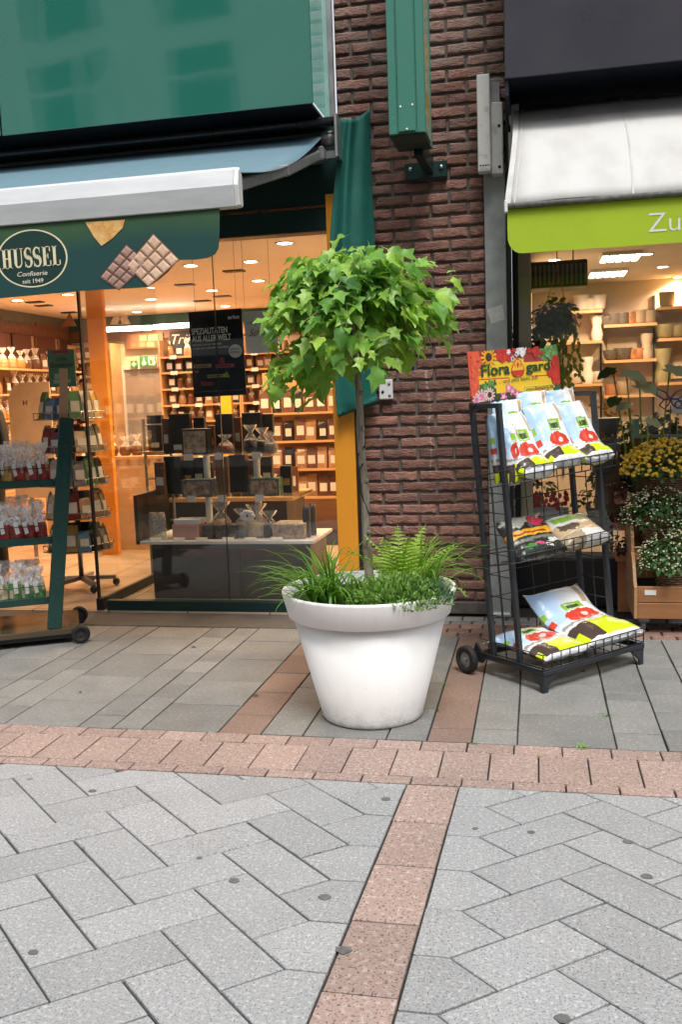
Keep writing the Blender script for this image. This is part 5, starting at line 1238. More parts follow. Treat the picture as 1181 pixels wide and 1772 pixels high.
def bag(label, spine, s0, s1, th, mat, seed=0, shear=0, flip=False, fat=1.0, textrow=None, zs=0):
    rr = random.Random(seed); W = s1 - s0; t = thing('soil_bag', label, 'bag', RK((s0 + s1) / 2, spine[0][0], spine[0][1]))
    def cen(v):
        f = v * (len(spine) - 1); i = min(int(f), len(spine) - 2); x = f - i
        p0, p1, p2, p3 = [V(spine[max(0, min(len(spine) - 1, i + k))]) for k in (-1, 0, 1, 2)]
        return .5 * ((2 * p1) + (p2 - p0) * x + (2 * p0 - 5 * p1 + 4 * p2 - p3) * x * x + (3 * p1 - p0 - 3 * p2 + p3) * x ** 3)
    def S(u, v, side=1, off=0):
        c = cen(v); d = cen(min(1, v + .02)) - cen(max(0, v - .02)); n = V((-d.y, d.x)).normalized()      # towards front / up
        if n.x > 0 and n.y < .2: n = -n
        pu = max(0, 1 - abs(2 * u - 1) ** 3.2) ** .55; pv = max(0, 1 - abs(2 * v - 1) ** 6) ** .6
        h = th / 2 * pu * pv * fat
        h += (.010 * mnoise.noise(V((u * 5 + seed * 7, v * 6, side))) + .006 * mnoise.noise(V((u * 13, v * 11 + seed, side)))) * pu * pv
        edge = .018 * (1 - pv) * mnoise.noise(V((u * 6, seed, v * 2)))
        wv = 1 - .05 * (1 - abs(2 * v - 1) ** 2) + .03 * mnoise.noise(V((v * 5, seed, u > .5)))
        s = (s0 + s1) / 2 + (u - .5) * W * wv + shear * (v - .5) + edge
        q = c + n * side * (h + off)
        return RK(s, q.x + edge * .3, q.y + .010 * (1 - pv) * mnoise.noise(V((u * 7 + seed, 3, v))))
    mb = MB(); mb.grid(lambda u, v: S(u, v, 1), 22, 30); mb.grid(lambda u, v: S(u, v, -1), 22, 30)
    b = mb.build('sack', mat, t, smooth=True, recalc=False)
    sm = MB(); sm.grid(lambda u, v: S(u, .995, 1) .lerp(S(u, .995, -1), .5) + (S(u, 1, 1) - S(u, .95, 1)).normalized() * (.012 * v) + V((0, 0, .003 * math.sin(u * 25 + seed))), 22, 1)
    sm.build('seam', M_SEAM, t, recalc=False).modifiers.new('t', 'SOLIDIFY').thickness = .002
    def word(s_, u0, u1, v0, v1, mat_, bold=.03):
        vs, fs = glyphs(s_, 1, bold); x0 = min(p[0] for p in vs); x1 = max(p[0] for p in vs)
        w = MB().add([S(u0 + (u1 - u0) * (p[0] - x0) / (x1 - x0), v0 + (v1 - v0) * p[1] / .7, 1, .0018) for p in vs], fs); w.build('lettering', mat_, b, recalc=False)
    return word
M_INK = surf('dark_print', (.03, .05, .02), rough=.5)
def risse(wd, small=True):
    wd('RISSE', .40, .62, .635, .685, M_INK, .04); wd('Blumen', .38, .58, .69, .72, MATS['white_print'], .01)
TOPSP = [(.172, 1.05), (.22, 1.062), (.272, 1.098), (.322, 1.175), (.366, 1.265), (.398, 1.33)]
def shift(sp_, dt, dz): return [(a + dt, b + dz) for a, b in sp_]
for i, (s0, s1, lab) in enumerate(((.065, .30, 'left'), (.285, .53, 'middle'), (.515, .75, 'right'))):
    w = bag('red flower potting soil bag, %s of the front three in the top basket' % lab, shift(TOPSP, .0, (0, .03, .02)[i]), s0, s1, .095, M_SOIL, i + 1, shear=(-.02, .01, -.015)[i], fat=1.1); risse(w)
BKSP = [(.33, 1.02), (.36, 1.12), (.395, 1.24), (.425, 1.34), (.435, 1.40)]
for i, (s0, s1, lab, dz) in enumerate(((.12, .34, 'left', .0), (.30, .53, 'middle', .03), (.52, .74, 'right', .02))):
    bag('pale blue potting soil bag at the back of the top basket, %s one' % lab, shift(BKSP, .015 + .01 * (i == 1), dz), s0, s1, .06, M_SOIL, i + 11)
for i, (t0, lab) in enumerate(((.31, 'front'), (.375, 'rear'))):   # two stood on edge at the left
    sp_ = [(t0 - .045, .99), (t0 - .03, 1.1), (t0 - .01, 1.22), (t0 + .01, 1.34 - .05 * (i == 0))]
    bag('narrow soil bag wedged upright left in the top basket, %s one' % lab, sp_, .035, .135, .085, M_SOIL, i + 21)
w = bag('potting soil bag lying flat at the left of the bottom shelf', [(.01, .155), (.10, .165), (.22, .175), (.33, .18), (.43, .16)], .03, .375, .075, M_SOIL, 31, fat=1.0); risse(w); w('BLUMENERDE', .42, .92, .335, .372, MATS['white_print'])
w = bag('big potting soil bag slumped with its top raised at the right of the bottom shelf', [(.0, .17), (.10, .185), (.205, .20), (.30, .235), (.365, .30), (.415, .36)], .33, .755, .10, M_SOIL, 32, shear=-.05, fat=1.1); risse(w); w('BLUMENERDE', .40, .92, .335, .372, MATS['white_print'])
M_BARKB = printed('bark_bag_print', (.025, .028, .022), [('r', -.1, .52, 1.1, .66, (.72, .36, .02), .12), ('r', .1, .56, .8, .60, (.3, .05, .02), .08), ('e', .3, .85, .25, .12, (.5, .5, .45), .3), ('e', .7, .80, .18, .10, (.55, .04, .10), .3), ('e', .25, .22, .14, .08, (.06, .22, .05), .3), ('e', .6, .18, .10, .06, (.65, .6, .6), .3), ('e', .45, .25, .07, .05, (.65, .05, .2), .3), ('e', .8, .30, .12, .06, (.55, .55, .5), .3), ('r', .05, .38, .95, .46, (.16, .16, .15), .1)], rough=.3, mode='uv', bump=.4)
bag('black and orange bark mulch bag slumped at the left of the middle basket', [(.19, .625), (.25, .66), (.32, .72), (.385, .79)], .06, .40, .085, M_BARKB, 41, fat=1.1)
M_GRAVB = printed('gravel_bag_print', (.62, .62, .60), [('r', -.1, .32, 1.1, .62, (.46, .34, .20), .15), ('e', .3, .5, .22, .12, (.09, .07, .05), .2), ('r', .1, .72, .6, .86, (.22, .42, .06), .05), ('e', .8, .8, .25, .12, (.34, .36, .2), .3), ('r', -.1, .0, .4, .3, (.36, .28, .18), .1)], rough=.3, mode='uv', bump=.4)
bag('pale grey and tan seed soil bag at the right of the middle basket', [(.175, .64), (.24, .67), (.31, .70), (.38, .745)], .38, .735, .085, M_GRAVB, 42, fat=1.1)

# ---- printed header sign
so = RK(-.01, .452, 1.405); se = RK(.645, .452, 1.405); sr = (se - so); sw_ = sr.length; sr.normalize()
su = V((0, 0, 1)) + RB * .05; su.normalize(); sh_ = .262
G1, YEL, ORR, PNK, DGR, TOM = (.10, .28, .06), (.78, .50, .02), (.80, .14, .03), (.75, .25, .40), (.02, .09, .03), (.60, .03, .02)
m_sign = printed('header_print', (.30, .03, .02), [
    ('r', .0, .0, 1., .09, (.06, .07, .02), .1), ('e', .05, .6, .10, .5, (.68, .09, .05), .1), ('e', .36, .95, .22, .14, (.36, .03, .03), .15), ('e', .90, .92, .13, .18, G1, .15), ('e', .16, .24, .12, .16, DGR, .2), ('e', .33, .08, .14, .13, (.04, .05, .02), .2),
    ('r', .09, .26, .90, .74, YEL, .04), ('r', .24, .70, .60, .82, YEL, .04), ('r', .27, .16, .60, .3, YEL, .04), ('r', .56, .04, .93, .27, (.80, .56, .05)), ('r', .575, .065, .915, .245, (.10, .12, .02)), ('r', .58, .075, .91, .235, (.80, .56, .05)),
    ('r', .10, .438, .42, .462, TOM), ('r', .67, .438, .89, .462, TOM)], rough=.3)
sg = thing('header_sign', 'yellow Flora gard garden soil sign bordered with flowers on top of the rack', 'sign', so)
pn = MB().box(0, sw_, 0, .006, 0, sh_).build('board', m_sign); pn.parent = sg; pn.matrix_parent_inverse = Matrix.Translation(-sg.location)
sn = sr.cross(su).normalized()
pn.matrix_basis = Matrix.Translation(so) @ Matrix(((sr.x, -sn.x, su.x), (sr.y, -sn.y, su.y), (sr.z, -sn.z, su.z))).to_4x4()
MDG = surf('print_dark_green', (.008, .06, .02), rough=.5); MRD = surf('print_red', (.60, .04, .02), rough=.5); MYL = surf('print_yellow', (.82, .55, .05), rough=.5)
SP = lambda u, v: so + sr * (u * sw_) + su * (v * sh_)
def slet(s_, u, v, h, w, mt, bold=.0, shear=0): lettering('lettering', s_, mt, sg, SP(u, v), sr, su, h, w * sw_, bold=bold, off=.003, shear=shear)
slet('Flora', .11, .50, .058, .31, MDG, .025); slet('gard', .60, .50, .050, .28, MDG, .025)
slet('... und alles blüht auf!', .29, .33, .021, .44, MDG, .0); slet('www.floragard.de', .585, .115, .019, .32, MDG, .01)
def flat(pts, mt, off): MB().add([SP(u, v) + sn * (off + .0008) for u, v in pts], [tuple(range(len(pts)))]).build('emblem', mt, sg, recalc=False)
dr_ = [(.51 + .075 * math.cos(a) * (1 if math.sin(a) < 0 else 1 - .38 * math.sin(a)), .56 + (.15 if math.sin(a) < 0 else .22) * math.sin(a)) for a in [2 * math.pi * k / 28 for k in range(28)]]
flat(dr_, MRD, .0016); flat([(.51 + (u - .51) * .86, .565 + (v - .565) * .88) for u, v in dr_], MYL, .0022); flat([(.445, .55), (.445, .47), (.47, .44), (.55, .44), (.575, .47), (.575, .55)], MRD, .0028)
for k in (-1, 0, 1): flat([(.51 + .02 * k, .58), (.51 + .035 * k - .014, .66), (.51 + .04 * k, .73 - .02 * abs(k)), (.51 + .035 * k + .014, .66)], MRD if k == 0 else surf('print_orange', (.75, .22, .02), rough=.5), .0026 + .0003 * k)
slet('Floragard', .455, .505, .010, .11, MATS['white_print']); slet('Produkt', .465, .462, .010, .09, MATS['white_print'])

# printed flowers and fruit round the border
fl = MB(); FM = [surf('print_' + n_, c_, tuple(x * .7 for x in c_), scale=40, rough=.4) for n_, c_ in (('coral', (.80, .12, .05)), ('sun', (.85, .42, .02)), ('seed', (.07, .03, .01)), ('berry', (.55, .03, .03)), ('lilac_white', (.78, .78, .80)), ('cabbage', (.12, .32, .08)), ('cabbage_pale', (.25, .45, .15)), ('tomato', (.66, .04, .02)), ('rose', (.78, .18, .36)), ('blush', (.82, .55, .55)), ('leaf', (.03, .12, .04)), ('peach', (.82, .36, .04)))]
lay = [0]
def petal(u, v, r, n_, mi, ci=None, rnd_=0, inner=.45):
    asp = sh_ / sw_; lay[0] += 1; o_ = .0008 + .0000045 * lay[0]
    P_ = []
    for k in range(n_ * 4):
        a_ = 2 * math.pi * k / (n_ * 4) + rnd_; q = r * (inner + (1 - inner) * abs(math.sin(n_ * (a_ - rnd_) / 2)) ** .6) if n_ > 1 else r
        P_.append(SP(min(.995, max(.005, u + q * math.cos(a_) * asp)), min(.99, max(.01, v + q * math.sin(a_)))) + sn * o_)
    fl.mi = mi; fl.add(P_, [tuple(range(len(P_)))])
    if ci is not None:
        lay[0] += 1; fl.mi = ci; fl.add([SP(min(.995, max(.005, u + r * .4 * math.cos(a_) * asp)), min(.99, max(.01, v + r * .4 * math.sin(a_)))) + sn * (o_ + .0000022) for a_ in [k * .524 for k in range(12)]], [tuple(range(12))])
for u, v, r in ((.05, .86, .15), (.06, .58, .16), (.05, .32, .15), (.03, .72, .10), (.10, .72, .08)): petal(u, v, r, 5, 0, None, u * 9)
for k in range(26): petal(.36 + rt.gauss(0, .05), .90 + rt.gauss(0, .07), .055, 3, 3 if k % 3 else 7, None, k, .9)
for k in range(10): petal(.73 + rt.gauss(0, .035), .90 + rt.gauss(0, .06), .055, 3, 3, None, k, .9)
petal(.20, .86, .22, 13, 1, 2)
for k in range(16): petal(.55 + rt.gauss(0, .055), .92 + rt.gauss(0, .05), .06, 5, 4, 2 if k % 4 == 0 else None, k)
for k in range(9): petal(.90 + .05 * math.cos(k * .7) * (k / 9), .88 + .12 * math.sin(k * .7) * (k / 9), .20 - .018 * k, 6, 5 if k % 2 else 6, None, k, .8)
for u, v in ((.95, .66), (.89, .45), (.96, .42), (.95, .27), (.97, .54)): petal(u, v, .125, 4, 7, None, 0, .97)
for k in range(16): petal(.17 + rt.gauss(0, .05), .26 + rt.gauss(0, .06), .07, 4, 10 if k % 2 else 5, None, k)
petal(.10, .10, .17, 11, 9, 8); petal(.19, .13, .15, 12, 9, 2); petal(.05, .06, .12, 9, 9, 8)
for u, v in ((.40, .22), (.44, .15), (.34, .06), (.49, .08)): petal(u, v, .10, 5, 8, 9, u * 5)
petal(.74, .02, .14, 6, 11, None, 0, .9); petal(.84, .02, .10, 6, 11, None, 0, .9); petal(.96, .08, .14, 5, 10)
fl.build('flower_border', FM, sg, recalc=False)['kind'] = 'stuff'

# ================================================================== INSIDE THE PLANT SHOP
for px, py, e in ((1050, 447, 50), (1040, 476, 50), (1148, 462, 60), (1120, 440, 50), (1175, 480, 60), (960, 450, 30)):
    ceiling_lamp(px, py, 2.62, 'small ceiling lamp shining inside the plant shop', e, 'plant shop ceiling lamps', (1, .68, .42), .05)
for i, (px0, px1, py) in enumerate(((1040, 1108, 447), (1020, 1084, 475))):
    a, b = at(px0, py, Z=2.60), at(px1, py - 3, Z=2.60)
    t = thing('louvre_light', 'glowing louvre ceiling light in the plant shop, %s one' % ('front', 'rear')[i], 'ceiling light', (a.x, a.y, 2.6))
    MB().box(a.x, b.x, a.y - .22, a.y + .22, 2.59, 2.618).build('housing', M_WHITE, t)
    n = 5
    for k in range(n):
        x0 = a.x + (b.x - a.x) * (k + .14) / n; x1 = a.x + (b.x - a.x) * (k + .86) / n
        MB().box(x0, x1, a.y - .19, a.y + .19, 2.583, 2.589).build('light_cell', emit('louvre_glow', (1, .88, .68), 7), t)
hx = at(893, 470, Y=7.3); h1 = at(1018, 470, Y=7.3)
ht = thing('air_curtain', 'ribbed grey metal housing hanging under the plant shop ceiling', 'housing', (hx.x, 7.3, 2.2))
zb_, zt_ = at(950, 498, Y=7.3).z, at(950, 452, Y=7.3).z
MB().box(hx.x, h1.x, 7.3, 7.6, zb_, zt_).build('body', M_GREY, ht, bevel=.01)
for k in range(16):
    x = hx.x + (h1.x - hx.x) * (k + .5) / 16; MB().box(x - .008, x + .008, 7.288, 7.299, zb_ + .02, zt_ - .03).build('rib', M_STEEL, ht)
for x in (hx.x + .1, h1.x - .1): MB().tube([(x, 7.45, zt_), (x, 7.45, 2.62)], .006, 6).build('rod', M_STEEL, ht)
def pot_mesh(k):
    prof = {'cup': [(.05, 0), (.075, .02), (.085, .16), (.078, .16), (.07, .03)], 'bowl': [(.05, 0), (.09, .03), (.12, .15), (.112, .15), (.08, .03)], 'hour': [(.07, 0), (.09, .10), (.06, .20), (.085, .30), (.09, .36), (.08, .36)], 'box': [(.07, 0), (.08, .015), (.085, .13), (.078, .13), (.07, .02)]}[k]
    return prof
POTM = {'white': surf('pot_white', (.74, .68, .60), rough=.4), 'beige': surf('pot_beige', (.45, .36, .26), rough=.5), 'olive': surf('pot_olive', (.30, .26, .13), rough=.4), 'dark': surf('pot_dark', (.10, .085, .07), (.16, .14, .12), scale=30, rough=.5), 'terra': surf('pot_terracotta', (.48, .20, .10), rough=.6), 'copper': surf('pot_copper', (.75, .38, .18), rough=.25, metal=.6)}
PMS = {}
def potat(px, zb, kind, c_, label, Y=10.52, sc_=1.0):
    key = (kind, c_)
    if key not in PMS: PMS[key] = MB().lathe(pot_mesh(kind), (0, 0, 0), 20).mesh('flower_pot', POTM[c_], smooth=True); sharp(PMS[key], 50)
    p = at(px, 600, Y=Y); tag(inst('flower_pot', PMS[key], (p.x, Y, zb), None, (0, 0, 0), (sc_,) * 3), label, 'pot')
M_STRIP = surf('slotted_strip', (.03, .03, .03), rough=.6)
bays = (('left', 978, 1043, (537, 590, 664)), ('middle', 1046, 1137, (560, 622, 683)), ('right', 1140, 1260, (528, 583, 660)))
BZ = {}
for nm, px0, px1, ys in bays:
    a, b = at(px0, 600, Y=10.45), at(px1, 600, Y=10.45)
    t = thing('pot_shelf', 'wall shelf of flower pots in the plant shop, %s bay' % nm, 'shelf', ((a.x + b.x) / 2, 10.6, 1.4))
    for i, y in enumerate(ys):
        z = at((px0 + px1) / 2, y, Y=10.4).z; BZ[nm, i] = z
        MB().box(a.x, b.x, 10.40, 10.695, z - .03, z).build('board', M_WOOD, t)
    MB().box(a.x - .025, a.x - .005, 10.68, 10.698, .5, 2.45).build('strip', M_STRIP, t)
for i, (px, nm, r_, k, c_, s_) in enumerate(((1008, 'left', 0, 'cup', 'white', 1.05), (1023, 'left', 0, 'cup', 'white', .8), (1037, 'left', 0, 'cup', 'white', 1.0), (1034, 'left', 1, 'hour', 'white', .75), (1017, 'left', 2, 'hour', 'white', .8), (1035, 'left', 2, 'cup', 'white', .8), (996, 'left', 2, 'cup', 'white', .9),
    (1052, 'middle', 0, 'box', 'dark', .75), (1066, 'middle', 0, 'box', 'dark', .95), (1079, 'middle', 0, 'box', 'dark', .95), (1094, 'middle', 0, 'cup', 'copper', .8), (1109, 'middle', 0, 'cup', 'beige', .9), (1126, 'middle', 0, 'cup', 'beige', .85),
    (1058, 'middle', 1, 'bowl', 'dark', .75), (1079, 'middle', 1, 'bowl', 'dark', .85), (1098, 'middle', 1, 'cup', 'copper', .7), (1108, 'middle', 1, 'cup', 'terra', .75), (1120, 'middle', 1, 'hour', 'beige', .75),
    (1155, 'right', 0, 'cup', 'olive', 1.0), (1153, 'right', 1, 'bowl', 'olive', 1.0), (1175, 'right', 1, 'bowl', 'olive', .9), (1149, 'right', 2, 'hour', 'olive', 1.0), (1060, 'middle', 2, 'box', 'terra', .9), (1080, 'middle', 2, 'cup', 'beige', .9))):
    row_ = ('top', 'second', 'third')[r_]
    cols_ = {'white': 'white', 'dark': 'dark grey', 'copper': 'shiny copper', 'beige': 'beige', 'terra': 'terracotta', 'olive': 'olive'}[c_]
    potat(px, BZ[nm, r_], k, c_, '%s %s pot from the left on the %s board, %s pot shelf' % (('first', 'second', 'third', 'fourth', 'fifth', 'sixth', 'seventh')[sum(1 for q in [(1008, 'left', 0), (1023, 'left', 0), (1037, 'left', 0), (1034, 'left', 1), (1017, 'left', 2), (1035, 'left', 2), (996, 'left', 2), (1052, 'middle', 0), (1066, 'middle', 0), (1079, 'middle', 0), (1094, 'middle', 0), (1109, 'middle', 0), (1126, 'middle', 0), (1058, 'middle', 1), (1079, 'middle', 1), (1098, 'middle', 1), (1108, 'middle', 1), (1120, 'middle', 1), (1155, 'right', 0), (1153, 'right', 1), (1175, 'right', 1), (1149, 'right', 2), (1060, 'middle', 2), (1080, 'middle', 2)] if q[1] == nm and q[2] == r_ and q[0] < px)], cols_, row_, nm), sc_=s_)
for nm, px0, px1, py0, py1 in (('upper', 1052, 1118, 583, 618), ('lower', 1142, 1200, 615, 655)):
    board('wall_panel', px0, py0, px1, py1, 10.66, M_CREAM, 'pale lit wall panel behind the pots, %s one' % nm, 'panel')

# ---- foliage things
M_POTH = leafmat('pothos_leaf', (.05, .13, .03), (.12, .24, .05), (.48, .50, .14), .3, .4)
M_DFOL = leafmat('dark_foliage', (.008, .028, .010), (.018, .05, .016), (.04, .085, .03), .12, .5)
def simple_leaf(mb, p, n, tip, l, wd):
    M3 = orient(n, tip); pts_ = [(0, 0, 0), (.35 * wd, .25, .05), (.5 * wd, .5, .08), (.3 * wd, .8, .02), (0, 1, -.12), (-.3 * wd, .8, .02), (-.5 * wd, .5, .08), (-.35 * wd, .25, .05), (0, .5, -.02)]
    mb.add([M3 @ (V(q) * l) + p for q in pts_], [(0, 1, 8), (1, 2, 8), (2, 3, 8), (3, 4, 8), (4, 5, 8), (5, 6, 8), (6, 7, 8), (7, 0, 8)])
def bush(name, label, c, rx, ry, rz, n, mat, l=.05, wd=.8, parent=None, cat='plant', part='foliage', low=-.4, lumpy=.3):
    t = parent or thing(name, label, cat, c); mb = MB()
    for k in range(n):
        a = rt.uniform(0, 6.283); e = math.asin(rt.uniform(low, 1)); rr = rt.uniform(.5, 1.05)
        d = V((math.cos(a) * math.cos(e), math.sin(a) * math.cos(e), math.sin(e))); lump = 1 + lumpy * mnoise.noise(d * 2.5 + V(c) * 5)
        p = V(c) + V((d.x * rx, d.y * ry, d.z * rz)) * rr * lump
        simple_leaf(mb, p, d + V((rt.gauss(0, .5), rt.gauss(0, .5), .5 + rt.gauss(0, .4))), d + V((rt.gauss(0, .6), rt.gauss(0, .6), -.3 + rt.gauss(0, .4))), l * rt.uniform(.6, 1.3), wd)
    o = mb.build(part, mat, t, smooth=True, recalc=False); o['kind'] = 'stuff'; return t
hc = at(962, 560, Y=6.75)
hp = bush('hanging_plant', 'bushy trailing plant hanging from a hook behind the plant shop window', (hc.x, 6.75, hc.z), .15, .15, .17, 420, M_POTH, .05, .7)
MB().lathe([(.06, 0), (.085, .10), (.09, .12), (.08, .12)], (hc.x, 6.75, hc.z - .08), 16).build('pot', POTM['dark'], hp, smooth=True)
hk = at(965, 462, Y=6.75)
MB().tube([(hc.x - .09, 6.75, hc.z + .04), (hk.x, 6.75, hk.z)], .003, 5).tube([(hc.x + .09, 6.75, hc.z + .04), (hk.x, 6.75, hk.z)], .003, 5).tube([(hk.x, 6.75, hk.z), (hk.x, 6.75, 2.615)], .004, 5).build('hanger', POTM['terra'], hp)
mb = MB()
for s in range(14):
    x0 = hc.x + rt.uniform(-.10, .16); y0 = 6.75 + rt.uniform(-.12, .06); z0 = hc.z - .06; Ln = rt.uniform(.12, .62 if x0 > hc.x else .3)
    for k in range(int(Ln / .022)):
        p = V((x0 + .03 * mnoise.noise(V((s, k * .2, 0))) + .08 * (k * .022) * (x0 > hc.x), y0, z0 - k * .022)); simple_leaf(mb, p, V((rt.gauss(0, .6), -1, .5)), V((rt.gauss(0, .6), -.3, -1)), rt.uniform(.03, .05), .7)
mb.build('trails', M_POTH, hp, smooth=True, recalc=False)['kind'] = 'stuff'
h2 = at(912, 585, Y=6.8)
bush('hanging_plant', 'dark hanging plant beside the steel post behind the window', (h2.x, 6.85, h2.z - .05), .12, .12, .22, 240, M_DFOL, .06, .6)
# window bench with plants
wb = thing('plant_bench', 'low wooden bench inside the plant shop window', 'bench', (1, 6.8, 0))
MB().box(-.01, 2.6, 6.5, 7.15, .50, .54).build('top', M_WOODD, wb)
for x in (.05, .45, .95, 1.5): MB().box(x, x + .07, 6.53, 6.60, .012, .499).build('leg', M_WOOD, wb)
bi = 0
for px, py, l_, n_, rz in ((1075, 800, .07, 170, .17), (1105, 760, .06, 150, .15), (1060, 840, .06, 130, .14), (1035, 870, .05, 90, .10), (1150, 760, .07, 150, .17), (920, 850, .06, 110, .13), (870, 880, .05, 60, .1)):
    p = at(px, py, Y=6.75); nmz = ('behind the yellow flowers', 'left of the butterfly stake', 'behind the rack top', 'behind the middle basket', 'right of the butterfly stake', 'behind the upper rack bags', 'near the steel post')[bi]; bi += 1
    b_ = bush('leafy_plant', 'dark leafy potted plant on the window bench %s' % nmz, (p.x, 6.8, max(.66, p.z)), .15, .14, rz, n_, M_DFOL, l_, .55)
    MB().lathe([(.06, .541), (.085, max(.62, p.z - .06)), (.078, max(.62, p.z - .06))], (p.x, 6.8, 0), 14).build('pot', POTM['dark'], b_, smooth=True)
M_CAL, nt_, p_ = newmat('caladium_leaf')
uvx = N(nt_, 'SeparateXYZ', {0: N(nt_, 'TexCoord').outputs['UV']}); wv_ = N(nt_, 'TexWave', {'Vector': N(nt_, 'TexCoord').outputs['UV'], 'Scale': 6.0, 'Distortion': 3.0, 'Detail': 2.0}).outputs['Fac']
cc_ = mix_(nt_, N(nt_, 'MapRange', {0: wv_, 1: .45, 2: .75}).outputs[0], (.80, .80, .60), (.26, .40, .15))
nt_.links.new(cc_, p_.inputs['Base Color']); p_.inputs['Roughness'].default_value = .45
cal = thing('caladium', 'tall arum plant with large white veined leaves behind the window', 'plant', (.74, 6.20, .66))
for px, py, l_, tw_, dk in ((1062, 642, .11, -.9, 1), (1085, 648, .14, .9, 0), (1108, 668, .15, .8, 0), (1160, 640, .14, .9, 0), (1068, 690, .09, -.2, 1), (1122, 728, .09, .5, 0), (1088, 700, .09, -.6, 0)):
    p = at(px, py, Y=6.16); M3 = orient(V((.15 * tw_, -.45, .9)), V((tw_, -.25, -.25)))
    def fn(u, v, M3=M3, l_=l_, p=p):
        y = v * 1.15 - .15; wd = .52 * math.sin(math.pi * min(1, (v + .12) / 1.12)) ** .7
        x = (u - .5) * 2 * wd; y -= .16 * abs(u - .5) * 2 * (v < .3) * (1 - v / .3); return M3 @ (V((x, y, .10 * abs(x) * 2 - .25 * v * v + .10 * math.sin(v * 17 + u * 3) * abs(x))) * l_) + p
    lf = MB().grid(fn, 8, 10).build('leaf', M_DFOL if dk else M_CAL, cal, smooth=True, recalc=False)
    MB().tube([(p.x * .3 + .72 * .7, 6.22, .70), (p.x * .7 + .72 * .3, 6.2, (p.z + .7) / 2), (p.x, 6.16, p.z)], .005, 6).build('stalk', M_GC, cal, smooth=True)
MB().lathe([(.05, .661), (.065, .80), (.06, .80)], (.72, 6.135, 0), 16).build('pot', POTM['dark'], cal, smooth=True)
for i, (px, py, s_) in enumerate(((1052, 742, 1.0), (1043, 792, 1.15))):
    p = at(px, py, Y=6.62 - .06 * i); zb = max(.541, p.z - .10)
    t = thing('zinc_bucket', 'grey zinc bucket of small orange flowers behind the rack, %s one' % ('upper', 'lower')[i], 'bucket', (p.x, 6.6, zb))
    MB().lathe([(.055 * s_, 0), (.085 * s_, .17 * s_), (.088 * s_, .175 * s_), (.08 * s_, .172 * s_)], (p.x, 6.62 - .06 * i, zb), 20).build('bucket', surf('zinc', (.30, .34, .36), (.22, .25, .27), scale=8, rough=.4, metal=.4), t, smooth=True)
    mb = MB()
    for k in range(26): mb.ball((p.x + rt.gauss(0, .06), 6.62 - .06 * i + rt.gauss(0, .05), zb + .19 * s_ + rt.uniform(0, .08)), .011, n=6, m=4)
    mb.build('flowers', surf('orange_petals', (.70, .22, .03), (.75, .45, .05), scale=30, rough=.6, rnd=.2), t)['kind'] = 'stuff'
    if i == 0: MB().box(p.x - .08, p.x + .08, 6.56, 6.70, .541, zb).build('stand', M_WOODD, t)
gt_a, gt_b = at(1095, 745, Y=6.5), at(1240, 745, Y=6.5)
tg = thing('glass_box', 'pale green glass display box behind the butterfly stake', 'glass box', (gt_a.x, 6.5, gt_a.z - .05))
zq = at(1140, 752, Y=6.5).z
MB().box(gt_a.x, gt_b.x, 6.48, 6.50, zq - .02, zq).build('edge', surf('glass_edge', (.25, .42, .38), rough=.2), tg); MB().box(gt_a.x, gt_a.x + .045, 6.48, 6.50, zq, zq + .11).build('edge', MATS['glass_edge'], tg)
MB().box(gt_a.x + .02, gt_b.x, 6.50, 6.7, .541, zq - .021).build('support', M_WOODD, tg)
# purple butterfly on a stake
bf = at(1157, 690, Y=6.22); M_PUR = surf('purple_plastic', (.16, .04, .26), rough=.4)
bt = thing('butterfly_stake', 'purple wire butterfly on a stake above the yellow flowers', 'garden stake', (bf.x, 6.1, .9))
for sx in (-1, 1):
    for q in ([(0, 0), (.35, .55), (.95, .9), (1, .35), (.5, .0), (0, 0)], [(0, 0), (.5, -.05), (.8, -.5), (.45, -.8), (.1, -.4), (0, 0)]):
        MB().tube([(bf.x + sx * x * .085, 6.1 - .02 * abs(x), bf.z * .985 + .02 + z * .075) for x, z in q], .005, 6).build('wing', M_PUR, bt, smooth=True)
MB().tube([(bf.x, 6.1, bf.z - .04), (bf.x - .01, 6.1, .9)], .004, 6).build('stake', M_PUR, bt, smooth=True)
tgp = at(1174, 702, Y=6.2)
tc_ = thing('price_sign', 'small white round-lettered price sign at the right edge of the picture', 'sign', (tgp.x, 6.2, tgp.z - .3)); MB().box(tgp.x - .035, tgp.x + .05, 6.2, 6.205, tgp.z - .05, tgp.z + .06).build('card', M_PAPER, tc_); MB().tube([(tgp.x, 6.21, tgp.z), (tgp.x, 6.21, .82)], .003, 5).build('stick', M_STEEL, tc_)
lettering('lettering', 'C', M_BLACK, tc_, (tgp.x - .02, 6.2, tgp.z - .02), PX, PZ, .055, .05)
# cyclamen tray behind the rack
cy = thing('cyclamen_tray', 'clear tray of red cyclamen behind the middle basket', 'plant tray', (.25, 6.5, .54))
a, b = at(893, 872, Y=6.45), at(985, 872, Y=6.45)
MB().box(a.x, b.x, 6.45, 6.47, .541, .66).build('tray', surf('clear_tray', (.35, .36, .36), rough=.2), cy)
mb = MB()
for k in range(60): mb.ball((rt.uniform(a.x, b.x), 6.52 + rt.gauss(0, .04), rt.uniform(.65, .75)), .014, .01, .02, 6, 4)
mb.build('flowers', surf('red_petals', (.55, .03, .03), (.35, .02, .03), scale=30, rough=.6), cy)['kind'] = 'stuff'

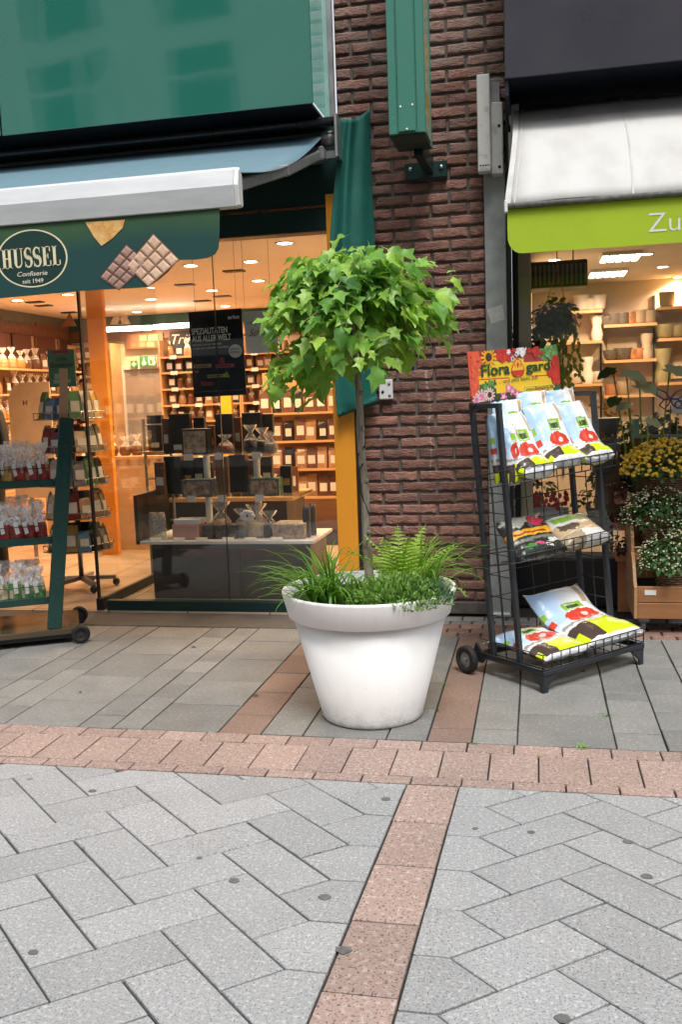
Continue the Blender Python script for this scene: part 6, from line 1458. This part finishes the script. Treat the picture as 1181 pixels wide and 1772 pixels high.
# ================================================================== CRATE WITH CHRYSANTHEMUMS
M_CRATE = surf('stained_pine', (.36, .165, .065), (.27, .115, .045), scale=4, rough=.55, stretch=(1.2, 9, 9), bump=.1, bscale=40, lo=.3, hi=.7)
M_CRATEL = surf('pale_pine', (.46, .27, .13), (.38, .21, .10), scale=4, rough=.55, stretch=(9, 1.5, 9))
cr = thing('stepped_crate', 'stepped brown wooden crate holding the potted chrysanthemums', 'crate', (.9, 5.85, 0))
CX0, CX1 = .565, 1.75
prof = [(5.60, .09), (5.60, .285), (5.64, .30), (5.70, .40), (5.78, .46), (5.79, .55), (5.84, .62), (5.95, .66), (5.96, .76), (6.02, .80), (6.20, .80), (6.20, .09)]
MB().prism([(CX0, y, z) for y, z in prof], [(CX0 + .02, y, z) for y, z in prof]).build('side_board', M_CRATEL, cr, bevel=.002)
for z0_, z1_ in ((.09, .186), (.19, .285)): MB().box(CX0 + .0205, CX1, 5.602, 5.622, z0_, z1_).build('front_plank', M_CRATE, cr, bevel=.003)
for y_, z0_, z1_ in ((5.79, .30, .45), (5.95, .47, .65)): MB().box(CX0 + .0205, CX1, y_, y_ + .02, z0_, z1_).build('step_plank', M_CRATE, cr, bevel=.003)
for y0_, y1_, z_ in ((5.623, 5.789, .13), (5.811, 5.949, .46), (5.971, 6.20, .66)): MB().box(CX0 + .0205, CX1, y0_, y1_, z_ - .02, z_).build('shelf', M_CRATE, cr)
MB().box(CX0 + .06, CX0 + .125, 5.5985, 5.6015, .235, .265).build('label_holder', M_WHITE, cr)
for y_ in (5.68, 6.1): MB().lathe([(.028, -.014), (.04, -.012), (.04, .012), (.028, .014)], (0, 0, 0), 18).build('castor', M_STEEL, cr).matrix_basis = Matrix.Translation(V((CX0 + .06, y_, .042))) @ Matrix.Rotation(math.pi / 2, 4, 'Y')
for x_ in (CX0 + .06,): MB().box(x_ - .03, x_ + .03, 5.62, 6.16, .07, .089).build('castor_plate', M_STEEL, cr)
M_MUMF = leafmat('mum_foliage', (.02, .06, .018), (.038, .10, .028), (.065, .16, .045), .15, .5)
def mum(label, c, r, h, petal, n, seedc):
    t = thing('chrysanthemum', label, 'flowers', (c[0], c[1], c[2]))
    bk = MB(); rb = r * .52; zb = c[2]
    for k in range(9): 
        z = zb + .004 + k * .0145; rr = rb * (.82 + .18 * k / 8)
        bk.tube([(c[0] + (rr + .004 * (1 if (i + k) % 2 else -1)) * math.cos(2 * math.pi * i / 22), c[1] + (rr + .004 * (1 if (i + k) % 2 else -1)) * math.sin(2 * math.pi * i / 22), z) for i in range(23)], .0065, 5, cap=False)
    bk.lathe([(rb * .7, .003), (rb * .9, .12), (rb * .85, .12)], (c[0], c[1], zb), 18)
    bk.build('basket', surf('willow', (.22, .12, .06), (.12, .065, .035), scale=40, rough=.6), t, smooth=True)
    cc = (c[0], c[1], zb + .16)
    bush('', '', cc, r, r * .9, h, 900, M_MUMF, .030, .7, parent=t, part='foliage', low=-.16, lumpy=.1)
    mb = MB(); rr_ = random.Random(seedc)
    for k in range(n):
        a = rr_.uniform(0, 6.283); e = math.asin(rr_.uniform(-.05, 1)); d = V((math.cos(a) * math.cos(e), math.sin(a) * math.cos(e), math.sin(e)))
        lump = 1 + .1 * mnoise.noise(d * 2.5 + V(cc) * 5)
        p = V(cc) + V((d.x * r, d.y * r * .9, d.z * h)) * lump * rr_.uniform(1.0, 1.1); s_ = rr_.uniform(.6, 1.15) * petal[1]
        mb.mi = 0 if rr_.random() < .75 else 1
        mb.ball(p, s_, s_, s_ * .75, 6, 4)
    mb.build('blossoms', petal[0], t, recalc=False)['kind'] = 'stuff'
YP = [surf('yellow_petals', (.88, .60, .03), (.78, .46, .02), scale=60, rough=.6), surf('yellow_petals_pale', (.80, .60, .15), rough=.6)]
WP = [surf('cream_petals', (.72, .70, .52), (.62, .62, .36), scale=60, rough=.6), surf('bud_petals', (.70, .52, .34), rough=.6)]
mum('large cushion of yellow chrysanthemums at the top of the stepped crate', (.80, 6.02, .77), .25, .19, (YP, .0135), 640, 1)
mum('white budded chrysanthemum on the middle step of the crate', (.74, 5.885, .48), .225, .20, (WP, .0062), 330, 2)
mum('white budded chrysanthemum in a wicker basket on the lowest step', (.80, 5.715, .24), .20, .19, (WP, .0064), 330, 3)
mum('cream chrysanthemum at the right end of the lowest step', (1.28, 5.715, .24), .20, .19, (WP, .0090), 220, 4)
dp = at(1072, 850, Y=6.1)
rp = thing('red_leaf_plant', 'dark red leaved plants in terracotta troughs left of the crate', 'plant', (dp.x, 6.12, .0))
for z in (.35, .55, .72):
    MB().box(dp.x - .02, dp.x + .11, 6.08, 6.2, z, z + .07).build('trough', POTM['terra'], rp, bevel=.004)
    bush('', '', (dp.x + .03, 6.1, z + .09), .08, .06, .06, 60, leafmat('red_leaf_%d' % int(z * 100), (.03, .008, .008), (.06, .015, .012), (.12, .03, .02), .1), .035, .7, parent=rp)
MB().box(dp.x, dp.x + .10, 6.16, 6.2, .0, .35).build('rack_leg', POTM['terra'], rp)

# ================================================================== SALES TROLLEY AT THE DOOR
KC = V((-2.80, 5.15, 0)); KW = V((-.88, -.48, 0)).normalized(); KD = V((-.48, .88, 0)).normalized()
def K(w_, d_, z): return KC + KW * w_ + KD * d_ + V((0, 0, z))
tr = thing('sales_trolley', 'dark green wheeled sales trolley with three shelves at the shop door', 'trolley', K(.5, .3, 0))
M_TG = surf('trolley_green', (.010, .055, .045), (.008, .047, .038), scale=5, rough=.3)
def kbox(mb, w0, w1, d0, d1, z0, z1): return mb.hexa([K(w0, d0, z0), K(w1, d0, z0), K(w1, d1, z0), K(w0, d1, z0), K(w0, d0, z1), K(w1, d0, z1), K(w1, d1, z1), K(w0, d1, z1)])
kbox(MB(), 0, 1.5, 0, .55, .062, .10).build('deck', surf('deck_green', (.05, .055, .035), (.10, .06, .035), scale=2, rough=.16), tr, bevel=.004)
kbox(MB(), .02, 1.48, .02, .53, .035, .061).build('underframe', M_BLACK, tr)
for d_ in (-.01, .56):
    mb = MB().lathe([(.026, -.017), (.052, -.018), (.057, -.012), (.058, 0), (.057, .012), (.052, .018), (.026, .017)], (0, 0, 0), 26, closed=True)
    wt = mb.build('wheel', M_RUB, None, smooth=True); wt.parent = tr; wt.matrix_parent_inverse = Matrix.Translation(-tr.location)
    wt.matrix_basis = Matrix.Translation(K(-.005, d_, .058)) @ V((0, 0, 1)).rotation_difference(KD).to_matrix().to_4x4()
    h_ = MB().lathe([(.0255, -.010), (.0255, .010)], (0, 0, 0), 18).lathe([(.008, -.019), (.008, .019)], (0, 0, 0), 10).build('hub', M_GREY, None); h_.parent = wt
def post(w_):
    a0, a1 = K(w_, .03, .10), K(w_ - .164, .03, 1.40)
    MB().bar(a0, a1, .035, .088, up=KW).build('post', M_TG, tr, bevel=.004)
post(.15); post(1.25)
for z, w0, dd in ((1.03, .085, .23), (.675, .13, .27), (.30, .17, .32)):
    mb = MB(); kbox(mb, w0, 1.25, .05, .075, z - .045, z); mb.build('shelf_front', M_TG, tr, bevel=.003)
    kbox(MB(), w0, 1.25, .076, .05 + dd, z - .04, z - .025).build('shelf', M_TG, tr)
    MB().tube([K(w0 + .02, .055, z + .07), K(1.25, .055, z + .07)], .003, 6).build('guard_wire', M_BLACK, tr)
    kbox(MB(), w0 - .03, w0 - .001, .05, .05 + dd, z - .06, z + .01).build('bracket', M_TG, tr)
MB().bar(K(.02, .07, 1.15), K(-.015, .07, 1.70), .028, .05, up=KW).build('wooden_batten', surf('batten_wood', (.50, .28, .16), (.42, .22, .12), scale=3, rough=.5), tr, bevel=.002)
M_RIB = surf('white_ribbon', (.78, .77, .75), rough=.4)
BAGM = {}
def sweetbag(p, colr, label, group, s_=1.0, rz=0):
    if colr not in BAGM:
        mb = MB(); cellobag(mb, .043, .21); mb.v = [(v[0] * (1 + 1.1 * max(0, 1 - abs(v[2] - .15) / .055)), v[1] * (1 + 1.1 * max(0, 1 - abs(v[2] - .15) / .055)), v[2]) for v in mb.v]; mb.m = [2 if (mm == 0 and i % 5 == 0) else mm for i, mm in enumerate(mb.m)]
        mb.mi = 3; mb.obox((.012, -.036, .085), (.011, 0, .004), (0, .002, 0), (-.006, 0, .035)); mb.tube([(.009 * math.cos(a), .007 * math.sin(a), .148) for a in [k * .9 for k in range(8)]], .004, 5)
        BAGM[colr] = mb.mesh('gift_bag', [GMAT[colr[0]], M_CELLO, GMAT[colr[1]], M_RIB])
    tag(inst('gift_bag', BAGM[colr], p, None, (rt.gauss(0, .06), rt.gauss(0, .06), rz + rt.uniform(-.5, .5)), (s_, s_, s_ * rt.uniform(.92, 1.1))), label, 'gift bag', group)
for z, w0, cols, nm, n_, rows in ((1.03, .12, [('tan', 'brown'), ('gold', 'brown'), ('red', 'tan'), ('brown', 'gold')], 'top', 10, 2), (.675, .16, [('red', 'red'), ('red', 'brown')], 'middle', 10, 2), (.30, .20, [('green', 'cream'), ('red', 'green'), ('cream', 'green')], 'bottom', 10, 2)):
    lab = {'top': '%s mixed sweets gift bag from the post, %s row, top trolley shelf', 'middle': '%s red sweets gift bag from the post, %s row, middle trolley shelf', 'bottom': '%s pale gift bag from the post, %s row, bottom trolley shelf'}[nm]
    for r_ in range(rows):
        for k in range(n_): sweetbag(K(w0 + .03 + .072 * k + .03 * r_, .115 + .095 * r_, z - .023), R.choice(cols), lab % (('first', 'second', 'third', 'fourth', 'fifth', 'sixth', 'seventh', 'eighth', 'ninth', 'tenth')[k], ('front', 'back')[r_]), 'gift bags on the %s trolley shelf' % nm, 1.1 + .1 * r_)

# ================================================================== CARD AND SWEETS SPINNER
SC = at(134, 900, Y=6.72); SC = V((SC.x, 6.72, 0))
sp = thing('spinner_stand', 'revolving wire stand of small gifts just inside the door', 'display stand', (SC.x, SC.y, .012))
M_CHR = surf('chrome_wire', (.35, .35, .36), rough=.3, metal=.9)
MB().tube([(SC.x, SC.y, .08), (SC.x, SC.y, 1.62)], .02, 12).build('pole', M_CHR, sp, smooth=True)
for k in range(5):
    a = k * 2 * math.pi / 5 + .5; e = V((SC.x + .27 * math.cos(a), SC.y + .27 * math.sin(a), .085))
    MB().bar((SC.x, SC.y, .10), e, .045, .03).build('base_arm', M_STEEL, sp); MB().ball((e.x, e.y, .044), .031, n=10, m=6).build('castor', M_RUB, sp)
TZ = (.34, .60, .86, 1.12, 1.38)
bxm = {}
for ti, z in enumerate(TZ):
    mb = MB(); rr = .285
    for zz, q in ((0, rr), (.05, rr), (.05, .14), (0, .14)): mb.tube([(SC.x + q * math.cos(2 * math.pi * k / 8), SC.y + q * math.sin(2 * math.pi * k / 8), z + zz) for k in range(9)], .004, 5, cap=False)
    for k in range(8):
        a = 2 * math.pi * k / 8; mb.tube([(SC.x, SC.y, z), (SC.x + rr * math.cos(a), SC.y + rr * math.sin(a), z), (SC.x + rr * math.cos(a), SC.y + rr * math.sin(a), z + .05)], .004, 5)
    mb.build('wire_tray', M_CHR, sp, smooth=True)
    MB().lathe([(.12, -.006), (rr - .01, -.006), (rr - .01, -.002), (.12, -.002)], (SC.x, SC.y, z), 8, closed=True).build('tray_floor', surf('smoke_acrylic', (.16, .16, .17), rough=.2), sp)
    for k in range(14):
        a = 2 * math.pi * (k + .3 * (ti % 2)) / 14; c_ = R.choice(['cream', 'blue', 'grey', 'green', 'red', 'dark', 'tan', 'cream', 'grey', 'gold'])
        o = inst('gift_packet', good('packet', c_, .10, R.choice((.16, .19, .21))), (SC.x + .215 * math.cos(a), SC.y + .215 * math.sin(a), z + .002), None, (-.12, 0, a + math.pi / 2), (1, 1, 1)); tag(o, 'small gift packet on tier %s of the revolving stand' % ('one, the lowest,', 'two', 'three', 'four', 'five, the highest,')[ti], 'gift packet', 'packets on stand tier %d' % (ti + 1))
hd = at(107, 634, Y=6.72); hw = .115
hs_ = thing('stand_header', 'green Süße Geschenke card standing on top of the revolving stand', 'sign', (hd.x, 6.72, 1.6))
b_ = MB().box(hd.x - hw, hd.x + hw, 6.715, 6.721, hd.z - .16, hd.z + .13).build('card', printed('header_card', (.10, .24, .15), [('r', .2, .90, .8, .98, (.35, .03, .05)), ('r', .2, .22, .42, .36, (.4, .5, .42)), ('r', .47, .22, .68, .36, (.4, .5, .42)), ('r', .15, .10, .4, .2, (.4, .5, .42)), ('r', .45, .10, .8, .2, (.4, .5, .42))]), hs_)
lettering('lettering', 'Süße', M_BLACK, hs_, (hd.x - .045, 6.714, hd.z + .045), PX, PZ, .03, .09, shear=.3); lettering('lettering', 'Geschenke', M_BLACK, hs_, (hd.x - .098, 6.714, hd.z - .005), PX, PZ, .035, .195, shear=.3)
MB().tube([(hd.x, 6.725, 1.35), (hd.x, 6.725, hd.z)], .006, 6).build('stem', M_CHR, hs_)
# arched cream board with H
ab = at(42, 705, Y=8.2); t = thing('arched_board', 'cream arched advertising board behind the revolving stand', 'board', (ab.x, 8.2, .012))
arch = [(ab.x - .17, .6), (ab.x + .28, .6), (ab.x + .28, ab.z + .24)] + [(ab.x + .02 - .19 * math.sin(a), ab.z + .05 + .19 * math.cos(a)) for a in [math.radians(10 * k) for k in range(10)]]
MB().prism([(x, 8.2, z) for x, z in arch], [(x, 8.22, z) for x, z in arch]).build('panel', surf('cream_board', (.66, .52, .38), rough=.5), t); MB().tube([(ab.x, 8.21, .012), (ab.x, 8.21, .6)], .02, 8).build('leg', M_STEEL, t)
lettering('lettering', 'H', M_BLACK, t, (ab.x - .01, 8.198, ab.z + .02), PX, PZ, .05, .045)

# ================================================================== PERSON AT THE EDGE OF THE DOORWAY
def person():
    c = at(-29, 800, Y=7.0); X0, Y0 = c.x, 7.0
    J = {'pel': (0, 0, .95, .14), 'waist': (0, 0, 1.10, .125), 'chest': (0, 0, 1.32, .15), 'neck': (0, 0, 1.50, .055), 'h1': (0, -.02, 1.58, .075), 'h2': (0, -.02, 1.68, .085),
         'shR': (.17, 0, 1.42, .07), 'elR': (.25, -.06, 1.15, .048), 'wrR': (.22, -.24, 1.00, .034), 'haR': (.21, -.31, .99, .032),
         'shL': (-.17, 0, 1.42, .07), 'elL': (-.25, -.05, 1.15, .048), 'wrL': (-.22, -.22, 1.0, .034), 'haL': (-.21, -.29, .99, .032),
         'hiR': (.10, 0, .90, .10), 'knR': (.11, -.02, .50, .065), 'anR': (.11, .02, .09, .045), 'toR': (.12, -.14, .05, .04),
         'hiL': (-.10, 0, .90, .10), 'knL': (-.11, -.02, .50, .065), 'anL': (-.11, .02, .09, .045), 'toL': (-.12, -.14, .05, .04)}
    E = [('pel', 'waist'), ('waist', 'chest'), ('chest', 'neck'), ('neck', 'h1'), ('h1', 'h2'), ('chest', 'shR'), ('shR', 'elR'), ('elR', 'wrR'), ('wrR', 'haR'), ('chest', 'shL'), ('shL', 'elL'), ('elL', 'wrL'), ('wrL', 'haL'), ('pel', 'hiR'), ('hiR', 'knR'), ('knR', 'anR'), ('anR', 'toR'), ('pel', 'hiL'), ('hiL', 'knL'), ('knL', 'anL'), ('anL', 'toL')]
    vs = [(v[0], v[1], v[2]) for v in J.values()]; ix = {k: i for i, k in enumerate(J)}; rad = [v[3] for v in J.values()]
    ed = [(ix[a], ix[b]) for a, b in E]
    for sd_, hk in ((1, 'haR'), (-1, 'haL')):
        hx, hy, hz, _ = J[hk]
        for k in range(5):
            dx = (-.03 + .017 * k) if k < 4 else -.045 * sd_; L = (.055, .065, .06, .05, .035)[k]
            a = len(vs); vs += [(hx + dx, hy - .03 - L * .5, hz - .008), (hx + dx, hy - .03 - L, hz - .035)]; rad += [.0095, .008]; ed += [(ix[hk], a), (a, a + 1)]
    me = bpy.data.meshes.new('body'); me.from_pydata(vs, ed, [])
    t = thing('person', 'person in black clothes just inside the doorway at the left edge', 'person', (X0, Y0, .012))
    o = bpy.data.objects.new('body', me); col.objects.link(o); o.parent = t
    sk_ = o.modifiers.new('skin', 'SKIN'); sv = me.skin_vertices[0].data
    for i, r_ in enumerate(rad): sv[i].radius = (r_, r_ * .85)
    sv[0].use_root = True
    ss = o.modifiers.new('sub', 'SUBSURF'); ss.levels = 2; ss.render_levels = 2
    m, nt, p = newmat('person_cloth_skin')
    z = N(nt, 'SeparateXYZ', {0: N(nt, 'TexCoord').outputs['Object']})
    skin = math_(nt, 'MAXIMUM', math_(nt, 'GREATER_THAN', z.outputs[2], 1.50), math_(nt, 'LESS_THAN', z.outputs[1], -.16))
    skin = math_(nt, 'MULTIPLY', skin, math_(nt, 'GREATER_THAN', z.outputs[2], .5))
    nt.links.new(mix_(nt, skin, (.012, .012, .014), (.52, .30, .21)), p.inputs['Base Color']); p.inputs['Roughness'].default_value = .7
    me.materials.append(m)
    MB().ball((X0, Y0 + .022, 1.722), .096, .10, .092, 14, 10).build('hair', surf('brown_hair', (.05, .03, .02), rough=.6), t, smooth=True)
    for sx in (-.032, .032): MB().ball((X0 + sx, Y0 - .098, 1.665), .008, n=8, m=6).build('eye', M_BLACK, t)
    MB().ball((X0, Y0 - .108, 1.635), .013, .018, .022, 8, 6).build('nose', surf('skin_tone', (.52, .30, .21), rough=.6), t, smooth=True)
    MB().ball((X0, Y0 - .098, 1.60), .024, .008, .007, 8, 5).build('mouth', surf('lip_tone', (.40, .14, .12), rough=.5), t, smooth=True)
    for sx in (-.082, .082): MB().ball((X0 + sx, Y0 - .02, 1.645), .012, .02, .03, 8, 6).build('ear', MATS['skin_tone'], t, smooth=True)
person()

# ================================================================== SMALL THINGS ON THE GROUND
for i, (px, py) in enumerate(((768, 1184), (1004, 1294), (818, 1287), (762, 1230), (1047, 1240))):
    p = at(px, py, Z=0); mb = MB(); n_ = (9, 14, 8, 5, 5)[i]
    for k in range(n_): blade(mb, (p.x + rt.gauss(0, .012), p.y + rt.gauss(0, .008), -.004), rt.uniform(0, 6.28), rt.uniform(.02, .045), .006, rt.uniform(.3, 1.2), 1.2)
    tag(mb.build('weed', M_GRASS, recalc=False), 'tiny green weed in a paving joint %s' % ('beside the brown strip right of the planter', 'in front of the rack', 'at the foot of the right brown strip', 'halfway along the right brown strip', 'below the front of the rack')[i], 'weed')
for i, (px, py) in enumerate(((217, 1052), (140, 1200), (448, 1205), (595, 1198), (330, 1120), (1010, 1160))):
    p = at(px, py, Z=0); mb = MB(); simple_leaf(mb, V((p.x, p.y, .004)), V((rt.gauss(0, .2), rt.gauss(0, .2), 1)), V((rt.gauss(0, 1), rt.gauss(0, 1), 0)), .035, .7)
    tag(mb.build('dry_leaf', surf('dry_leaf', (.10, .06, .03), rough=.8), recalc=False), 'small dry leaf on the pavement %s' % ('by the shop door', 'near the trolley', 'left of the planter', 'beside the planter foot', 'before the glass window', 'under the rack')[i], 'leaf')

for i, (px, py, r_) in enumerate(((160, 1369, .016), (405, 1524, .017), (562, 1553, .020), (668, 1383, .018), (1120, 1517, .018), (975, 1763, .020), (1088, 1457, .016), (823, 1434, .010), (595, 1644, .022), (345, 1485, .010), (57, 1648, .014), (920, 1440, .012))):
    p = at(px, py, Z=.001); mb = MB(); o_ = [(p.x + r_ * (1 + .3 * mnoise.noise(V((i * 3.1, k * .9, 0)))) * math.cos(k * .4488), p.y + r_ * .8 * (1 + .3 * mnoise.noise(V((i * 5.3, k * .9, 4)))) * math.sin(k * .4488), .0012) for k in range(14)]
    mb.slab(o_, (0, 0, .0015)); tag(mb.build('gum_spot', surf('old_gum', (.085, .085, .085), (.15, .15, .15), scale=60, rough=.9)), 'dark trodden gum spot on the grey plaza slabs', 'gum spot', 'gum spots on the plaza')
